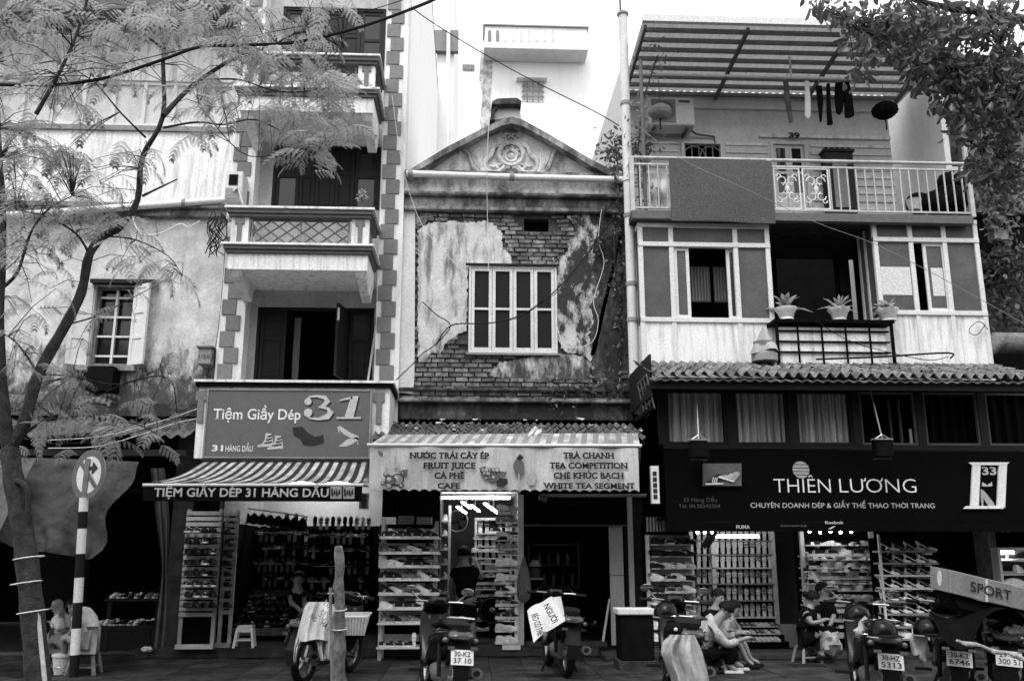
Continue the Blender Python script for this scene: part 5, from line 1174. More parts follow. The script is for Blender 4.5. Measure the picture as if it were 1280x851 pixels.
m = mb(); m.tube([P(1232, 440, -.4), P(1245, 428, -.4), P(1290, 430, -.4)], [.1, .17, .18], 10); tag(m.build('rolled_awning', M['wood'], smooth=True), 'rolled dark awning lying on the roof at the right edge', 'awning')
leafmass('balcony_plant', 'leafy bush in a hanging box at the right edge', 'plant', [P(x, y, -.2) for x, y in ((1240, 330), (1255, 320), (1268, 335), (1250, 350), (1275, 350), (1262, 310), (1285, 325), (1245, 385), (1262, 372), (1278, 400))], 900, .13, .03, M['leaf_d'], 8, .17)
leafmass('balcony_plant', 'dark hanging creeper under the balcony slab at the right edge', 'plant', [P(x, y, -.1) for x, y in ((1238, 225), (1255, 240), (1275, 235), (1245, 250), (1270, 262), (1225, 240))], 420, .12, .028, M['leaf_d'], 19, .14)
leafmass('balcony_plant', 'small hanging plant above a square pot at the right edge', 'plant', [P(x, y, -.2) for x, y in ((1240, 268), (1250, 272), (1256, 280), (1240, 280))], 120, .12, .028, M['leaf'], 9, .07)
t = thing('square_pot', 'square hanging pot under the small plant at the right edge', 'pot', P(1252, 298, -.2)); c = hole(1243, 287, 1261, 299, -.2); mb().box(c[0], c[1], -.2, .0, c[2], c[3]).build('pot', M['midgrey'], t)
# ================================================================ SHOES
def shoe_mesh(kind, up, sole):
    m = mb()
    if kind in ('sneaker', 'slip', 'high'):
        # sole then upper, toe towards +x
        L = .27; S = [(0, .032), (.05, .036), (.12, .034), (.19, .045), (.24, .04), (.27, .018)]
        m.mi = 1; vs = []
        for x, w_ in S: vs += [(x-.135, -w_, 0), (x-.135, w_, 0), (x-.135, w_, .022), (x-.135, -w_, .022)]
        n = len(S); fs = [(0, 1, 2, 3), (n*4-1, n*4-2, n*4-3, n*4-4)]
        for i in range(n-1):
            for k in range(4): a, b = i*4+k, i*4+(k+1) % 4; fs.append((a, a+4, b+4, b))
        m.add(vs, fs); m.mi = 0
        H = {'sneaker': [.075, .085, .075, .05, .036, .024], 'slip': [.055, .06, .05, .04, .032, .024], 'high': [.13, .135, .085, .055, .038, .024]}[kind]
        vs = []
        for (x, w_), h in zip(S, H):
            for yy, zz in ((-1, 0), (-.95, .5), (-.5, 1), (.5, 1), (.95, .5), (1, 0)): vs.append((x-.135, yy*w_*.95, .023+(h-.0)*zz*.9))
        fs = [(5, 4, 3, 2, 1, 0), tuple((n-1)*6+k for k in range(6))]
        for i in range(n-1):
            for k in range(5): a = i*6+k; fs.append((a, a+1, a+7, a+6))
        m.add(vs, fs)
        m.mi = 1   # laces / stripe
        for x in (.0, .022, .044): m.box(x-.005, x+.004, -.02, .02, .07-.25*x, .076-.25*x)
        for x in (-.03, -.005): m.add([(x-.012, -.041, .025), (x, -.041, .025), (x+.012, -.036, .06), (x, -.036, .06)], [(0, 1, 2, 3)])
    elif kind == 'heel':
        P_ = [(-.11, .085, .028), (-.06, .082, .028), (0, .04, .024), (.05, .012, .034), (.1, .01, .032), (.135, .014, .008)]
        vs = []
        for x, z, w_ in P_: vs += [(x, -w_, z-.008), (x, w_, z-.008), (x, w_, z+.006), (x, -w_, z+.006)]
        n = len(P_); fs = [(0, 1, 2, 3), (n*4-1, n*4-2, n*4-3, n*4-4)]
        for i in range(n-1):
            for k in range(4): a, b = i*4+k, i*4+(k+1) % 4; fs.append((a, a+4, b+4, b))
        m.add(vs, fs)
        m.add([(.03, -.034, .01), (.03, .034, .01), (.03, .02, .055), (.03, -.02, .055), (.135, 0, .025), (.09, -.033, .015), (.09, .033, .015)], [(0, 1, 2, 3), (3, 2, 4), (0, 3, 4, 5), (2, 1, 6, 4)])
        m.add([(-.115, -.026, .08), (-.115, .026, .08), (-.115, .02, .13), (-.115, -.02, .13), (-.06, -.028, .08), (-.06, .028, .08)], [(3, 2, 1, 0), (0, 4, 3), (1, 2, 5)])
        m.mi = 1; m.add([(-.11, -.012, .078), (-.11, .012, .078), (-.085, .012, .078), (-.085, -.012, .078), (-.105, -.005, 0), (-.105, .005, 0), (-.093, .005, 0), (-.093, -.005, 0)], [(0,4,5,1),(1,5,6,2),(2,6,7,3),(3,7,4,0),(4,7,6,5)])
    else:   # sandal shown upright, sole towards the back
        S = [(0, .02), (.03, .033), (.1, .03), (.18, .042), (.23, .036), (.26, .014)]
        m.mi = 1; vs = []
        for z, w_ in S: vs += [(-w_, .012, z), (w_, .012, z), (w_, -.004, z), (-w_, -.004, z)]
        n = len(S); fs = [(3, 2, 1, 0), (n*4-4, n*4-3, n*4-2, n*4-1)]
        for i in range(n-1):
            for k in range(4): a, b = i*4+k, i*4+(k+1) % 4; fs.append((a, b, b+4, a+4))
        m.add(vs, fs); m.mi = 0
        for z0, z1 in ((.12, .15), (.17, .21)):
            vs = [(w_*math.cos(PI*k/5)*.042/.042, -.005-.035*math.sin(PI*k/5), z) for z in (z0, z1) for k in range(6) for w_ in (.042,)]
            m.add(vs, [(k, k+1, k+7, k+6) for k in range(5)])
        m.add([(0, -.035, .12), (.006, -.03, .12), (.006, -.008, .2), (0, -.008, .2)], [(0, 1, 2, 3)])
    me = bpy.data.meshes.new('shoe'); me.from_pydata([tuple(v) for v in m.v], [], m.f)
    me.materials.append(up); me.materials.append(sole); me.polygons.foreach_set('material_index', m.m); me.update()
    return me
SHOES = {}
VAR = {'dark': ('shoe_d', 'sole'), 'black': ('shoe_d', 'shoe_d'), 'grey': ('shoe_m', 'sole'), 'white': ('shoe_w', 'sole')}
def shoe_src(kind, v):
    if (kind, v) not in SHOES: SHOES[(kind, v)] = shoe_mesh(kind, M[VAR[v][0]], M[VAR[v][1]])
    return SHOES[(kind, v)]
KN = {'sneaker': 'sneaker', 'slip': 'slip-on shoe', 'high': 'high-top shoe', 'heel': 'high-heeled shoe', 'up': 'sandal'}
ORD = ['first', 'second', 'third', 'fourth', 'fifth', 'sixth', 'seventh', 'eighth', 'ninth', 'tenth', 'eleventh', 'twelfth', 'thirteenth', 'fourteenth', 'fifteenth', 'sixteenth', 'seventeenth']
sr = random.Random(21)
nshoe = [0]
def row(n, px0, px1, py, Y, kinds, shades, shelf, rack, group, sz=1.0, yaw=None, tilt=0, wt=None, z=None):
    for i in range(n):
        k = sr.choice(kinds); v = sr.choice(shades); px = px0+(px1-px0)*(i+.5)/n
        c = P(px, py, Y); c = Vector((c.x, Y, c.z if z is None else z))
        o = bpy.data.objects.new('shoe', shoe_src(k, v)); COL.objects.link(o); o.location = c
        ya = (yaw if yaw is not None else sr.choice((0, .5, -.5, PI, PI-.4)))+sr.uniform(-.2, .2)
        if k == 'up': ya = sr.uniform(-.15, .15)
        o.rotation_euler = (tilt, 0, ya); s_ = sz*sr.uniform(.92, 1.06); o.scale = (s_*1.08, s_*1.1, s_*(1.4 if k in ('slip', 'sneaker', 'high') else 1))
        tag(o, f"{v} {KN[k]}, {ORD[i]} from left on {shelf} of {rack}", 'shoe', group); nshoe[0] += 1
def pile(name, label, items, par=None):     # stuff: many small shoes joined; items (point, kind, variant, yaw, scale)
    byk = {}; m = mb(); mats = [M['shoe_d'], M['sole'], M['shoe_m'], M['shoe_w']]; idx = {'shoe_d': 0, 'sole': 1, 'shoe_m': 2, 'shoe_w': 3}
    for c, k, v, ya, s_ in items:
        me = shoe_src(k, v); n = len(m.v); ca, sa = math.cos(ya)*s_, math.sin(ya)*s_
        m.v += [(c.x+p.co.x*ca-p.co.y*sa, c.y+p.co.x*sa+p.co.y*ca, c.z+p.co.z*s_) for p in me.vertices]
        for p in me.polygons: m.f.append(tuple(q+n for q in p.vertices)); m.m.append(idx[VAR[v][p.material_index]])
    o = m.build(name, mats); tag(o, label, None, None, 'stuff'); return o
SH = lambda n: ['top shelf', 'second shelf', 'third shelf', 'fourth shelf', 'fifth shelf', 'sixth shelf', 'seventh shelf', 'eighth shelf', 'ninth shelf', 'bottom shelf'][n]

# ---------------------------------------------------------------- dark leftmost shop
t = thing('shop_table', 'low dark table covered with rows of shoes in the shadowy leftmost shop', 'table', P(160, 815, .2))
tx0, tx1 = P(122, 790, .3).x, P(198, 790, .3).x
for z_, yy in ((.42, .0), (.78, .45)):
    mb().box(tx0, tx1, yy, yy+.4, z_-.04, z_).build('shelf', M['darkwood'], t)
for x in (tx0+.03, tx1-.08): mb().box(x, x+.05, .05, .1, 0, .38).build('leg', M['darkwood'], t); mb().box(x, x+.05, .5, .55, 0, .74).build('leg', M['darkwood'], t)
pile('shop_shoes', 'rows of shoes with light toes on the table of the leftmost shop', [(Vector((tx0+.05+(tx1-tx0-.1)*(i+.5)/9, yy+.12+.12*j, z_+.002)), sr.choice(('slip', 'sneaker')), sr.choice(('dark', 'grey', 'black', 'white')), -PI/2+sr.uniform(-.3, .3), .8) for z_, yy in ((.42, .0), (.78, .45)) for j in range(2) for i in range(9)])
mb().box(P(40, 700, 1.5).x, P(110, 700, 1.5).x, 1.5, 1.6, .1, 2.2).build('dark_cabinet', M['dark']).location.z
o = bpy.data.objects['dark_cabinet']; tag(o, 'tall dark cabinet behind the seated men in the leftmost shop', 'cabinet')

# ---------------------------------------------------------------- shop 31
s31 = thing('shoe_shop_room', 'shoe shop room under the sign 31 with pale upper walls', 'room', ((XL+XR)/2, 1.5, .14))
ax0, ax1 = XL+.22, XR-.22; zc_ = zG-.05
mb().box(ax0, ax1, 3.0, 3.1, .14, zc_).build('back_wall', M['shop_w'], s31); mb().box(ax0-.02, ax0-.001, .3, 3.1, .14, zc_).build('side_wall', M['shop_w'], s31); mb().box(ax1+.001, ax1+.02, .3, 3.1, .14, zc_).build('side_wall', M['shop_w'], s31)
mb().box(ax0, ax1, .3, 3.1, zc_+.001, zc_+.05).build('ceiling', M['shop_w'], s31)
mb().box(ax0, ax1, 2.9, 2.99, .14, P(340, 657, 2.9).z).build('lower_wall', M['black'], s31)  # black panel low on the pale wall, the room's shade put into its colour
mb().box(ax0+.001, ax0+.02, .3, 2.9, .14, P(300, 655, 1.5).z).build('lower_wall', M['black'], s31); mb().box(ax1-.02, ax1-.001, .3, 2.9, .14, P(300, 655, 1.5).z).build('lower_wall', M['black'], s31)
mb().box(ax0+.5, ax1-.6, 2.2, 2.24, zc_-.08, zc_-.03).build('ceiling_tube', M['tube'], s31)
# back shelves with rows of dark shoes
bs31 = thing('back_shelves', 'dark shelves full of black shoes along the back of shop 31', 'shelves', P(340, 800, 2.6))
its = []
def zpx(py, Y, px=350): return P(px, py, Y).z
bx0, bx1 = P(290, 720, 2.5).x, P(383, 720, 2.5).x; cx0_, cx1_ = P(386, 720, 2.2).x, P(462, 720, 2.2).x
for k, py in enumerate((659, 677, 695, 715, 734, 752, 770)):
    z = zpx(py, 2.5); mb().box(bx0, bx1, 2.45, 2.8, z-.025, z).build('shelf', M['dark'], bs31)
    n = 13 if k else 8
    for i in range(n): its.append((Vector((bx0+(bx1-bx0)*(i+.5)/n, 2.55, z)), 'up' if k < 5 else 'slip', sr.choice(('black', 'black', 'dark', 'grey', 'grey', 'white') if k in (1, 3, 5) else ('black', 'dark', 'black', 'grey')), sr.uniform(-.3, .3) if k < 5 else -PI/2, .95))
    z = zpx(py+3, 2.2, 420); mb().box(cx0_, cx1_, 2.15, 2.5, z-.025, z).build('shelf', M['dark'], bs31)
    for i in range(10): its.append((Vector((cx0_+(cx1_-cx0_)*(i+.5)/10, 2.25, z)), 'up', sr.choice(('black', 'dark', 'black', 'black', 'grey', 'white')), sr.uniform(-.3, .3), .9))
mb().box(bx0, bx1, 2.805, 2.82, .14, zpx(659, 2.5)).build('back_panel', M['black'], bs31); mb().box(cx0_, cx1_, 2.505, 2.52, .14, zpx(659, 2.2)).build('back_panel', M['black'], bs31)
pile('shelf_shoes', 'close rows of black shoes on the back shelves of shop 31', its)
its = []
for k in range(5):
    for i in range(6):
        its.append((P(290+14*i+(k % 2)*5, 765+9*k, 1.9-.25*k), sr.choice(('slip', 'sneaker')), 'black', sr.uniform(-2, 2), 1))
t = thing('shoe_bench', 'low sloping bench of black shoes in front of the back shelves of shop 31', 'bench', P(330, 810, 1.2))
a, b = P(290, 790, .8).x, P(376, 790, .8).x
mb().add([(a, .7, .3), (b, .7, .3), (b, 2.0, .85), (a, 2.0, .85), (a, .7, .26), (b, .7, .26), (b, 2.0, .81), (a, 2.0, .81)], [(0,1,2,3),(7,6,5,4),(0,4,5,1),(1,5,6,2),(2,6,7,3),(3,7,4,0)]).build('board', M['dark'], t)
mb().box(a, b, .66, .698, .22, .33).build('edge', M['wood'], t)
for x in (a+.02, b-.07): mb().box(x, x+.05, .75, .8, .14, .26).build('leg', M['darkwood'], t)
its = [(Vector((a+.08+(b-a-.16)*i/8, .8+.22*j, .345+.093*j)), 'slip', sr.choice(('black', 'black', 'dark')), sr.uniform(-1.9, -1.2), 1) for i in range(9) for j in range(5)]
pile('bench_shoes', 'black shoes laid out on the sloping bench of shop 31', its)
# caps and bags hanging from a rail near the ceiling
t = thing('hanging_rail', 'sagging rail hung with black shoes near the ceiling of shop 31', 'rail', P(330, 645, 1.8))
mb().tube([P(293, 633, 1.8), P(330, 638, 1.8), P(382, 645, 1.8)], .01, 5).build('rail', M['steel'], t)
for i in range(9):
    px = 298+i*10; c = P(px, 638+(px-293)*.1+5, 1.8); mb().tube([c+Vector((0, 0, .12)), c+Vector((0, 0, .0))], .005, 4).build('hook', M['steel'], t)
    mb().lathe([(.02, .06), (.07, .0), (.085, -.06), (.06, -.12), (.01, -.13)], c, 8, Matrix.Diagonal((1, .5, 1))).build('hanging_shoe', M['cloth_d'], t)
# slatted racks at the front
def slat_rack(label, px0, px1, pyt, pyb, Y, nsl, mt, lowgap=True):
    t = thing('slatted_rack', label, 'rack', P((px0+px1)/2, 815, Y)); xa, xb = P(px0, 720, Y).x, P(px1, 720, Y).x; z1 = P(px0, pyt, Y).z; z0 = P(px0, pyb, Y).z
    for x in (xa, xb-.05): mb().box(x, x+.05, Y+.03, Y+.07, .14, z1).build('post', M['palewood'], t)
    zs = [z1-.06-(z1-.06-z0)*k/(nsl-1) for k in range(nsl)]; sm = None
    for z in zs:
        if sm is None: o = mb().box(-(xb-xa)/2, (xb-xa)/2, -.012, .012, -.028, .028).build('slat', mt, t, bev=.003); sm = o.data; off = Vector((0, 0, -.028)); o.location = Vector(((xa+xb)/2, Y+.012, z-.028))-wl(t)
        else: inst(sm, t, ((xa+xb)/2, Y+.012+sr.uniform(-.004, .004), z-.028), (0, 0, 0), name='slat')
    mb().box(xa-.02, xb, Y+.0, Y+.08, .14, .2).build('foot', mt, t); mb().box(xa, xb, Y+.08, Y+.09, .2, z1-.05).build('back_board', M['black'], t)
    return t
slat_rack('wide white slatted rack of dark shoes at the left of shop 31', 227, 272, 636, 768, -.5, 19, M['palewood'])
slat_rack('narrow white slatted rack of dark shoes, right of the wide one', 276, 293, 637, 765, -.3, 18, M['palewood'])
for k in range(8): row(4, 230, 271, 665+13.5*k, -.62, ('slip', 'sneaker'), ('black', 'black', 'dark'), SH(k) if k < 7 else 'bottom shelf', 'the wide slatted rack', 'dark shoes on the wide slatted rack', .68, yaw=-.9)
for k in range(8): row(1, 277, 292, 668+13*k, -.42, ('slip',), ('black',), SH(k) if k < 7 else 'bottom shelf', 'the narrow slatted rack', 'dark shoes on the narrow slatted rack', .7, yaw=-.9)
# poster and little panel at the right of the shop
t = tag(mb().pbox(449, 616, 461, 636, -.25, .02).build('poster', M['paper']), 'small pale poster with an ornament hung under the awning of shop 31', 'poster')
for k in range(3): mb().ball(P(455, 620+6*k, -.255), .05-.01*abs(k-1), 8, 4, (1, .15, 1)).build('ornament', M['grey'], t)
def stool(label, c, h=.3, w_=.26, mt='plastic', yaw=0, wood=False):
    t = thing('wooden_stool' if wood else 'plastic_stool', label, 'stool', (0, 0, 0)); a = w_/2
    mb().box(-a*.8, a*.8, -a*.8, a*.8, h-.03, h).build('seat', M[mt], t, bev=.008)
    for sx in (1, -1):
        for sy in (1, -1): mb().bar((sx*a*.72, sy*a*.72, h-.03), (sx*a, sy*a, 0), .035).build('leg', M[mt], t)
    for sy in (1, -1): mb().bar((-a*.9, sy*a*.9, h*.35), (a*.9, sy*a*.9, h*.35), .02).build('stretcher', M[mt], t)
    if not wood:
        for sy in (1, -1): mb().box(-a*.72, a*.72, sy*a*.75-.008, sy*a*.75+.008, h-.09, h-.031).build('apron', M[mt], t)
    t.location = c; t.rotation_euler.z = yaw; return t
stool('white plastic stool standing at the entrance of shop 31', (P(306, 800, -.25).x, -.25, .14), .3, .27, 'plastic', .1)
# ---------------------------------------------------------------- sneaker shop (middle left)
YA = -.75
rk = thing('sneaker_rack', 'white eight-shelf rack full of sneakers outside the middle shop', 'rack', P(510, 820, YA))
ra0, ra1 = P(475, 720, YA).x, P(546, 720, YA).x
for x in (ra0, ra1-.05):
    mb().box(x, x+.05, YA, YA+.05, .0, P(475, 648, YA).z if x == ra0 else P(475, 655, YA).z).build('post', M['palewood'], rk)
for x in (ra0, ra1-.05): mb().box(x, x+.05, YA+.35, YA+.4, .0, P(475, 650, YA).z).build('post', M['palewood'], rk)
ys_ = [672, 691, 708, 724, 742, 760, 778, 808]
for k, py in enumerate(ys_):
    z = P(510, py, YA).z; mb().box(ra0-.01, ra1+.04, YA-.12, YA+.34, z-.018, z).build('shelf', M['shoe_w'], rk); mb().box(ra0+.05, ra1-.05, YA+.355, YA+.37, z+.04, z+.14).build('back_slat', M['palewood'], rk)
    row(6, 477, 546, py, YA-.02, ('sneaker', 'sneaker', 'high') if k < 7 else ('slip', 'up'), ('dark', 'dark', 'dark', 'grey', 'white'), SH(k) if k < 7 else 'bottom shelf', 'the white sneaker rack', 'sneakers on the white rack outside', .74, yaw=-.45)
mb().box(ra0+.05, ra1-.05, YA+.375, YA+.385, .2, P(475, 652, YA).z).build('back_board', M['black'], rk)
mb().box(XR+.02, P(549, 700, .1).x, .02, .12, .14, zB-.1).build('shop_shutter_panel', M['dark'], HM)
rm = thing('sneaker_shop_room', 'brightly lit narrow sneaker shop room behind the standing man', 'room', P(600, 800, 1.4))
e0, e1 = P(550, 700, .3).x, P(647, 700, .3).x; zc3 = P(600, 616, .3).z
mb().box(e0-.04, e0, .12, 3.0, .14, zc3).build('side_wall', M['grey'], rm); mb().box(e1, e1+.04, .12, 3.0, .14, zc3).build('side_wall', M['grey'], rm); mb().box(e0, e1, 2.8, 2.9, .14, zc3).build('back_wall', M['grey'], rm)
mb().box(e0-.04, e1+.04, .12, 3.0, zc3+.001, zc3+.05).build('ceiling', M['shop_w'], rm); mb().box(e0, e1, .12, 2.8, .141, .15).build('floor', M['concrete'], rm)
tz = P(600, 622, .25).z; mb().tube([(e0+.02, .25, tz), (e1-.12, .25, tz)], .02, 8).build('lit_tube', M['tube'], rm)
for (px, py, Y_) in ((577, 637, 1.2), (583, 631, 1.2), (611, 633, 1.0), (617, 637, 1.0), (594, 635, 1.5)):
    c = P(px, py, Y_); mb().bar(c+Vector((-.07, -.08, .05)), c+Vector((.07, .05, -.05)), .06, .02).build('lit_bulb', M['glow'], rm)
    mb().tube([c, c+Vector((0, .1, .25))], .01, 5).build('lamp_arm', M['steel'], rm)
# wall fan
c = P(572, 651, 1.3); t = thing('wall_fan', 'round wall fan near the ceiling of the bright sneaker shop', 'fan', c)
for r_ in (.17,): mb().tube([c+Vector((r_*math.cos(a), -.04, r_*math.sin(a))) for a in [2*PI*q/20 for q in range(21)]], .007, 5).build('guard_ring', M['steel'], t)
for k in range(4): a = PI/2*k+.4; mb().add([c+Vector((.02*math.cos(a), 0, .02*math.sin(a))), c+Vector((.14*math.cos(a-.3), .02, .14*math.sin(a-.3))), c+Vector((.15*math.cos(a+.2), -.01, .15*math.sin(a+.2)))], [(0, 1, 2)]).build('blade', M['dark'], t)
mb().ball(c+Vector((0, .02, 0)), .04, 8, 6).build('hub', M['dark'], t); mb().tube([c+Vector((0, .03, 0)), c+Vector((0, .3, .05))], .02, 6).build('arm', M['dark'], t)
# inner racks
Yi = 1.2
ir = thing('inner_rack', 'white framed shoe rack inside the bright sneaker shop, right of the man', 'rack', P(615, 800, Yi))
i0, i1 = P(593, 700, Yi).x, P(640, 700, Yi).x; zt_ = P(615, 650, Yi).z
for x in (i0, i1-.04): mb().box(x, x+.04, Yi, Yi+.05, .15, zt_).build('post', M['alu'], ir)
mb().box(i0, i1, Yi-.01, Yi+.06, zt_+.001, zt_+.04).build('top_rail', M['alu'], ir); mb().box(i0, i1, Yi+.4, Yi+.42, .15, zt_).build('back_board', M['dark'], ir)
for k, py in enumerate((666, 682, 697, 713, 729, 744)):
    z = P(615, py, Yi).z; mb().box(i0+.04, i1-.04, Yi-.05, Yi+.39, z-.02, z).build('shelf', M['alu'], ir)
    row(5, 596, 638, py, Yi+.08, ('up', 'up', 'high') if k < 4 else ('slip',), ('dark', 'grey', 'white', 'dark'), SH(k), 'the inner white rack', 'shoes on the inner white rack', .9)
il = thing('side_rack', 'narrow white shoe rack along the left wall of the bright sneaker shop', 'rack', P(556, 800, .6))
for k, py in enumerate((650, 668, 686, 704, 722, 740)):
    z = P(556, py, .6).z; mb().box(e0+.01, P(561, 700, .6).x, .5, 1.6, z-.02, z).build('shelf', M['alu'], il)
    row(1, 552, 561, py, .62, ('slip', 'sneaker'), ('white', 'grey'), SH(k), 'the left side rack', 'shoes on the left side rack', .7, yaw=-PI/2)
mb().box(P(560, 700, .55).x, P(560, 700, .55).x+.04, .5, .54, .15, P(556, 632, .6).z).build('post', M['alu'], il)
# right stand of dangling shoes at the doorway
Yd = -.3
dr = thing('door_stand', 'white upright stand of slippers at the right of the bright doorway', 'stand', P(645, 815, Yd))
dx = P(645, 740, Yd).x
mb().box(dx-.02, dx+.03, Yd, Yd+.04, .14, P(645, 703, Yd).z).build('post', M['alu'], dr); mb().box(dx-.2, dx+.06, Yd-.08, Yd+.1, .1, .16).build('foot', M['alu'], dr)
for k, py in enumerate((638, 654, 670, 687, 706, 724, 740, 756, 772, 788, 803)):
    z = P(636, py, Yd).z
    if py > 700: mb().box(dx-.3, dx+.02, Yd-.02, Yd+.2, z-.02, z).build('shelf', M['alu'], dr)
    row(2, 623, 645, py, Yd+.02, ('slip', 'sneaker'), ('white', 'grey', 'white', 'dark'), ('highest tier', 'second tier', 'third tier', 'fourth tier', 'fifth tier', 'sixth tier', 'seventh tier', 'eighth tier', 'ninth tier', 'tenth tier', 'lowest tier')[k], 'the doorway stand', 'slippers on the doorway stand', .72, yaw=-.5)
c = P(615, 762, .9); t = thing('floor_fan', 'round dark fan with a pale hub standing behind the man', 'fan', c)
mb().lathe([(.2, 0), (.22, .05), (.2, .1)], c, 20, Matrix.Rotation(PI/2, 3, 'X')).build('guard', M['dark'], t); mb().ball(c+Vector((0, -.12, 0)), .05, 10, 6).build('hub', M['midgrey'], t)
for r_ in (.19,): mb().tube([c+Vector((r_*math.cos(a), -.115, r_*math.sin(a))) for a in [2*PI*q/20 for q in range(21)]], .005, 5).build('guard_ring', M['grey'], t)
mb().box(c.x-.04, c.x+.04, c.y-.02, c.y+.05, .15, c.z-.15).build('stand', M['dark'], t)
# plastic bag hanging by the doorway
c = P(655, 730, -.35); m = mb(); m.lathe([(.02, .38), (.06, .25), (.1, .1), (.12, -.08), (.1, -.2), (.03, -.26)], c, 12, Matrix.Diagonal((.9, .6, 1))); tag(m.build('plastic_bag', M['grey'], smooth=True), 'grey translucent plastic bag hanging from the doorway post', 'bag')
# ---------------------------------------------------------------- juice bar (middle right)
jb = thing('juice_bar_front', 'dark open shop front with a half-raised slatted shutter under the banner', 'shop front', P(715, 815, -.1))
def vpost(px, Y, w_, mt, nm='post'): x = P(px, 720, Y).x; return mb().box(x-w_/2, x+w_/2, Y, Y+.08, .14, P(px, 618, Y).z).build(nm, mt, jb)
vpost(651, -.15, .09, M['alu']); vpost(790, -.15, .07, M['cream']); vpost(800, -.05, .16, M['concrete'], 'pillar')
xs0, xs1 = P(656, 640, -.05).x, P(786, 640, -.05).x
for k in range(9): z = P(715, 655, -.05).z+k*.045; mb().box(xs0, xs1, -.05+.004*(k % 2), -.03, z, z+.042).build('shutter_slat', M['dark'], jb)
mb().box(xs0, xs1, -.07, -.02, P(715, 657.5, -.05).z, P(715, 655.3, -.05).z).build('shutter_rail', M['grey'], jb)
c = hole(763, 657, 780, 806, 0); mb().box(c[0], c[1], 0, .05, c[2], (c[2]+c[3])/2+.13).build('door_panel', M['cream'], jb); mb().box(c[0], c[1], 0, .05, (c[2]+c[3])/2+.14, c[3]).build('door_panel', M['cream'], jb)
mb().box(c[1]+.03, c[1]+.08, 0, .05, c[2], c[3]).build('post', M['darkwood'], jb)
mb().box(xs0, P(757, 810, -.2).x, -.36, -.2, .14, .2).build('threshold', M['concrete'], jb)
mb().bar(P(753, 806, -.25), P(762, 748, -.05), .025).build('leaning_stick', M['cream'], jb)
mb().tube([P(676, 619, -.9), P(808, 619, -.9)], .025, 8).build('lamp_rod', M['midgrey'], jb); mb().tube([P(674, 621, -.9), P(684, 623, -.9)], .05, 10).build('lamp', M['grey'], jb, smooth=True)
cb = thing('glass_cabinet', 'dim glass cabinet with bottles deep inside the juice bar', 'cabinet', P(693, 760, 1.6)); c = hole(660, 679, 725, 735, 1.6)
frame(mb(), *c, 1.6, .3, .035).build('frame', M['grey'], cb); mb().box(c[0], c[1], 1.91, 1.93, c[2], c[3]).build('back', M['black'], cb); mb().box(c[0]+.03, c[1]-.03, 1.62, 1.9, (c[2]+c[3])/2, (c[2]+c[3])/2+.02).build('shelf', M['grey'], cb)
mb().box(c[0], c[1], 1.605, 1.895, .15, c[2]-.002).build('base', M['dark'], cb)
for k in range(9): mb().lathe([(.03, 0), (.035, .1), (.015, .16), (.015, .2)], ((c[0]+.12+(c[1]-c[0]-.24)*k/8), 1.7, (c[2]+c[3])/2+.021 if k % 2 else c[2]+.036), 8).build('bottle', M['midgrey' if k % 3 else 'grey'], cb)
t = thing('blender_stand', 'small stand with a pale blender lid inside the juice bar at the left', 'stand', P(669, 760, .6)); c = P(669, 724, .6)
mb().box(c.x-.11, c.x+.11, .55, .8, .15, c.z).build('case', M['dark'], t); mb().box(c.x-.12, c.x+.12, .53, .81, c.z+.001, c.z+.025).build('top', M['cream'], t); mb().lathe([(.07, .03), (.09, .12), (.07, .18)], c, 12).build('jar', M['grey'], t); mb().lathe([(.1, .2), (.06, .29), (.02, .3)], c, 12).build('lid', M['cream'], t)
# ---------------------------------------------------------------- switch box pillar
c = hole(776, 768, 818, 836, -2.0); t = thing('utility_pillar', 'squat black utility pillar with a pale cap in front of the shops', 'pillar', ((c[0]+c[1])/2, -1.8, 0))
mb().box(c[0], c[1], -2.0, -1.6, .12, c[3]).build('body', M['dark'], t, bev=.01); mb().box(c[0]-.03, c[1]+.03, -2.04, -1.56, 0, .119).build('plinth', M['concrete'], t); mb().box(c[0]-.03, c[1]+.03, -2.03, -1.57, c[3]+.001, c[3]+.07).build('cap', M['cream'], t, bev=.008)
# ---------------------------------------------------------------- shop 33
s33 = thing('sports_shop_room', 'wide shoe shop room under the black sign', 'room', P(1040, 810, 2))
b0, b1 = P(806, 720, 0).x, P(1330, 720, 0).x; z33 = P(1040, 652, -.9).z
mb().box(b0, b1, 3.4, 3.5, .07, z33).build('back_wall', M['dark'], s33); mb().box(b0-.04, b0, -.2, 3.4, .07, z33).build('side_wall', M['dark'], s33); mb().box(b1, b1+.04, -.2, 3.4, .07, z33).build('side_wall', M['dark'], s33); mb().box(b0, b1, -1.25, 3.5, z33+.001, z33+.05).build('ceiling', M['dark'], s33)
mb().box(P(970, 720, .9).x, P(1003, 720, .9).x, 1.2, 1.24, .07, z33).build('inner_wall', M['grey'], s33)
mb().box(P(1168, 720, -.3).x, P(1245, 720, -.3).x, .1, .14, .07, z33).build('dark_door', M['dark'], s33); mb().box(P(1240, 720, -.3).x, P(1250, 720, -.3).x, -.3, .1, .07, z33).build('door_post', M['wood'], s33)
for (p0, p1) in ((808, 865), (1082, 1152)):
    k = p0
    while k < p1: mb().pbox(k, 646, k+2.4, 664, -1.0, .03).build('fringe_slat', M['midgrey'], s33); k += 4
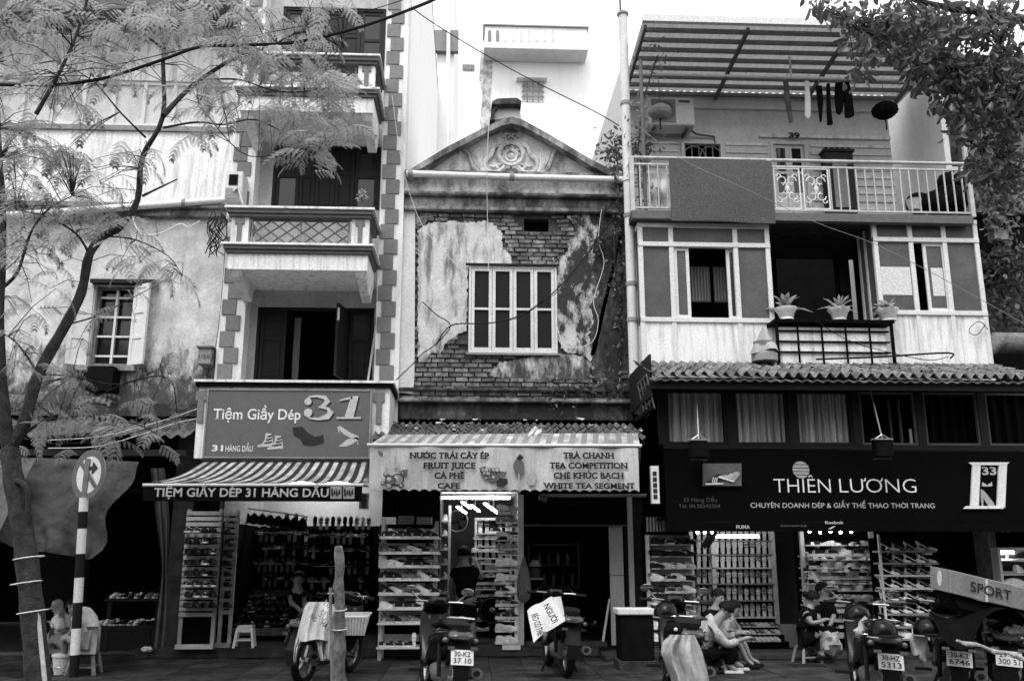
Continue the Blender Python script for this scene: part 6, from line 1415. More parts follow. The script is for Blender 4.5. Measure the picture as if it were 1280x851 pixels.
# left pegboard
Yp = -.7
pb = thing('pegboard_rack', 'white pegboard hung with pairs of shoes at the left of the wide shop', 'rack', P(840, 810, Yp)); c = hole(810, 668, 868, 800, Yp)
mb().box(c[0], c[1], Yp+.1, Yp+.13, .07, c[3]).build('board', M['midgrey'], pb); mb().box(c[0], c[0]+.05, Yp+.05, Yp+.1, .07, c[3]).build('post', M['alu'], pb)
for k in range(9):
    py = 680+15*k; z = P(840, py, Yp).z; mb().box(c[0]+.06, c[1], Yp-.05, Yp+.099, z-.012, z).build('shelf', M['alu'], pb)
    row(4, 815, 868, py, Yp+.0, ('slip', 'sneaker', 'slip'), ('black', 'grey', 'dark', 'white') if k > 1 else ('black', 'dark'), SH(k), 'the left pegboard', 'shoes on the left pegboard', .74, yaw=-.55)
# glazed display shelf
Yq = .55
gs = thing('display_shelf', 'white framed display shelf of upright sandals behind the seated pair', 'shelf unit', P(918, 780, Yq)); q0, q1 = P(866, 720, Yq).x, P(971, 720, Yq).x; zt_ = P(918, 664, Yq).z; zb_ = P(918, 773, Yq).z
for px in (866, 893, 969): x = P(px, 720, Yq).x; mb().box(x-.03, x+.03, Yq, Yq+.06, .07, zt_).build('post', M['alu'], gs)
mb().box(q0, q1, Yq-.01, Yq+.07, zt_+.001, zt_+.05).build('top_rail', M['alu'], gs); mb().box(q0, q1, Yq+.3, Yq+.32, zb_, zt_).build('back_board', M['dark'], gs); mb().box(q0, q1, Yq+.08, Yq+.1, .07, zb_-.03).build('kick_board', M['black'], gs)
for k, py in enumerate((675, 692, 709, 729, 750, 771)):
    z = P(918, py, Yq).z; mb().box(q0+.03, q1-.03, Yq-.0, Yq+.29, z-.02, z).build('shelf', M['alu'] if k in (2, 5) else M['midgrey'], gs)
    row(13, 870, 967, py, Yq+.1, ('up',), ('grey', 'white', 'white', 'white'), SH(k) if k < 5 else 'bottom shelf', 'the display shelf', 'sandals on the white display shelf', .82)
z = P(918, 670, -.2).z; mb().tube([(P(893, 671, -.2).x, -.2, z), (P(948, 671, -.2).x, -.2, z)], .022, 8).build('lit_tube', M['tube'], gs)
pile('step_shoes', 'three rows of pale pointed shoes on the low black steps under the display shelf', [(P(928+6.2*i, 783+9*k, .35-.2*k), 'slip', sr.choice(('white', 'grey', 'white')), -PI/2+.0, .8) for k in range(3) for i in range(8)])
t = thing('low_steps', 'low black stepped stand under the display shelf', 'stand', P(950, 803, .2)); a, b = P(924, 790, .2).x, P(976, 790, .2).x
for k in range(3): z = P(950, 783+9*k, .35-.2*k).z; mb().box(a, b, .25-.2*k, .44-.2*k, .07, z-.003).build('step', M['black'], t)
tag(mb().box(P(977, 790, .1).x, P(1000, 790, .1).x, .1, .4, .07, P(988, 781, .1).z).build('cardboard_box', M['midgrey'], bev=.004), 'grey cardboard box on the floor left of the seated woman', 'box')
# jumbled shelves and shoe racks on the right
Yj = -.1
js = thing('jumbled_shelves', 'white edged shelves of jumbled shoes in the middle of the wide shop', 'shelves', P(1050, 805, Yj)); a, b = P(1006, 720, Yj).x, P(1094, 720, Yj).x
for px in (1006, 1094): x = P(px, 720, Yj).x; mb().box(x-.03, x+.03, Yj, Yj+.06, .07, P(1050, 663, Yj).z).build('post', M['alu'], js)
mb().box(a, b, Yj+.35, Yj+.37, .07, P(1050, 663, Yj).z).build('back_board', M['dark'], js); mb().box(a+.03, b-.03, Yj+.05, Yj+.07, .07, P(1050, 777, Yj).z).build('kick_board', M['black'], js)
for k, py in enumerate((694, 709, 722, 737, 756, 775)):
    z = P(1050, py, Yj).z; mb().box(a+.03, b-.03, Yj-.1, Yj+.34, z-.02, z).build('shelf', M['cream'], js)
    row(5, 1012, 1092, py, Yj+.02, ('sneaker', 'high', 'slip'), ('grey', 'white', 'dark', 'white'), SH(k) if k < 5 else 'bottom shelf', 'the jumbled shelves', 'shoes on the jumbled shelves', .95, yaw=(-.6, 3.6, .5, -.9, 2.7, -.4)[k])
Yh = -.7
hr = thing('heel_rack', 'wide rack of light high-heeled shoes, right of the jumbled shelves', 'rack', P(1132, 810, Yh)); a, b = P(1098, 720, Yh).x, P(1166, 720, Yh).x
mb().box(a, b, Yh+.22, Yh+.24, .07, P(1132, 672, Yh).z).build('back_board', M['dark'], hr); mb().box(a, a+.03, Yh-.1, Yh-.07, .07, P(1132, 668, Yh).z).build('post', M['alu'], hr)
for k, py in enumerate((688, 703, 718, 734, 750, 766, 782, 797)):
    z = P(1132, py, Yh).z; mb().box(a+.03, b+.04+.02*(k % 3), Yh-.1, Yh+.2, z-.025, z).build('shelf', M['alu'] if k in (2, 3) else M['midgrey'], hr)
    row(4, 1103, 1166, py, Yh, ('heel',) if k < 6 else ('slip', 'heel'), ('white', 'grey', 'white'), SH(k) if k < 7 else 'bottom shelf', 'the heel rack', 'shoes on the rack of heels', 1.02, yaw=-.25)
sc_ = thing('lit_showcase', 'small white framed lit showcase of shoes at the right edge', 'showcase', P(1270, 740, -.5)); c = hole(1250, 684, 1310, 736, -.5)
frame(mb(), *c, -.5, .3, .04).build('frame', M['alu'], sc_); mb().box(c[0], c[1], -.21, -.19, c[2], c[3]).build('back', M['grey'], sc_); mb().box(c[0]+.04, c[0]+.3, -.4, -.3, c[3]-.09, c[3]-.05).build('lit_bulb', M['tube'], sc_)
mb().box(c[0], c[1], -.49, -.2, .07, c[2]-.002).build('cupboard', M['dark'], sc_)
for k in range(2): z = c[2]+.04+(c[3]-c[2])*.33*(k+1)-.02; mb().box(c[0]+.04, c[1]-.04, -.48, -.22, z-.02, z).build('shelf', M['cream'], sc_)
for k, py in enumerate((732, 716, 700)): row(2, 1254, 1280, py, -.36, ('sneaker',), ('white', 'grey', 'dark'), ('bottom shelf', 'middle shelf', 'top shelf')[k], 'the lit showcase', 'shoes in the lit showcase', .85)
for k in range(5):
    c = P(1012+13*k, 664+(k % 2), -.5); mb().ball(c, .022, 8, 5).build('spot_bulb', M['bulb'], s33); mb().tube([c, c+Vector((0, .03, .15))], .008, 4).build('lamp_arm', M['steel'], s33)
for k in range(3): c = P(872+9*k, 665, -.4); mb().ball(c, .02, 8, 5).build('spot_bulb', M['bulb'], s33); mb().tube([c, c+Vector((0, .03, .15))], .008, 4).build('lamp_arm', M['steel'], s33)
# umbrellas hanging at the left of the tube lamp
for k in range(3):
    a, b = P(896-3*k, 664, -.2), P(884-4*k, 686, -.2); tag(mb().tube([a, a.lerp(b, .15), a.lerp(b, .8), b], [.01, .03, .025, .006], 7).build('folded_umbrella', M['cloth_d']), ('rightmost', 'middle', 'leftmost')[k]+' of the three dark folded umbrellas hanging left of the lit tube', 'umbrella', 'folded umbrellas by the lit tube')

# shoes packed behind and between the counted ones
its = []
def pack(px0, px1, pys, Y, n, kinds, shades, sz, dy=.12, dz=.035):
    for py in pys:
        for i in range(n):
            c = P(px0+(px1-px0)*(i+.5+sr.uniform(-.25, .25))/n, py, Y); its.append((c+Vector((0, dy, dz)), sr.choice(kinds), sr.choice(shades), sr.choice((-.5, .4, 2.7, -2.6, -1.2))+sr.uniform(-.3, .3), sz))
pack(477, 546, ys_[:7], YA, 6, ('sneaker', 'high'), ('dark', 'white', 'grey', 'dark'), .72)
pack(815, 868, [680+15*k for k in range(9)], Yp, 5, ('sneaker', 'slip'), ('dark', 'white', 'grey', 'black'), .7, .06)
pack(1010, 1092, (694, 709, 722, 737, 756, 775), Yj, 9, ('sneaker', 'high', 'slip'), ('white', 'grey', 'dark', 'white'), .85)
pack(1010, 1092, (682, 700, 715, 730, 748, 766, 785, 797), Yj-.1, 8, ('sneaker', 'slip'), ('white', 'grey', 'dark', 'white'), .8, .05, 0)
pack(1101, 1166, (696, 711, 726, 742, 758, 774, 790), Yh+.1, 6, ('heel', 'slip'), ('white', 'grey', 'dark'), .8, .04)
pack(594, 640, (674, 690, 705, 721, 737, 752, 764, 776, 788), Yi, 5, ('sneaker', 'slip'), ('white', 'grey', 'dark'), .75, -.02, 0)
pack(622, 646, (646, 662, 679, 697, 715, 732, 748, 764, 780), Yd, 2, ('sneaker', 'slip'), ('white', 'grey', 'dark'), .7, .05)
pack(292, 382, (668, 686, 705, 724, 743, 761, 776, 788), 2.3, 13, ('sneaker', 'slip'), ('dark', 'black', 'grey', 'black'), .7, 0, 0)
pack(387, 462, (671, 689, 708, 727, 746, 764), 2.05, 10, ('sneaker', 'slip'), ('dark', 'black', 'grey', 'black'), .7, 0, 0)
pile('packed_shoes', 'shoes crammed behind and between the displayed ones on all the racks', its)
# shoe boxes stacked on top of the racks
for k, (px, py, Y_, lb) in enumerate(((486, 652, YA+.1, 'leftmost shoe box on top of the white sneaker rack'), (508, 652, YA+.12, 'middle shoe box on top of the white sneaker rack'), (531, 652, YA+.1, 'rightmost shoe box on top of the white sneaker rack'))):
    c = P(px, py+3, Y_); o = mb().box(c.x-.12, c.x+.1, Y_, Y_+.2, c.z, c.z+.1+.02*(k % 2)).build('shoe_box', M[('cream', 'grey', 'midgrey')[k]], bev=.004); tag(o, lb, 'box')
# ================================================================ STREET FURNITURE, BIKES, PEOPLE
# no-turn sign on a striped pole
Yp_ = -2.6
bt = PG(92, 846, 0); tp = P(105, 622, bt.y)
t = thing('traffic_sign', 'round no-left-straight arrow sign with slanting bar on a black and white striped pole', 'traffic sign', bt)
segs = [846, 819, 787, 755, 724, 694, 662, 640, 622]
for k, (a, b) in enumerate(zip(segs, segs[1:])):
    fa, fb = (846-a)/(846-622), (846-b)/(846-622); mb().tube([bt.lerp(tp, fa), bt.lerp(tp, fb)], .055 if k < 7 else .054, 14).build('pole_band', M['grey' if k == 99 else ('rubber' if k % 2 == 0 else 'cream')], t, smooth=True)
c = P(111, 593, bt.y); an = R(-31); ux = Vector((math.cos(an), math.sin(an), 0)); uz = Vector((.03, 0, 1)).normalized(); nn_ = ux.cross(uz).normalized()
def ring_disc(r0, r1, off, mt, nm, th=.004, n=40):
    m = mb(); vs = []
    for o_ in (off, off-th):
        for rr_ in ((r0, r1) if r0 > 0 else (r1,)):
            vs += [c+nn_*o_+ux*rr_*math.cos(2*PI*k/n)+uz*rr_*math.sin(2*PI*k/n) for k in range(n)]
    if r0 > 0: fs = [f for k in range(n) for k2 in ((k+1) % n,) for f in ((k, n+k, n+k2, k2), (2*n+k, 2*n+k2, 3*n+k2, 3*n+k), (n+k, 3*n+k, 3*n+k2, n+k2), (k, k2, 2*n+k2, 2*n+k))]
    else: fs = [tuple(range(n)), tuple(range(2*n-1, n-1, -1))]+[(k, n+k, n+(k+1) % n, (k+1) % n) for k in range(n)]
    return m.add(vs, fs).build(nm, mt, t)
ring_disc(0, .31, 0, M['cream'], 'sign_face'); ring_disc(.235, .312, .006, M['grey'], 'sign_border', .004)
def sgp(pts, mt, nm, off): m = mb(); m.add([c+nn_*o_+ux*a+uz*b for o_ in (off, off-.003) for a, b in pts], [tuple(range(len(pts))), tuple(range(2*len(pts)-1, len(pts)-1, -1))]); m.build(nm, mt, t)
sgp([(-.07, -.17), (-.03, -.17), (-.03, .06), (-.07, .1)], M['ink'], 'arrow', .009); sgp([(-.03, .06), (.06, .06), (.06, .0), (.16, .08), (.06, .16), (.06, .1), (-.07, .1)], M['ink'], 'arrow', .0105)
sgp([(-.18, .13), (-.14, .17), (.18, -.13), (.14, -.17)], M['grey'], 'bar', .013)
mb().box(tp.x-.03, tp.x+.03, tp.y-.02, tp.y+.04, tp.z-.05, c.z+.2).build('bracket', M['steel'], t)
# white bucket at the foot of the pole
b = PG(76, 842, 0); t = thing('bucket', 'white plastic bucket with a lid standing between the leaning tree and the striped pole', 'bucket', b)
mb().lathe([(.085, 0), (.115, .2)], b, 18).build('body', M['plastic'], t, smooth=True); mb().lathe([(.115, .2), (.125, .205), (.125, .235), (.11, .24), (.02, .245)], b, 18).build('lid', M['plastic'], t, smooth=True); mb().tube([b+Vector((.115*math.cos(a), -.115*abs(math.sin(a))-.02, .12-.03*math.sin(a))) for a in [PI*q/10 for q in range(11)]], .005, 5).build('handle', M['steel'], t)
# wooden post with a leaning stick
b = Vector((PG(424, 868, 0).x, PG(424, 868, 0).y, 0)); tp = P(424, 682, b.y); n = 14; pts = [b.lerp(tp, k/n)+Vector((.01*math.sin(k*1.7), .01*math.cos(k*2.3), 0)) for k in range(n+1)]
t = thing('dead_trunk', 'bleached dead tree trunk standing as a post beside the covered motorbike', 'trunk', b)
mb().tube(pts, [.075-.002*k+.008*math.sin(k*2.1) for k in range(n+1)], 12).build('stem', M['bark_w'], t, smooth=True)
for py in (763, 787): q = b.lerp(tp, (868-py)/(868-682)); mb().tube([q+Vector((.078*math.cos(a), .078*math.sin(a), .01*math.sin(a))) for a in [2*PI*i/14 for i in range(15)]], .006, 5).build('tie_wire', M['alu'], t)
a_ = P(413, 734, b.y-.15); b_ = Vector((P(419, 868, b.y).x, b.y-.2, 0)); tag(mb().tube([b_, a_], .016, 7).build('stick', M['wood']), 'thin stick leaning on the bleached trunk', 'stick')

# ---------------------------------------------------------------- skinned figures
EDG = [('pel', 'spn'), ('spn', 'chs'), ('chs', 'nek'), ('nek', 'jaw'), ('jaw', 'crn'), ('crn', 'top')]
for s in 'LR': EDG += [('chs', 'sh'+s), ('sh'+s, 'el'+s), ('el'+s, 'wr'+s), ('wr'+s, 'hn'+s), ('pel', 'hp'+s), ('hp'+s, 'kn'+s), ('kn'+s, 'an'+s), ('an'+s, 'to'+s)]
RAD = dict(pel=.13, spn=.125, chs=.135, nek=.058, jaw=.074, crn=.09, top=.05, sh=.06, el=.042, wr=.028, hn=.034, hp=.085, kn=.056, an=.036, to=.03)
def skin(name, V, E, mt, parent, root=None, sub=1):
    keys = list(V); idx = {k: i for i, k in enumerate(keys)}; me = bpy.data.meshes.new(name)
    o0 = wl(parent) if parent else Vector((0, 0, 0))
    me.from_pydata([tuple(Vector(V[k][0])-o0) for k in keys], [(idx[a], idx[b]) for a, b in E if a in idx and b in idx], [])
    tmp = bpy.data.objects.new('tmp', me); COL.objects.link(tmp)
    sk = tmp.modifiers.new('s', 'SKIN'); sk.use_smooth_shade = True; su = tmp.modifiers.new('u', 'SUBSURF'); su.levels = sub; su.render_levels = sub
    for k in keys: d = me.skin_vertices[0].data[idx[k]]; r_ = V[k][1]; d.radius = r_ if isinstance(r_, tuple) else (r_, r_); d.use_root = (k == root)
    dg = bpy.context.evaluated_depsgraph_get(); m2 = bpy.data.meshes.new_from_object(tmp.evaluated_get(dg)); bpy.data.objects.remove(tmp)
    m2.name = name; m2.materials.clear(); m2.materials.append(mt); m2.polygons.foreach_set('use_smooth', [True]*len(m2.polygons))
    o = bpy.data.objects.new(name, m2); COL.objects.link(o); o.parent = parent; return o
def figure(label, J, face, mats, clothes, hairkind='short', rad={}, scale=1.0, curl=None, feet=True, group=None):
    """J joint -> point ; face = direction faced ; clothes = [(name, material, [joints], grow)]"""
    J = {k: Vector(v) for k, v in J.items()}; face = Vector(face).normalized(); base = Vector((J['pel'].x, J['pel'].y, min(p.z for p in J.values())))
    t = thing('person', label, 'person', base, group)
    if 'jaw' not in J: J['nek'] = J['nek'].lerp(J['chs'], -.0)+(J['crn']-J['nek'])*.12; d = (J['crn']-J['nek']); J['jaw'] = J['nek']+d*.45+face*.015
    if 'top' not in J: J['top'] = J['crn']+(J['crn']-J['nek']).normalized()*.06
    rr = lambda k: {**RAD, **rad}.get(k, RAD.get(k[:2] if k[:2] in RAD else k, .05))*scale
    V = {k: (p, rr(k)) for k, p in J.items()}; E = list(EDG)
    for s in 'LR':       # fingers
        if 'hn'+s in J:
            w_, h_ = J['wr'+s], J['hn'+s]; d = (h_-w_).normalized(); sd_ = d.cross(Vector((0, 0, 1))); sd_ = sd_.normalized() if sd_.length > .2 else d.cross(face).normalized(); dn = d.cross(sd_).normalized()
            if dn.z > 0: dn = -dn
            for q, (off, L_) in enumerate(((-.028, .062), (-.01, .075), (.009, .07), (.027, .055))):
                k1, k2 = f'f{q}a{s}', f'f{q}b{s}'; p1 = h_+sd_*off*1.1+d*(.022+L_*.5); V[k1] = (p1, .0095); V[k2] = (p1+d*L_*.35+dn*L_*.35, .008); E += [('hn'+s, k1), (k1, k2)]
            V['t1'+s] = (w_.lerp(h_, .7)+sd_*.035*(1 if s == 'L' else -1)+d*.02+dn*.01, .011); V['t2'+s] = (V['t1'+s][0]+d*.035+dn*.015, .009); E += [('wr'+s, 't1'+s), ('t1'+s, 't2'+s)]
    body = skin('body', V, E, mats[0], t, 'pel')
    for nm, mt, keys, grow in clothes:
        if 'chs' in keys: keys = keys+[('chs', 'nek', .62)]
        Vc = {k: (J[k], rr(k)+grow) for k in keys if k in J}
        for a, b, f_ in [k for k in keys if isinstance(k, tuple)]: Vc[a+'>'+b] = (J[a].lerp(J[b], f_), (rr(a)*(1-f_)+rr(b)*f_)+grow)
        Ec = [e for e in EDG if e[0] in Vc and e[1] in Vc]+[(k[0], k[0]+'>'+k[1]) for k in keys if isinstance(k, tuple)]
        skin(nm, Vc, Ec, mt, t, 'pel' if 'pel' in Vc else list(Vc)[0])
    # face and hair
    cr = J['crn']; u_ = (J['crn']-J['nek']).normalized(); f_ = (face-u_*face.dot(u_)).normalized(); s_ = f_.cross(u_).normalized(); r_ = rr('crn')
    m = mb(); m.add([cr+f_*r_*.85-u_*.0, cr+f_*r_*1.25-u_*.035, cr+f_*r_*.8-u_*.045-s_*.018, cr+f_*r_*.8-u_*.045+s_*.018], [(0, 2, 1), (0, 1, 3), (1, 2, 3)]); m.build('nose', mats[0], t)
    for q in (1, -1):
        mb().ball(cr+s_*q*r_*.95-u_*.02, .022, 8, 5, (.6, .6, 1.2)).build('ear', mats[0], t, smooth=True)
        mb().ball(cr+f_*r_*.86+s_*q*.032-u_*.005, .011, 6, 4).build('eye', M['hair'], t)
    mb().ball(cr+f_*r_*.8-u_*.07, .016, 6, 4, (1.4, 1.4, .5)).build('mouth', M['grey'], t)
    if hairkind != 'bald':
        m = mb(); hr_ = r_*1.16; hc = cr-f_*.018+u_*.012; nlat, nlon = 8, 16; vs = []
        for i in range(nlat+1):
            ph = PI*.5-(PI*(.72 if hairkind == 'short' else .95))*i/nlat if False else PI*(.62 if hairkind == 'short' else .8)*i/nlat
            for k in range(nlon):
                a = 2*PI*k/nlon; ff = math.cos(a); p_ = min(ph, PI*(.37+.3*min(1, max(0, 1-ff))))
                vs.append(hc+(f_*math.cos(a)+s_*math.sin(a))*hr_*math.sin(p_)+u_*hr_*math.cos(p_)*1.05)
        m.add(vs, [(i*nlon+k, (i+1)*nlon+k, (i+1)*nlon+(k+1) % nlon, i*nlon+(k+1) % nlon) for i in range(nlat) for k in range(nlon)]); m.build('hair', M['hair'], t, smooth=True)
        if hairkind == 'long': mb().tube([hc-f_*.05, hc-f_*.1-u_*.1, hc-f_*.09-u_*.22], [.07, .06, .02], 9).build('hair_tail', M['hair'], t, smooth=True)
        if hairkind == 'bun': mb().ball(hc-f_*.1, .045, 9, 6).build('hair_bun', M['hair'], t, smooth=True)
    if feet:
        for s in 'LR':
            if 'to'+s in J: a, b = J['an'+s], J['to'+s]; d = (b-a); d.z = 0; d = d.normalized(); q = Vector((a.x, a.y, b.z)); mb().bar(q-d*.06+Vector((0, 0, -.02)), q+d*.17+Vector((0, 0, -.02)), .09, .035).build('slipper', mats[1], t, bev=.01)
    return t
# 1 bald man, seated, facing left ; 2 man seen from behind on the wooden stool
Y0 = -1.6
def Q(px, py, dy=0., Yb=None): return P(px, py, (Y0 if Yb is None else Yb)+dy)
g0 = .03
J = dict(pel=Q(80, 800), spn=Q(81, 790), chs=Q(79, 776), nek=Q(75, 766), crn=Q(72, 754), shL=Q(74, 774, -.14), shR=Q(82, 774, .14), elL=Q(76, 788, -.2), wrL=Q(69, 782, -.12), hnL=Q(66, 779, -.1), elR=Q(80, 788, .2), wrR=Q(72, 784, .1), hnR=Q(69, 782, .05),
         hpL=Q(78, 800, -.1), hpR=Q(80, 800, .1), knL=Q(62, 796, -.12), knR=Q(64, 792, .14), anL=Q(62, 818, -.1), anR=Q(65, 816, .15), toL=Q(57, 822, -.12), toR=Q(60, 820, .15))
for s in 'LR': J['an'+s].z = .12; J['to'+s].z = .05
figure('bald man in a pale open shirt sitting just left of the striped pole', J, (-1, -.3, 0), (M['skin'], M['rubber']),
       [('shirt', M['cream'], ['pel', 'spn', 'chs', 'shL', 'shR', 'elL', 'elR'], .022), ('trousers', M['midgrey'], ['pel', 'hpL', 'hpR', 'knL', 'knR', ('knL', 'anL', .5), ('knR', 'anR', .5)], .025)], 'bald')
stool('low stool under the bald man beside the tree', Vector((J['pel'].x, J['pel'].y, 0)), max(.2, J['pel'].z-.12), .3, 'darkwood', .2, True)
Y0 = -2.0
J = dict(pel=Q(109, 800), spn=Q(111, 788), chs=Q(105, 772), nek=Q(99, 762, .05), crn=Q(92, 760, .12), shL=Q(98, 770, -.16), shR=Q(104, 768, .2), elL=Q(92, 786, -.22), wrL=Q(86, 795, -.1), hnL=Q(84, 798, -.05), elR=Q(92, 785, .25), wrR=Q(86, 794, .2), hnR=Q(84, 797, .16),
         hpL=Q(106, 800, -.1), hpR=Q(108, 800, .12), knL=Q(79, 795, -.1), knR=Q(84, 793, .25), anL=Q(84, 818, 0), anR=Q(88, 818, .3), toL=Q(79, 822, 0), toR=Q(82, 822, .3))
for s in 'LR': J['an'+s].z = .11; J['to'+s].z = .045
figure('man in a pale t-shirt and shorts hunched on a wooden stool behind the striped pole', J, (-1, .4, -.5), (M['skin'], M['rubber']),
       [('t_shirt', M['cream'], ['pel', 'spn', 'chs', 'shL', 'shR', ('shL', 'elL', .6), ('shR', 'elR', .6)], .028), ('shorts', M['midgrey'], ['pel', 'hpL', 'hpR', ('hpL', 'knL', .8), ('hpR', 'knR', .8)], .03)])
stool('wooden stool with thick legs under the hunched man right of the striped pole', Vector((J['pel'].x, J['pel'].y, 0)), max(.25, J['pel'].z-.13), .32, 'wood', .1, True)
# 3 woman inside shop 31
Y0 = .6
J = dict(pel=Q(372, 775), spn=Q(371, 762), chs=Q(371, 746), nek=Q(372, 733), crn=Q(373, 723), shL=Q(365, 742, 0), shR=Q(378, 742, .05), elL=Q(363, 752, -.1), wrL=Q(373, 760, -.25), hnL=Q(377, 763, -.27), elR=Q(381, 756, -.05), wrR=Q(380, 764, -.25), hnR=Q(378, 767, -.3),
         hpL=Q(369, 777, -.05), hpR=Q(375, 777, -.05), knL=Q(368, 776, -.4), knR=Q(378, 776, -.4), anL=Q(369, 800, -.38), anR=Q(377, 800, -.38), toL=Q(369, 806, -.5), toR=Q(377, 806, -.5))
for s in 'LR': J['an'+s].z = .22; J['to'+s].z = .17
figure('woman in dark clothes with pale face sitting inside shop 31 behind the covered motorbike', J, (.3, -1, 0), (M['skin_l'], M['rubber']),
       [('blouse', M['cloth_d'], ['pel', 'spn', 'chs', 'shL', 'shR', ('shL', 'elL', .5), ('shR', 'elR', .5)], .022), ('trousers', M['cloth_d'], ['pel', 'hpL', 'hpR', 'knL', 'knR', 'anL', 'anR'], .02)], 'long')
stool('dark stool under the woman inside shop 31', Vector((J['pel'].x, J['pel'].y, .14)), J['pel'].z-.26, .3, 'wood', .1, True)
# 4 man standing in the sneaker shop, seen from behind
Y0 = -.1; zf = .14; x_ = lambda px, py, dy=0: Q(px, py, dy)
J = dict(pel=Q(581, 752), spn=Q(581, 738), chs=Q(581, 720), nek=Q(580, 705), crn=Q(580, 692), shL=Q(567, 716), shR=Q(594, 715), elL=Q(563, 736, .05), wrL=Q(567, 752, .2), hnL=Q(568, 758, .24), elR=Q(603, 722, .2), wrR=Q(597, 706, .32), hnR=Q(594, 700, .36),
         hpL=Q(575, 758), hpR=Q(587, 758), knL=Q(573, 785, .02), knR=Q(590, 784, -.02), anL=Q(573, 808, .1), anR=Q(592, 808, 0), toL=Q(572, 812, .2), toR=Q(594, 812, .12))
for s in 'LR': J['an'+s].z = .22; J['to'+s].z = .17
figure('man in dark sleeveless top and shorts standing, back turned, in the bright doorway', J, (0, 1, 0), (M['skin'], M['rubber']),
       [('tank_top', M['cloth_d'], ['pel', 'spn', 'chs', 'shL', 'shR', ('shL', 'elL', .3), ('shR', 'elR', .3)], .034), ('shorts', M['cloth_d'], ['pel', 'hpL', 'hpR', ('hpL', 'knL', .85), ('hpR', 'knR', .85)], .035)], rad=dict(chs=.14, sh=.065))
# 5 man with pale long sleeves on a plastic stool ; 6 girl beside him ; 7 head behind
Y0 = -2.25
J = dict(pel=Q(882, 818), spn=Q(875, 801), chs=Q(883, 782), nek=Q(899, 771), crn=Q(908, 763), shL=Q(889, 781, .14), shR=Q(888, 784, -.18), elR=Q(909, 806, -.22), wrR=Q(927, 799, -.2), hnR=Q(934, 797, -.18), elL=Q(910, 797, .15), wrL=Q(923, 791, 0), hnL=Q(930, 790, -.02),
         hpR=Q(884, 818, -.1), hpL=Q(886, 817, .1), knR=Q(912, 812, -.14), knL=Q(915, 808, .16), anR=Q(912, 840, -.12), anL=Q(920, 838, .14), toR=Q(922, 845, -.14), toL=Q(930, 842, .14))
for s in 'LR': J['an'+s].z = .1; J['to'+s].z = .045
figure('man in a pale long-sleeved shirt and dark jeans leaning forward on a plastic stool', J, (1, -.1, -.5), (M['skin'], M['cream']),
       [('shirt', M['shirtm'], ['pel', 'spn', 'chs', 'shL', 'shR', 'elL', 'elR', ('elL', 'wrL', .8), ('elR', 'wrR', .8)], .022), ('jeans', M['cloth_d'], ['pel', 'hpL', 'hpR', 'knL', 'knR', 'anL', 'anR'], .025)], rad=dict(spn=.15, chs=.155, elL=.036, elR=.036, wrL=.026, wrR=.026, kn=.07, hp=.1))
stool('pale plastic stool under the man with long sleeves', Vector((J['pel'].x+.05, J['pel'].y, 0)), max(.25, J['pel'].z-.12), .3, 'midgrey', .2)
Y0 = -1.75
J = dict(pel=Q(905, 808), spn=Q(904, 796), chs=Q(911, 781), nek=Q(914, 770), crn=Q(918, 760), shL=Q(916, 777, .12), shR=Q(910, 780, -.12), elR=Q(906, 795, -.2), wrR=Q(918, 792, -.25), hnR=Q(925, 790, -.22), elL=Q(926, 790, .1), wrL=Q(918, 788, -.1), hnL=Q(912, 787, -.15),
         hpR=Q(907, 808, -.08), hpL=Q(909, 806, .1), knR=Q(922, 800, -.1), knL=Q(927, 797, .08), anR=Q(934, 832, -.1), anL=Q(938, 828, .1), toR=Q(943, 838, -.12), toL=Q(950, 832, .08))
for s in 'LR': J['an'+s].z = .1; J['to'+s].z = .045
figure('girl with bare legs and folded arms sitting just beyond the man in long sleeves', J, (1, -.5, -.2), (M['skin'], M['rubber']),
       [('top', M['grey'], ['pel', 'spn', 'chs', ('chs', 'shL', .9), ('chs', 'shR', .9)], .018), ('shorts', M['cloth_d'], ['pel', 'hpL', 'hpR', ('hpL', 'knL', .6), ('hpR', 'knR', .6)], .022)], 'long', scale=.9)
stool('low dark stool under the girl with bare legs', Vector((J['pel'].x, J['pel'].y, .0)), max(.2, J['pel'].z-.11), .28, 'darkwood', .2, True)
Y0 = -1.2
J = dict(pel=Q(890, 802), spn=Q(891, 789), chs=Q(893, 771), nek=Q(896, 758), crn=Q(899, 746), shL=Q(903, 768, .05), shR=Q(884, 769, .0), elR=Q(882, 785, -.1), wrR=Q(890, 794, -.2), hnR=Q(894, 796, -.22), elL=Q(907, 783, -.05), wrL=Q(900, 792, -.2), hnL=Q(897, 794, -.22),
         hpR=Q(887, 803, -.05), hpL=Q(894, 803, -.05), knR=Q(886, 800, -.4), knL=Q(899, 800, -.4), anR=Q(886, 822, -.4), anL=Q(899, 822, -.4), toR=Q(886, 827, -.5), toL=Q(900, 827, -.5))
for s in 'LR': J['an'+s].z = .1; J['to'+s].z = .045
figure('dark-haired person in black sitting behind the leaning man, only head showing', J, (.6, -1, -.2), (M['skin'], M['rubber']),
       [('top', M['cloth_d'], ['pel', 'spn', 'chs', 'shL', 'shR', 'elL', 'elR'], .02), ('trousers', M['cloth_d'], ['pel', 'hpL', 'hpR', 'knL', 'knR', 'anL', 'anR'], .02)])
stool('dark stool under the hidden person in black', Vector((J['pel'].x, J['pel'].y, .0)), max(.2, J['pel'].z-.12), .28, 'darkwood', .2, True)
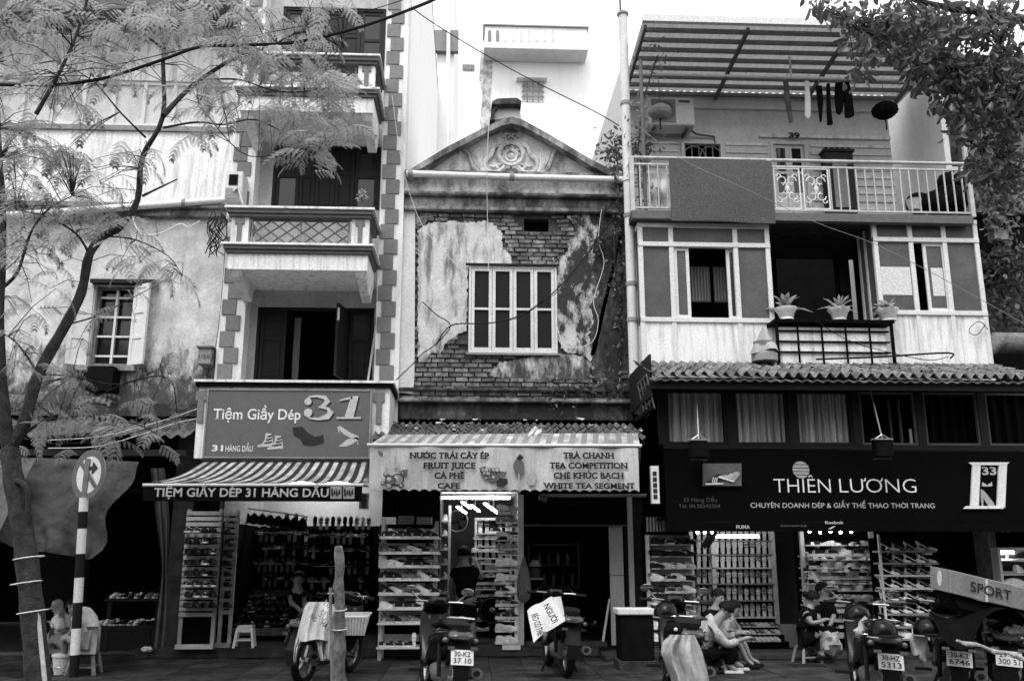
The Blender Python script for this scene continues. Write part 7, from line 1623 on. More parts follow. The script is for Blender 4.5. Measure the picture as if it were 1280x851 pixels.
# 8 woman in black at the right, 9 one behind her
Y0 = -1.2
J = dict(pel=Q(1007, 796), spn=Q(1006, 783), chs=Q(1009, 768), nek=Q(1013, 758), crn=Q(1017, 748), shR=Q(1009, 767, -.14), shL=Q(1013, 765, .14), elR=Q(1014, 779, -.2), wrR=Q(1024, 777, -.25), hnR=Q(1029, 775, -.25), elL=Q(1018, 778, .15), wrL=Q(1027, 775, 0), hnL=Q(1031, 774, -.05),
         hpR=Q(1009, 797, -.08), hpL=Q(1011, 796, .1), knR=Q(1030, 791, -.12), knL=Q(1033, 789, .12), anR=Q(1022, 812, -.1), anL=Q(1028, 810, .12), toR=Q(1031, 818, -.14), toL=Q(1036, 815, .1))
for s in 'LR': J['an'+s].z = .14; J['to'+s].z = .09
figure('woman in black sitting in profile beside the jumbled shelves of the wide shop', J, (1, -.2, -.3), (M['skin'], M['rubber']),
       [('blouse', M['cloth_d'], ['pel', 'spn', 'chs', 'shL', 'shR', ('shL', 'elL', .5), ('shR', 'elR', .5)], .022), ('shorts', M['cloth_d'], ['pel', 'hpL', 'hpR', ('hpL', 'knL', .7), ('hpR', 'knR', .7)], .024)], 'bun', scale=.95)
stool('small stool under the woman in black', Vector((J['pel'].x, J['pel'].y, .0)), max(.2, J['pel'].z-.11), .28, 'midgrey', .2, True)
Y0 = -.75
J = dict(pel=Q(1031, 788), spn=Q(1031, 776), chs=Q(1031, 760), nek=Q(1030, 748), crn=Q(1029, 737), shR=Q(1024, 757, 0), shL=Q(1039, 757, 0), elR=Q(1022, 770, -.1), wrR=Q(1026, 780, -.2), hnR=Q(1028, 783, -.22), elL=Q(1042, 770, -.1), wrL=Q(1038, 780, -.2), hnL=Q(1036, 783, -.2),
         hpR=Q(1028, 789, -.05), hpL=Q(1035, 789, -.05), knR=Q(1027, 788, -.4), knL=Q(1038, 788, -.4), anR=Q(1027, 806, -.4), anL=Q(1038, 806, -.4), toR=Q(1027, 812, -.5), toL=Q(1038, 812, -.5))
for s in 'LR': J['an'+s].z = .16; J['to'+s].z = .11
figure('person with dark hair and pale collar sitting behind the woman in black', J, (.5, -1, -.2), (M['skin'], M['rubber']),
       [('top', M['cloth_d'], ['pel', 'spn', 'chs', 'shL', 'shR', 'elL', 'elR'], .022), ('trousers', M['cloth_d'], ['pel', 'hpL', 'hpR', 'knL', 'knR', 'anL', 'anR'], .02)])
stool('small stool under the person with the pale collar', Vector((J['pel'].x, J['pel'].y, .07)), max(.2, J['pel'].z-.18), .28, 'darkwood', .2, True)
# bag and clutter
m = lump(P(1040, 806, -1.5)+Vector((0, 0, .04)), .13, (.9, .8, 1.1), 4); tag(m.build('plastic_bag', M['cloth_l'], smooth=True), 'pale crumpled plastic bag on the floor in front of the woman in black', 'bag')
m = lump(P(183, 811, -.4), .05, (1.5, .9, .7), 5); tag(m.build('bundle', M['cream'], smooth=True), 'small pale bundle on the floor under the twisted curtain', 'bundle')

# ---------------------------------------------------------------- motorbikes (local: x right, y ahead, z up)
def arc(cx, cy, r, a0, a1, n=10): return [(cx+r*math.cos(a0+(a1-a0)*k/n), cy+r*math.sin(a0+(a1-a0)*k/n)) for k in range(n+1)]
def wheel(t, y, r, spoked=False, tw=.045):
    X = Matrix.Rotation(PI/2, 3, 'Y'); ty = mb(); n, k_ = 28, 8; vs = []
    for i in range(n):
        a = 2*PI*i/n
        for j in range(k_): b = 2*PI*j/k_; rr_ = r-tw+tw*math.cos(b); vs.append((tw*math.sin(b), y+rr_*math.cos(a), r+rr_*math.sin(a)))
    ty.add(vs, [(i*k_+j, i*k_+(j+1) % k_, ((i+1) % n)*k_+(j+1) % k_, ((i+1) % n)*k_+j) for i in range(n) for j in range(k_)])
    w = ty.build('tyre', M['rubber'], t, smooth=True)
    rm_ = mb(); rm_.tube([(0, y+(r-2*tw+.01)*math.cos(2*PI*i/24), r+(r-2*tw+.01)*math.sin(2*PI*i/24)) for i in range(25)], .018, 6); rm_.tube([(-.05, y, r), (.05, y, r)], .035, 10)
    for k in range(16 if spoked else 5):
        a = 2*PI*k/(16 if spoked else 5); rm_.bar((0, y+.03*math.cos(a), r+.03*math.sin(a)), (0, y+(r-2*tw+.01)*math.cos(a), r+(r-2*tw+.01)*math.sin(a)), .004 if spoked else .028, .004 if spoked else .03)
    rm_.build('rim', M['steel'], w)
def loft(S, n=12):      # S: (y, zc, hw, hh)
    m = mb(); vs = []
    for y, zc_, hw_, hh_ in S:
        for k in range(n):
            a = 2*PI*k/n; ca, sa = math.cos(a), math.sin(a); vs.append((hw_*math.copysign(abs(ca)**.7, ca), y, zc_+hh_*math.copysign(abs(sa)**.7, sa)))
    m.add(vs, [(i*n+k, i*n+(k+1) % n, (i+1)*n+(k+1) % n, (i+1)*n+k) for i in range(len(S)-1) for k in range(n)]+[tuple(range(n-1, -1, -1)), tuple((len(S)-1)*n+k for k in range(n))]); return m
def scooter(label, loc, yaw, plate=('30-K2', '37 10'), body='bikeblack', trim='bikegrey', spoked=False, rail=True, steer=.0, mirrors=True, cat='motorbike', group=None):
    t = thing('motorbike', label, cat, (0, 0, 0), group); r = .28 if not spoked else .3
    wheel(t, -.62, r, spoked); wheel(t, .64, r, spoked)
    loft([(-.86, .74, .05, .04), (-.74, .72, .12, .08), (-.5, .68, .165, .13), (-.2, .62, .16, .16), (.05, .5, .13, .14), (.18, .42, .12, .1)]).build('rear_body', M[body], t, smooth=True)
    loft([(-.72, .81, .1, .02), (-.5, .835, .135, .035), (-.2, .8, .14, .045), (.05, .77, .12, .04), (.16, .75, .06, .03)]).build('seat', M['rubber'], t, smooth=True)
    loft([(.1, .36, .13, .05), (.3, .34, .15, .05), (.42, .42, .13, .12), (.5, .62, .145, .22), (.54, .85, .14, .1), (.55, .95, .1, .04)]).build('leg_shield', M[body], t, smooth=True)
    loft([(.34, 1.0, .05, .03), (.42, .99, .12, .07), (.52, .95, .13, .09), (.6, .92, .09, .06), (.63, .9, .04, .03)]).build('handlebar_cowl', M[body], t, smooth=True)
    mb().box(-.07, .07, .36, .4, 1.02, 1.06).build('dashboard', M['lens'], t)
    hb = mb(); hb.tube([(-.33, .3, 1.0), (-.2, .38, 1.01), (0, .45, 1.0), (.2, .38, 1.01), (.33, .3, 1.0)], .013, 8); hb = hb.build('handlebar', M['steel'], t, smooth=True)
    for s in (1, -1):
        mb().tube([(s*.24, .35, 1.0), (s*.35, .29, 1.0)], .02, 8).build('grip', M['rubber'], hb); mb().tube([(s*.2, .42, 1.02), (s*.33, .37, .99)], .007, 5).build('brake_lever', M['steel'], hb)
        if mirrors:
            mr_ = mb().tube([(s*.19, .4, 1.02), (s*.24, .39, 1.07), (s*.27, .38, 1.11)], .007, 6).build('mirror_stalk', M['steel'], t); X = Matrix.Rotation(PI/2+.15, 3, 'X')
            mb().lathe([(.01, -.015), (.05, -.01), (.058, 0), (.05, .004)], (s*.28, .38, 1.13), 14, Matrix.Diagonal((1.15, 1, .8)) @ X).build('mirror', M['chrome'], mr_, smooth=True)
    fk = mb();
    for s in (1, -1): fk.tube([(s*.07, .64, r), (s*.07, .56, .6), (s*.05, .5, .85)], .018, 7)
    fk.build('fork', M['steel'], t); loft([(.3, .5, .03, .03), (.42, .58, .07, .04), (.62, .61, .075, .03), (.82, .52, .07, .04), (.92, .42, .03, .03)]).build('front_fender', M[body], t, smooth=True)
    m = mb(); m.bar((0, -.8, .66), (0, -.95, .42), .15, .02, up=(0, 1, 0)); m.bar((0, -.955, .42), (0, -.93, .25), .13, .012, up=(0, 1, 0)); m.build('rear_fender', M['rubber'], t)
    if plate:
        pn_ = Vector((0, -.95, .28)).normalized(); O = Vector((-.098, -.975, .455)); U = Vector((.196, 0, 0)); V = Vector((0, .045, .143)); N = U.cross(V).normalized()
        m = mb(); q = [O, O+U, O+U+V, O+V]; m.add([p-N*0 for p in q]+[p-N*.008 for p in q], [(0, 1, 2, 3), (7, 6, 5, 4), (0, 4, 5, 1), (1, 5, 6, 2), (2, 6, 7, 3), (3, 7, 4, 0)]); pl_ = m.build('number_plate', M['plate'], t)
        text(plate[0], O+U*.14+V*.57, U*.72, V*.32, M['ink'], pl_, bold=.01, lift=.004); text(plate[1], O+U*.1+V*.12, U*.8, V*.34, M['ink'], pl_, bold=.01, lift=.004)
    loft([(-.93, .72, .06, .02), (-.9, .72, .1, .035), (-.84, .73, .12, .045), (-.78, .74, .1, .04)]).build('tail_light', M['lens'], t, smooth=True)
    for s in (1, -1): mb().ball((s*.13, -.82, .68), .03, 8, 6).build('indicator', M[trim], t, smooth=True)
    if rail: mb().tube([(-.13, -.42, .86), (-.15, -.68, .88), (-.1, -.82, .9), (0, -.86, .905), (.1, -.82, .9), (.15, -.68, .88), (.13, -.42, .86)], .014, 8).build('grab_rail', M['chrome'], t, smooth=True)
    for s in (1, -1):
        mb().tube([(s*.12, -.85, .76), (s*.168, -.5, .73), (s*.165, -.2, .68), (s*.135, .05, .58)], .008, 5).build('side_trim', M['chrome'], t, smooth=True); mb().tube([(s*.28, .37, 1.01), (s*.16, .5, 1.08), (s*.05, .55, .98), (s*.03, .6, .8)], .006, 5).build('control_cable', M['rubber'], t, smooth=True)
        mb().box(s*.1-.03, s*.1+.03, -.945, -.93, .6, .63).build('reflector', M['chrome'], t)
    mb().lathe([(.03, 0), (.085, .03), (.09, .05)], (0, .6, .95), 14, Matrix.Rotation(-PI/2, 3, 'X')).build('headlight', M['chrome'], t, smooth=True)
    ex = mb(); ex.tube([(.1, .05, .24), (.15, -.3, .26), (.165, -.42, .3)], .02, 8); ex.tube([(.165, -.4, .3), (.175, -.78, .36)], [.05, .055], 12); ex.build('exhaust', M[trim], t, smooth=True); mb().tube([(.175, -.779, .36), (.176, -.785, .361)], .03, 10).build('exhaust_tip', M['rubber'], t)
    loft([(-.45, .3, .1, .1), (-.2, .3, .13, .12), (.05, .3, .1, .08)]).build('engine', M['grey'], t, smooth=True)
    for s in (1, -1): mb().tube([(s*.13, -.62, .3), (s*.13, -.55, .62)], .02, 7).build('shock', M['rubber'], t); mb().bar((s*.16, .0, .3), (s*.3, .02, .29), .05, .03).build('footpeg', M['rubber'], t)
    for s in (1, -1): mb().bar((s*.11, -.1, .3), (s*.2, -.16, .01), .02).build('stand', M['rubber'], t)
    t.location = loc; t.rotation_euler = (0, R(4), yaw); t.scale = (1.12, .93, .93); return t
def place(px, py, z, D, yaw, off=-.95):   # ground position so that the plate lands at this pixel
    q = P(px, py, -14+D); return Vector((q.x-math.sin(yaw)*0+math.sin(yaw)*off, q.y-math.cos(yaw)*off*0-off*math.cos(yaw), 0))
def putbike(px, py, D, yaw):
    q = P(px, py, -14+D); o = Vector((-math.sin(yaw)*-.9, math.cos(yaw)*-.9, 0)); return Vector((q.x-o.x, q.y-o.y, 0))
scooter('black scooter with plate 30-K2 37 10 parked before the bright sneaker shop doorway', putbike(574, 815, 9.0, R(14)), R(14), ('30-K2', '37 10'))
scooter('black scooter with plate 30-HZ 5313, left of the box marked SPORT', putbike(1110, 834, 8.5, R(-12)), R(-12), ('30-HZ', '5313'))
scooter('black scooter with plate 30-K2 6746 under a dark sheet, below the box', putbike(1195, 829, 8.7, R(-23)), R(-23), ('30-K2', '6746'), mirrors=False)
scooter('black scooter with plate 29-C1 300.51 at the right edge', putbike(1257, 830, 8.7, R(-27)), R(-27), ('29-C1', '300 51'), mirrors=False)
s4 = scooter('dark scooter draped with a pale jacket between the black pillar and the seated man', (P(846, 850, -4.0).x, -4.0, 0), R(-4), None)
b = PG(440, 846, 0)
s2 = scooter('small motorbike covered with a printed banner beside the bleached trunk', (P(408, 840, -2.5).x, -2.5, 0), R(-19), None, trim='grey', mirrors=False, rail=False)
s3 = scooter('thin motorbike with a lettered cloth over its seat in front of the juice bar', (P(696, 830, -2.0).x, -2.0, 0), R(6), None, spoked=True, rail=False, mirrors=False)
# banner over the covered bike
def cover(name, label, rows, Y, bulge, mt, nu=24, nv=None):
    # rows: (py, pxl, pxr) from top to bottom
    nv = nv or 20
    def fn(u, v):
        f_ = v*(len(rows)-1); i = min(int(f_), len(rows)-2); q = f_-i; py = rows[i][0]*(1-q)+rows[i+1][0]*q; a = rows[i][1]*(1-q)+rows[i+1][1]*q; b = rows[i][2]*(1-q)+rows[i+1][2]*q
        px = a+(b-a)*u; dy = -bulge*math.sin(PI*u)*(.35+v*.65)+.04*math.sin(u*13+v*3+1.5*math.sin(v*4))*(.3+v)+.02*math.sin(u*27+v*5+2*math.sin(v*3))
        return P(px, py+1.5*math.sin(u*9)*v, Y+dy)
    m = mb(); m.grid(fn, nu, nv, thick=.004); o = m.build(name, mt, None, smooth=True); tag(o, label, 'cloth'); return o
cv = cover('banner_cover', 'pale printed banner draped over the small motorbike beside the bleached trunk', [(752, 384, 413), (760, 380, 420), (775, 376, 422), (790, 372, 422), (800, 370, 421)], -3.35, .22, M['banner'])
cv2 = cover('banner_flap', 'lower folded flap of the printed banner hanging between wheel and trunk', [(796, 392, 421), (805, 396, 420), (815, 398, 418), (824, 400, 416)], -3.45, .08, M['cloth_l'], 12, 8)
cover('banner_flap', 'narrow left flap of the printed banner hanging in front of the dark wheel', [(797, 370, 378), (808, 368, 374), (818, 367, 372), (827, 367, 370)], -3.4, .03, M['banner'], 6, 8)
def ltext(s, p0, p1, cap, Y, mt, par, **k):      # text running from pixel p0 to p1 in plane Y with cap height in metres, normal to the camera
    a, b = P(p0[0], p0[1], Y), P(p1[0], p1[1], Y); U = b-a; n = Vector((0, -1, 0)); V = n.cross(U).normalized()*cap; return text(s, a, U, V, mt, par, lift=.012, **k)
for s_, p0, p1, cp in (('SỞ', (397, 769), (407, 776), .085), ('HÀ NỘI', (400, 780), (418, 794), .06), ('NG', (387, 771), (393, 777), .05), ('100', (404, 756), (417, 763), .07), ('ANH', (386, 762), (398, 757), .05)):
    ltext(s_, p0, p1, cp, -3.62, M['inkg' if s_ in ('100', 'ANH', 'SỞ') else 'ink'], cv, bold=.01)
# basket on the covered bike
c = P(443, 782, -2.3); t = thing('bicycle_basket', 'white ribbed plastic basket right of the bleached trunk', 'basket', c); 
for k in range(9):
    x = c.x-.13+.26*k/8; mb().bar((x*1.0, -2.42, c.z-.1), (c.x+(x-c.x)*1.25, -2.45, c.z+.11), .014).build('rib', M['plastic'], t)
mb().add([(c.x-.12, -2.4, c.z-.1), (c.x+.12, -2.4, c.z-.1), (c.x+.12, -2.18, c.z-.1), (c.x-.12, -2.18, c.z-.1), (c.x-.16, -2.43, c.z+.11), (c.x+.16, -2.43, c.z+.11), (c.x+.18, -2.15, c.z+.14), (c.x-.16, -2.15, c.z+.14)], [(0,1,2,3),(0,1,5,4),(1,2,6,5),(2,3,7,6),(3,0,4,7)]).build('bin', M['cream'], t)
mb().tube([(c.x-.17, -2.45, c.z+.115), (c.x+.17, -2.45, c.z+.115), (c.x+.19, -2.15, c.z+.145), (c.x-.17, -2.15, c.z+.145), (c.x-.17, -2.45, c.z+.115)], .01, 6).build('rim', M['plastic'], t)
# lettered cloth on the thin bike
YC = -2.75
p = lambda x, y, d=0: P(x, y, YC+d)
m = mb()
A = [p(659, 763, -.05), p(690, 746, 0), p(700, 745, .05), p(709, 777, -.05)]
def fn(u, v):
    a = p(659+31*u, 763-17*u+ -2*math.sin(PI*u), -.05+.05*u); b = p(667+41*u, 803-27*u-3*math.sin(PI*u), -.22+.15*u); q = a.lerp(b, v); return q+Vector((0, .02*math.sin(u*9+v*3), .01*math.sin(u*8)))
m.grid(fn, 16, 12, thick=.004)
lc = m.build('lettered_cloth', M['cloth_w'], smooth=True); tag(lc, 'white cloth with bold lettering hung over the seat of the thin motorbike', 'cloth')
m = mb(); m.grid(lambda u, v: p(690+10*u+ (8-2*u)*v+1, 746-u+31*v-(2*u)*v, -.02+.12*u-.06*v), 6, 10, thick=.004); m.build('cloth_fold', M['cloth_w'], lc, smooth=True)
for s_, p0, p1, cp, bd in (('BÉO CÓ THỂ', (664, 768), (672.5, 794), .1, .02), ('NGƯỜI', (679, 757), (691, 779), .1, .02)):
    a, b = P(p0[0], p0[1], YC-.2), P(p1[0], p1[1], YC-.2); U = b-a; V = Vector((0, -1, 0)).cross(U).normalized()*cp*.75; text(s_, a, U, V, M['ink'], lc, bold=bd, lift=.012)
# jacket over the scooter beside the seated man
cover('draped_jacket', 'pale jacket and cloth draped over the dark scooter left of the seated man', [(793, 836, 868), (803, 828, 873), (815, 826, 878), (830, 832, 882), (845, 838, 886), (862, 842, 888)], -5.0, .2, M['cloth_l'], 30, 24)
c = P(842, 788, -4.75); t = thing('cap', 'black peaked cap lying on the draped scooter', 'cap', c); mb().ball(c, .1, 12, 8, (1, 1, .8)).build('crown', M['cloth_d'], t, smooth=True); mb().box(c.x-.09, c.x+.07, c.y-.2, c.y-.05, c.z-.03, c.z-.02).build('peak', M['cloth_d'], t); disc_ = mb().ball(c+Vector((-.0, -.1, .02)), .02, 8, 5).build('badge', M['cream'], t)
# dark sheet over the two right scooters
m = mb(); m.grid(lambda u, v: Vector((P(1150+150*u, 800, -5.0).x, -5.2-.25*v*(1 if v < .7 else 1)+.04*math.sin(u*14+v*3), .93-.05*math.sin(PI*3*u)-.03*abs(math.sin(u*9))-.28*v*v*(.5+.5*math.sin(u*7+1)))), 36, 10, thick=.005)
tag(m.build('dark_sheet', M['cloth_d'], smooth=True), 'dark sheet thrown over the seats of the two rightmost scooters', 'cloth')
m = mb(); m.tube([P(1196+6*k, 800+1.6*k+1.5*math.sin(k), -5.6+.02*math.sin(k*2)) for k in range(16)], [.012+.012*math.sin(k*.6)**2 for k in range(16)], 8); tag(m.build('pale_cloth_edge', M['cloth_l'], smooth=True), 'pale rolled cloth lying along the edge of the dark sheet', 'cloth')
for px, py, lb in ((1264, 792, 'crumpled white paper cup on the scooter at the right edge'), (1275, 786, 'pale crumpled bag on the scooter at the right edge')):
    tag(lump(P(px, py, -5.2), .07, (1.3, .8, .9), px).build('crumpled_bag', M['cream'], smooth=True), lb, 'bag')
# box marked SPORT
c0, c1, c2, c3 = P(1188, 712, -5.4), P(1279, 734, -5.3), P(1279, 764, -5.3), P(1188, 741, -5.4)
t = thing('sport_box', 'long grey box marked SPORT resting tilted on the scooters at the right edge', 'box', c3)
dp = Vector((.02, .42, .03)); U = c1-c0; V = c0-c3
U = U*1.12
q = [c3, c3+U, c3+U+V, c3+V]; vs = q+[x+dp for x in q]
m = mb(); m.add(vs, [(0, 1, 2, 3), (7, 6, 5, 4), (3, 2, 6, 7), (1, 5, 6, 2), (0, 3, 7, 4), (0, 4, 5, 1)]); m.build('carton', M['midgrey'], t, bev=.006)
text('SPORT', c3+U*.235+V*.3, U*.5, V*.42, M['ink'], t, bold=.012, lift=.012)
U2 = (c3+dp)-c3; m = mb(); e = c3+dp*.5+V*.55; n_ = (-U).normalized()
m.add([e+n_*.004+dp.normalized()*.05*math.cos(2*PI*k/16)+V.normalized()*.075*math.sin(2*PI*k/16)-n_*.012*0 for k in range(16)], [tuple(range(16))]); m.build('round_label', M['paper'], t)
for f_ in (.42,): m = mb(); a = c3+U*f_; m.add([a-U.cross(V).normalized()*-.007, a+U*.03-U.cross(V).normalized()*-.007, a+U*.03+V-U.cross(V).normalized()*-.007, a+V-U.cross(V).normalized()*-.007], [(0, 1, 2, 3)]); m.build('tape', M['cream'], t)
m = mb(); q = [c3-V*.02, c3+U*.98-V*.02]; dn = Vector((.02, .0, -.15)); vs = [q[0]+dp*.1, q[1]+dp*.1, q[1]+dp*.9, q[0]+dp*.9]; vs += [x+dn+ (U*-.05 if i in (1, 2) else U*.06) for i, x in enumerate(vs)]
m.add(vs, [(0,1,2,3),(7,6,5,4),(0,4,5,1),(1,5,6,2),(2,6,7,3),(3,7,4,0)]); tag(m.build('black_bag', M['cloth_d'], bev=.03), 'bulky black bag squeezed under the box marked SPORT', 'bag')

# helmets left on the bikes
def helmet(label, px, py, Y_, mt):
    c = P(px, py, Y_); t = thing('helmet', label, 'helmet', c); m = mb(); m.lathe([(.125, 0), (.13, .05), (.115, .11), (.07, .155), (.005, .17)], c, 16); m.build('shell', M[mt], t, smooth=True)
    mb().box(c.x-.09, c.x+.09, c.y-.19, c.y-.09, c.z+.02, c.z+.035).build('peak', M['rubber'], t, bev=.005); mb().tube([c+Vector((.13*math.cos(a), .13*math.sin(a), .01)) for a in [2*PI*q/16 for q in range(17)]], .009, 5).build('rim', M['midgrey'], t)
helmet('dark helmet resting on the seat of scooter 5313', 1104, 797, -5.6, 'bikeblack')
helmet('second dark helmet hanging on the handlebar of scooter 5313', 1072, 776, -4.6, 'bikeblack')
helmet('black helmet on the seat between the two rightmost scooters', 1160, 795, -5.2, 'bikeblack')
helmet('dark helmet on the dash of the covered scooter beside the black pillar', 832, 772, -4.0, 'bikeblack')
tag(lump(P(1085, 792, -5.0), .11, (1, .8, 1.2), 31).build('shopping_bag', M['cloth_l'], smooth=True), 'crumpled pale bag hooked in front of the seat of scooter 5313', 'bag')
tag(lump(P(1150, 806, -5.1), .1, (.8, .8, 1.5), 32).build('shopping_bag', M['cream'], smooth=True), 'patterned pale bag hanging between scooters 5313 and 6746', 'bag')
# ================================================================ TREES
def limb(t, pts, r0, r1, nm='branch', mt=None, n=9):
    q = [Vector(p) for p in pts]; out = []
    for i in range(len(q)-1):
        p0, a, b, p3 = q[max(0, i-1)], q[i], q[i+1], q[min(len(q)-1, i+2)]
        for k in range(4): s = k/4; out.append(.5*((2*a)+(b-p0)*s+(2*p0-5*a+4*b-p3)*s*s+(3*a-p0-3*b+p3)*s**3))
    out.append(q[-1]); m_ = len(out)
    mb().tube(out, [(r0+(r1-r0)*(i/(m_-1)))*(1+.06*math.sin(i*2.1)) for i in range(m_)], n).build(nm, mt or M['bark'], t, smooth=True); return out
T1_ = thing('feathery_tree', 'slender roadside tree with feathery leaves leaning across the left of the picture', 'tree', (P(52, 870, -5).x, -5, 0))
b0_ = Vector((P(54, 872, -5).x, -5, 0)); T = lambda x, y, Y=-5: P(x, y, Y)
limb(T1_, [b0_, T(46, 830), T(38, 740), T(28, 660), T(17, 600), T(12, 560)], .115, .085, 'trunk', n=14)
anch = []
def br(pts, r0, r1): anch.append((limb(T1_, [T(*p) for p in pts], r0, r1), r1))
br([(12, 560), (30, 530, -5), (48, 468, -4.9), (82, 406, -4.8), (102, 365, -4.7), (112, 318, -4.7), (130, 295, -4.6), (150, 284, -4.6), (172, 250, -4.5), (178, 197, -4.5), (204, 145, -4.5), (205, 62, -4.4), (228, 22, -4.3), (240, -30, -4.2)], .065, .014)
br([(12, 560), (3, 500, -5.1), (-2, 400, -5.2), (2, 280, -5.2), (-6, 120, -5.2), (-10, -40, -5.2)], .07, .03)
br([(16, 600, -5.05), (34, 610, -5.1), (34, 650, -5.05), (30, 690, -5.0)], .03, .02)
br([(204, 145), (240, 108, -4.6), (290, 75, -4.7), (335, 60, -4.8), (380, 40, -4.9), (430, 60, -5)], .03, .006)
br([(205, 62, -4.4), (170, 38, -4.5), (120, 22, -4.6), (60, 10, -4.6)], .016, .005)
br([(182, 172, -4.5), (150, 140, -4.8), (120, 105, -5), (90, 85, -5.2)], .012, .004)
br([(45, 143, -5.5), (72, 95, -5.5), (95, 45, -5.4), (112, -10, -5.4)], .022, .012)
br([(0, 362, -5), (22, 340, -5), (38, 292, -5), (60, 262, -5), (90, 245, -5)], .02, .005)
br([(112, 318, -4.7), (95, 292, -4.8), (60, 272, -5), (20, 262, -5.2)], .015, .005)
br([(178, 245, -4.5), (205, 232, -4.4), (222, 224, -4.4)], .015, .006)
br([(204, 160, -4.5), (245, 153, -4.4), (280, 156, -4.3), (320, 150, -4.3), (370, 175, -4.3), (400, 190, -4.3)], .014, .004)
br([(255, 100, -4.6), (300, 100, -4.6), (350, 115, -4.5), (410, 110, -4.5), (440, 90, -4.5)], .012, .004)
br([(250, 103, -4.6), (250, 130, -4.6), (300, 190, -4.6), (340, 195, -4.5)], .01, .004)
br([(24, 545), (60, 525, -5), (110, 520, -4.8), (170, 530, -4.7), (200, 545, -4.6)], .018, .004)
br([(48, 468, -4.9), (30, 440, -5.1), (10, 420, -5.3), (-20, 410, -5.4)], .014, .004)
br([(82, 406, -4.8), (120, 395, -4.5), (170, 370, -4.3), (215, 345, -4.2)], .01, .003)
br([(48, 468, -4.9), (90, 470, -4.7), (150, 480, -4.5), (210, 455, -4.3)], .01, .003)
br([(130, 295, -4.6), (170, 300, -4.4), (210, 320, -4.3), (228, 345, -4.3)], .01, .003)
# ties on the trunk
for px, py in ((33, 728), (36, 697), (41, 764)): q = T(px, py); mb().tube([q+Vector((.13*math.cos(a), .13*math.sin(a), .02*math.cos(a))) for a in [2*PI*i/14 for i in range(15)]], .006, 5).build('tie', M['alu'], T1_)
tag(mb().tube([Vector((P(64, 868, -5.1).x, -5.1, 0)), P(47, 764, -5.05)], .022, 7).build('prop_stick', M['palewood']), 'pale stick propped against the leaning feathery tree', 'stick')
def frond(seed):
    r_ = random.Random(seed); m = mb(); L = .34; pts = [Vector((L*s, 0, .04*math.sin(2.2*s)-.1*s*s*s)) for s in [k/10 for k in range(11)]]
    m.tube(pts, .0022, 3, cap=False)
    for i in (1.5, 3, 4.5, 6, 7.3, 8.5, 9.5):
        for sg in (1, -1):
            b = pts[int(i)].lerp(pts[int(i)+1], i-int(i)); ang = R(62-2*i)*sg; ln = (.105 if i < 7 else .105-.018*(i-6))*r_.uniform(.85, 1.1); d = Vector((math.cos(ang), math.sin(ang), -.25)).normalized(); s_ = Vector((-d.y, d.x, 0)).normalized()
            n = 10
            for k in range(1, n+1):
                c = b+d*ln*k/n+Vector((0, 0, -.02*(k/n)**2))
                for q in (1, -1):
                    e = c+s_*q*(.015 if k < 9 else .009)+d*.006; w_ = d*.0036; m.add([c-w_, c+w_, e+w_*.6, e-w_*.6], [(0, 1, 2, 3)])
    me = bpy.data.meshes.new('frond'); me.from_pydata([tuple(v) for v in m.v], [], m.f); me.materials.append(M['leaf']); me.update(); return me
FR = [frond(k) for k in range(4)]
lr = random.Random(11); spots = []
clus = [(20, 20, 40, 26), (70, 45, 40, 26), (120, 20, 40, 24), (40, 100, 40, 28), (95, 110, 35, 22), (20, 170, 35, 26), (70, 190, 40, 30), (110, 230, 35, 24), (40, 250, 35, 26), (140, 60, 30, 16), (165, 25, 30, 16), (220, 15, 35, 22), (270, 15, 35, 26), (320, 30, 35, 28), (370, 35, 35, 28), (400, 15, 25, 16), (290, 70, 30, 20), (340, 85, 32, 28), (390, 95, 32, 28), (420, 110, 22, 14), (300, 125, 28, 16), (360, 135, 28, 22), (400, 150, 25, 18), (405, 180, 22, 14), (385, 200, 20, 12), (430, 165, 14, 6), (250, 90, 25, 10), (240, 130, 22, 8), (165, 190, 20, 8), (150, 90, 22, 8), (245, 165, 10, 4),
        (150, 270, 30, 16), (80, 285, 30, 14), (20, 310, 25, 12), (50, 335, 28, 10), (170, 318, 22, 8), (210, 335, 16, 8), (225, 352, 12, 4), (30, 390, 25, 10), (150, 390, 20, 4), (205, 440, 12, 5), (30, 450, 28, 12), (90, 480, 26, 10), (30, 510, 28, 16), (70, 530, 30, 18), (120, 520, 28, 12), (170, 500, 24, 10), (190, 535, 22, 10), (140, 545, 22, 8), (10, 560, 16, 6), (100, 440, 18, 3), (200, 470, 10, 4)]
for cx, cy, sp, n in clus:
    for _ in range(int(n*(1.2 if cy < 250 else 1.1 if cy < 430 else .75))):
        px, py = cx+lr.gauss(0, sp*.62), cy+lr.gauss(0, sp*.5)
        spots.append((P(px, py, lr.uniform(-5.9, -4.0)), (lr.uniform(-.5, .5), lr.uniform(-.2, .75), lr.uniform(0, 2*PI)), lr.uniform(.65, 1.1)))
lr.shuffle(spots)
for c, ro, s_ in spots[:298]: inst(lr.choice(FR), T1_, c, ro, (s_,)*3, name='frond')
vs = []; fs = []; 
for c, ro, s_ in spots[298:]:
    me = lr.choice(FR); from_e = Matrix.LocRotScale(c, __import__('mathutils').Euler(ro), Vector((s_,)*3)); n0 = len(vs); vs += [tuple(from_e @ v.co) for v in me.vertices]; fs += [tuple(i+n0 for i in p.vertices) for p in me.polygons]
m = mb(); m.v = vs; m.f = fs; m.m = [0]*len(fs); tag(m.build('foliage', M['leaf'], T1_, keep=True), kind='stuff')
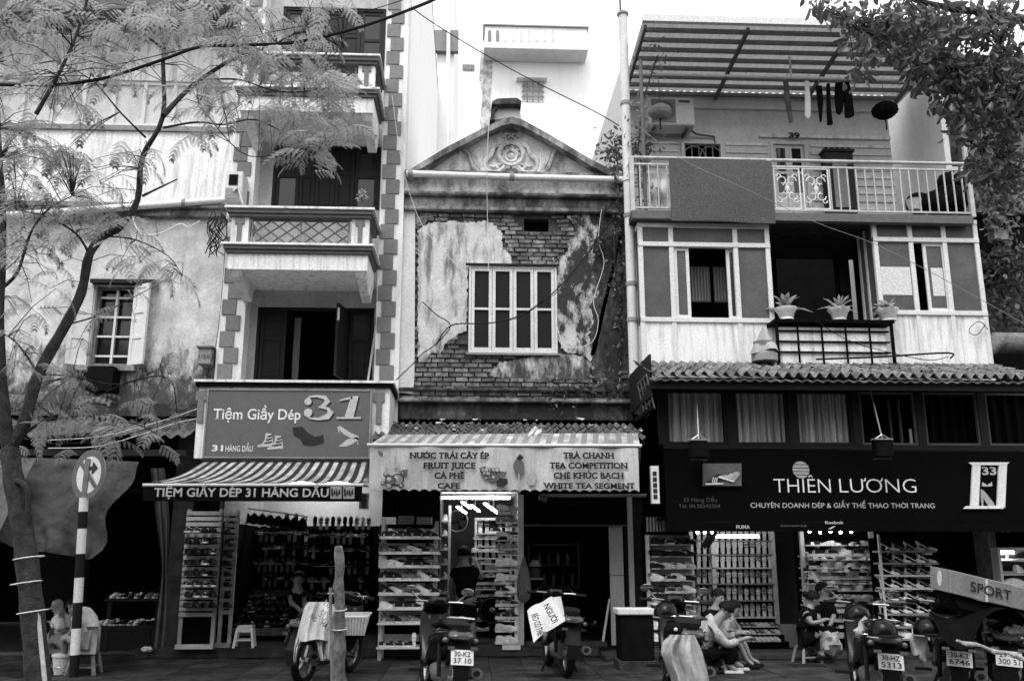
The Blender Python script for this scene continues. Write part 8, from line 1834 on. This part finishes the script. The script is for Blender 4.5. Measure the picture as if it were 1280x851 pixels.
# twigs linking branches to the leaves
m = mb(); tips = [p for a, r in anch for p in a[len(a)//3:]]
for c, ro, s_ in spots:
    b = min(tips, key=lambda p: (p-c).length_squared)
    if (b-c).length < .8: mid = b.lerp(c, .5)+Vector((0, 0, .06)); m.tube([b, mid, c], [.005, .004, .0025], 4, cap=False)
tag(m.build('twigs', M['bark'], T1_, keep=True), kind='stuff')
# dark broad-leaved tree on the right
T2 = thing('broadleaf_tree', 'dark broad-leaved tree whose branches hang in at the upper right corner', 'tree', (5.6, -6.6, 0))
Tk = Vector((6.3, -6.4, 0)); hb_ = P(1330, 40, -6.4)
limb(T2, [Tk, Vector((6.2, -6.4, 2.0)), Vector((hb_.x+.9, -6.4, hb_.z-1.0)), hb_+Vector((.6, 0, .3)), hb_+Vector((.3, 0, 1.3))], .2, .08, 'trunk', n=14)
tips2 = []
for pts, r0, r1 in (([(1420, 40), (1330, 32), (1270, 22), (1200, 12), (1150, 2), (1110, -12), (1060, -30)], .05, .012), ([(1400, 120), (1320, 130), (1260, 140), (1210, 120), (1170, 90), (1120, 60), (1060, 30)], .03, .006), ([(1400, 150), (1330, 190), (1270, 200), (1235, 190), (1200, 170)], .025, .005), ([(1240, 20), (1250, 60), (1258, 100), (1262, 150)], .014, .005)):
    tips2 += limb(T2, [P(x, y, -6.6+.3*math.sin(x)) for x, y in pts], r0, r1)
def leafmesh(w_, L=.1):
    q = [(0, 0, 0)]; 
    prof_ = [(.12, .45), (.3, .85), (.5, 1), (.7, .82), (.88, .4)]
    vs = [(0, 0, 0)]+[(L*a, -w_*b, -.012*math.sin(PI*a)-.01*b) for a, b in prof_]+[(L, 0, -.012)]+[(L*a, w_*b, -.012*math.sin(PI*a)-.01*b) for a, b in prof_[::-1]]
    mid = [(L*a, 0, .004) for a, b in prof_]; vs += mid; n = 5
    fs = [(0, 1, 12), (0, 12, 11)]+[(1+i, 2+i, 13+i, 12+i) for i in range(4)]+[(11-i, 12+i, 13+i, 10-i) for i in range(4)]+[(5, 6, 16), (7, 16, 6)]
    me = bpy.data.meshes.new('leaf'); me.from_pydata(vs, [], fs); me.materials.append(M['leaf_d']); me.polygons.foreach_set('use_smooth', [True]*len(fs)); me.update(); return me
LM = [leafmesh(.026), leafmesh(.03, .115), leafmesh(.022, .12)]
sp2 = []
for cx, cy, sx, sy, n in ((1025, 5, 14, 10, 14), (1055, 20, 20, 16, 40), (1085, 45, 20, 22, 55), (1110, 20, 25, 20, 60), (1125, 60, 18, 22, 50), (1080, 80, 14, 18, 16), (1065, 95, 10, 10, 6), (1150, 25, 25, 20, 70), (1190, 30, 28, 24, 90), (1240, 25, 30, 25, 110), (1165, 70, 20, 20, 60), (1150, 100, 14, 14, 26), (1205, 85, 28, 25, 110), (1260, 85, 28, 28, 120), (1185, 130, 16, 16, 36), (1225, 140, 25, 24, 110), (1265, 150, 22, 28, 110), (1200, 165, 12, 12, 20), (1240, 190, 24, 20, 90), (1272, 205, 16, 18, 60), (1215, 205, 14, 10, 12), (1290, 120, 15, 50, 60), (1145, 75, 20, 30, 40), (1180, 100, 25, 25, 50), (1225, 220, 12, 10, 16), (1262, 225, 16, 10, 40), (1140, 45, 20, 20, 30)):
    for _ in range(int(n*2.0)): sp2.append((P(cx+lr.gauss(0, sx*.62), cy+lr.gauss(0, sy*.6), lr.uniform(-7.3, -6.0)), (lr.uniform(-.9, .9), lr.uniform(.1, 1.3), lr.uniform(0, 2*PI)), lr.uniform(.6, 1.15)))
near = sorted(sp2, key=lambda s: s[0].y)
for c, ro, s_ in near[:298]: inst(lr.choice(LM), T2, c, ro, (s_,)*3, name='leaf')
vs = []; fs = []
for c, ro, s_ in near[298:]:
    me = lr.choice(LM); from_e = Matrix.LocRotScale(c, __import__('mathutils').Euler(ro), Vector((s_,)*3)); n0 = len(vs); vs += [tuple(from_e @ v.co) for v in me.vertices]; fs += [tuple(i+n0 for i in p.vertices) for p in me.polygons]
m = mb(); m.v = vs; m.f = fs; m.m = [0]*len(fs); tag(m.build('foliage', M['leaf_d'], T2, keep=True, smooth=True), kind='stuff')
m = mb()
for c, ro, s_ in sp2[::4]:
    b = min(tips2, key=lambda p: (p-c).length_squared); m.tube([b, b.lerp(c, .5)+Vector((0, 0, .04)), c], [.005, .004, .002], 4, cap=False)
tag(m.build('twigs', M['bark'], T2, keep=True), kind='stuff')
# ================================================================ CABLES
def cable(label, pts, r, mt='rubber', Y=None, nm='cable'):
    q = [P(*(p if len(p) == 3 else (p[0], p[1], Y))) for p in pts]; out = []
    for i in range(len(q)-1):
        p0, a, b, p3 = q[max(0, i-1)], q[i], q[i+1], q[min(len(q)-1, i+2)]
        for k in range(5): s = k/5; out.append(.5*((2*a)+(b-p0)*s+(2*p0-5*a+4*b-p3)*s*s+(3*a-p0-3*b+p3)*s**3))
    out.append(q[-1]); m = mb(); m.tube(out, r, 6); o = m.build(nm, M[mt], None, smooth=True); return tag(o, label, 'cable')
cable('thick black cable sweeping across the upper left in front of the balconies', [(-60, 103), (0, 106), (60, 107), (130, 98), (200, 76), (250, 59), (300, 57), (370, 53), (440, 37), (500, 17), (560, -8), (620, -40)], .017, Y=-5.4)
cable('thin cable running just above the thick black one at upper left', [(-40, 98), (60, 92), (140, 82), (230, 62), (300, 48), (400, 28), (480, 8), (560, -20)], .005, Y=-5.2)
cable('thin dark wire slanting down behind the gable from the grey tower', [(498, -10, .4), (520, 14, .4), (580, 53, .4), (660, 98, .4), (746, 141, .4), (790, 168, .4)], .009)
cable('thin wire slanting over the woven mat down to the right enclosure', [(795, 155, -1), (850, 198, -1), (940, 240, -1), (1020, 278, -1), (1100, 308, -1), (1200, 360, -1), (1290, 410, -1)], .0045, 'midgrey')
cable('black cable sagging from the creeper across the four-leaf window', [(777, 262, -.05), (755, 288, -.1), (728, 325, -.12), (700, 358, -.15), (665, 387, -.16), (640, 398, -.16), (610, 404, -.16), (570, 405, -.1), (556, 414, -.05), (546, 430, -.02)], .011, Y=-.1)
cable('second thin cable twisted round the one crossing the four-leaf window', [(770, 268, -.08), (740, 312, -.12), (700, 362, -.17), (672, 380, -.17), (650, 396, -.17), (630, 402, -.17)], .006)
cable('short black cable on the pale plaster left of the four-leaf window', [(528, 377, .02), (545, 393, .02), (563, 407, .02), (545, 430, .02), (528, 442, 0), (515, 456, -.0), (495, 475, -.1)], .009)
cable('long thin wire hanging down the right corner pier of house 31', [(490, 120, -.06), (498, 180, -.06), (505, 215, -.06), (514, 248, -.06), (530, 285, .0), (560, 320, .05), (583, 342, .03)], .005, 'alu')
cable('thin wire running down beside the left corner blocks of house 31', [(285, 270, -.06), (280, 330, -.06), (276, 380, -.06), (270, 430, -.08), (258, 470, -.1)], .006)
cable('black cable looping across the front of the plaster house', [(65, 522, -.1), (110, 503, -.2), (150, 482, -.25), (195, 470, -.25), (215, 478, -.25), (220, 505, -.25), (225, 535, -.3), (250, 543, -.5)], .01)
for k in range(4): cable(f'{("highest", "second", "third", "lowest")[k]} of the wires sagging under the ledge of the plaster house', [(60, 545+5*k, -.9), (120, 540+6*k, -.9), (170, 530+5*k, -.9), (215, 518+4*k, -.8), (246, 505+6*k, -.7)], .006, 'alu' if k % 2 else 'rubber')
t = thing('cable_bundle', 'tangled bundle of cables hung at the cornice corner of the plaster house', 'cable bundle', P(275, 320, -.1))
cr_ = random.Random(2)
for k in range(14): a = P(272+cr_.uniform(-6, 8), 268+cr_.uniform(-4, 10), -.1); pts = [a]+[a+Vector((cr_.uniform(-.1, .1), cr_.uniform(-.06, .03), -.12*j+cr_.uniform(-.05, .05))) for j in range(1, 6)]; mb().tube(pts, .009, 5).build('loop', M['rubber'], t, smooth=True)
cable('pale cable loop hanging along the cornice of the plaster house', [(165, 268, -.1), (175, 292, -.1), (200, 292, -.1), (225, 280, -.1), (235, 284, -.1), (250, 276, -.1)], .012, 'cream')
cable('thin cord hanging straight down the gable to the window', [(611, 155, -.3), (609, 200, -.3), (609, 260, -.1), (611, 320, -.05), (610, 338, -.05)], .005, 'cream')
cable('white cable loop hanging on the stained wall right of the four-leaf window', [(697, 410, -.0), (705, 432, -.05), (725, 434, -.05), (742, 425, -.05), (748, 400, -.05), (742, 375, -.05), (755, 330, -.05), (748, 300, -.05), (752, 262, -.05)], .006, 'cream')
cable('wire crossing the white panels under the right window enclosure', [(1018, 400, -1.0), (1060, 425, -.98), (1110, 440, -.98), (1160, 450, -.98), (1185, 446, -.98)], .006, 'rubber')
cable('cable loop on the white panel of the right enclosure', [(1235, 412, -.65), (1225, 402, -.65), (1214, 408, -.65), (1212, 416, -.65), (1222, 418, -.65), (1232, 405, -.65)], .006, 'rubber')
cable('bent black pipe running low along the tile roof', [(1020, 449, -1.05), (1100, 446, -1.05), (1185, 441, -1.05), (1188, 448, -1.05)], .014, 'rubber', nm='low_pipe')
cable('thin black cord lying on the pavement right of the seated pair', [(950, 832, -1.2), (970, 838, -1.4), (1000, 841, -1.5), (1040, 840, -1.5)], .008)
# ================================================================ the other side of the street, behind the camera
for k in range(7):
    x0_ = -24+7*k; h_ = (11, 9, 12.5, 10, 13, 9.5, 11)[k]; op = thing('opposite_house', ('narrow', 'low', 'tall', 'square', 'tallest', 'squat', 'rightmost')[k]+' grey shop house across the street, behind the viewer', 'house', (x0_+3.5, -26, 0), 'houses across the street')
    hs_ = [(x0_+.8+2*i, x0_+1.9+2*i, 3.9+2.6*j, 5.6+2.6*j) for i in range(3) for j in range(int((h_-4)//2.6))]
    m = mb(); wall_grid(m, x0_, x0_+6.98, -.1, h_, hs_+[(x0_+.8, x0_+6.1, .02, 3)], -23.5, -.25); m.build('wall', M['grey'], op, keep=True); mb().box(x0_, x0_+6.98, -33, -24.2, -.1, h_-.1).build('rear_block', M['dark'], op); mb().box(x0_-.1, x0_+7.05, -33.2, -23.3, h_+.001, h_+.25).build('roof', M['tile_d'], op)
    for a, b, c_, d_ in hs_: mb().box(a, b, -23.72, -23.7, c_, d_).build('window', M['glass'], op)
    mb().box(x0_+.6, x0_+6.3, -23.4, -21.9, 3.05, 3.15).build('awning', M['tarp'], op)
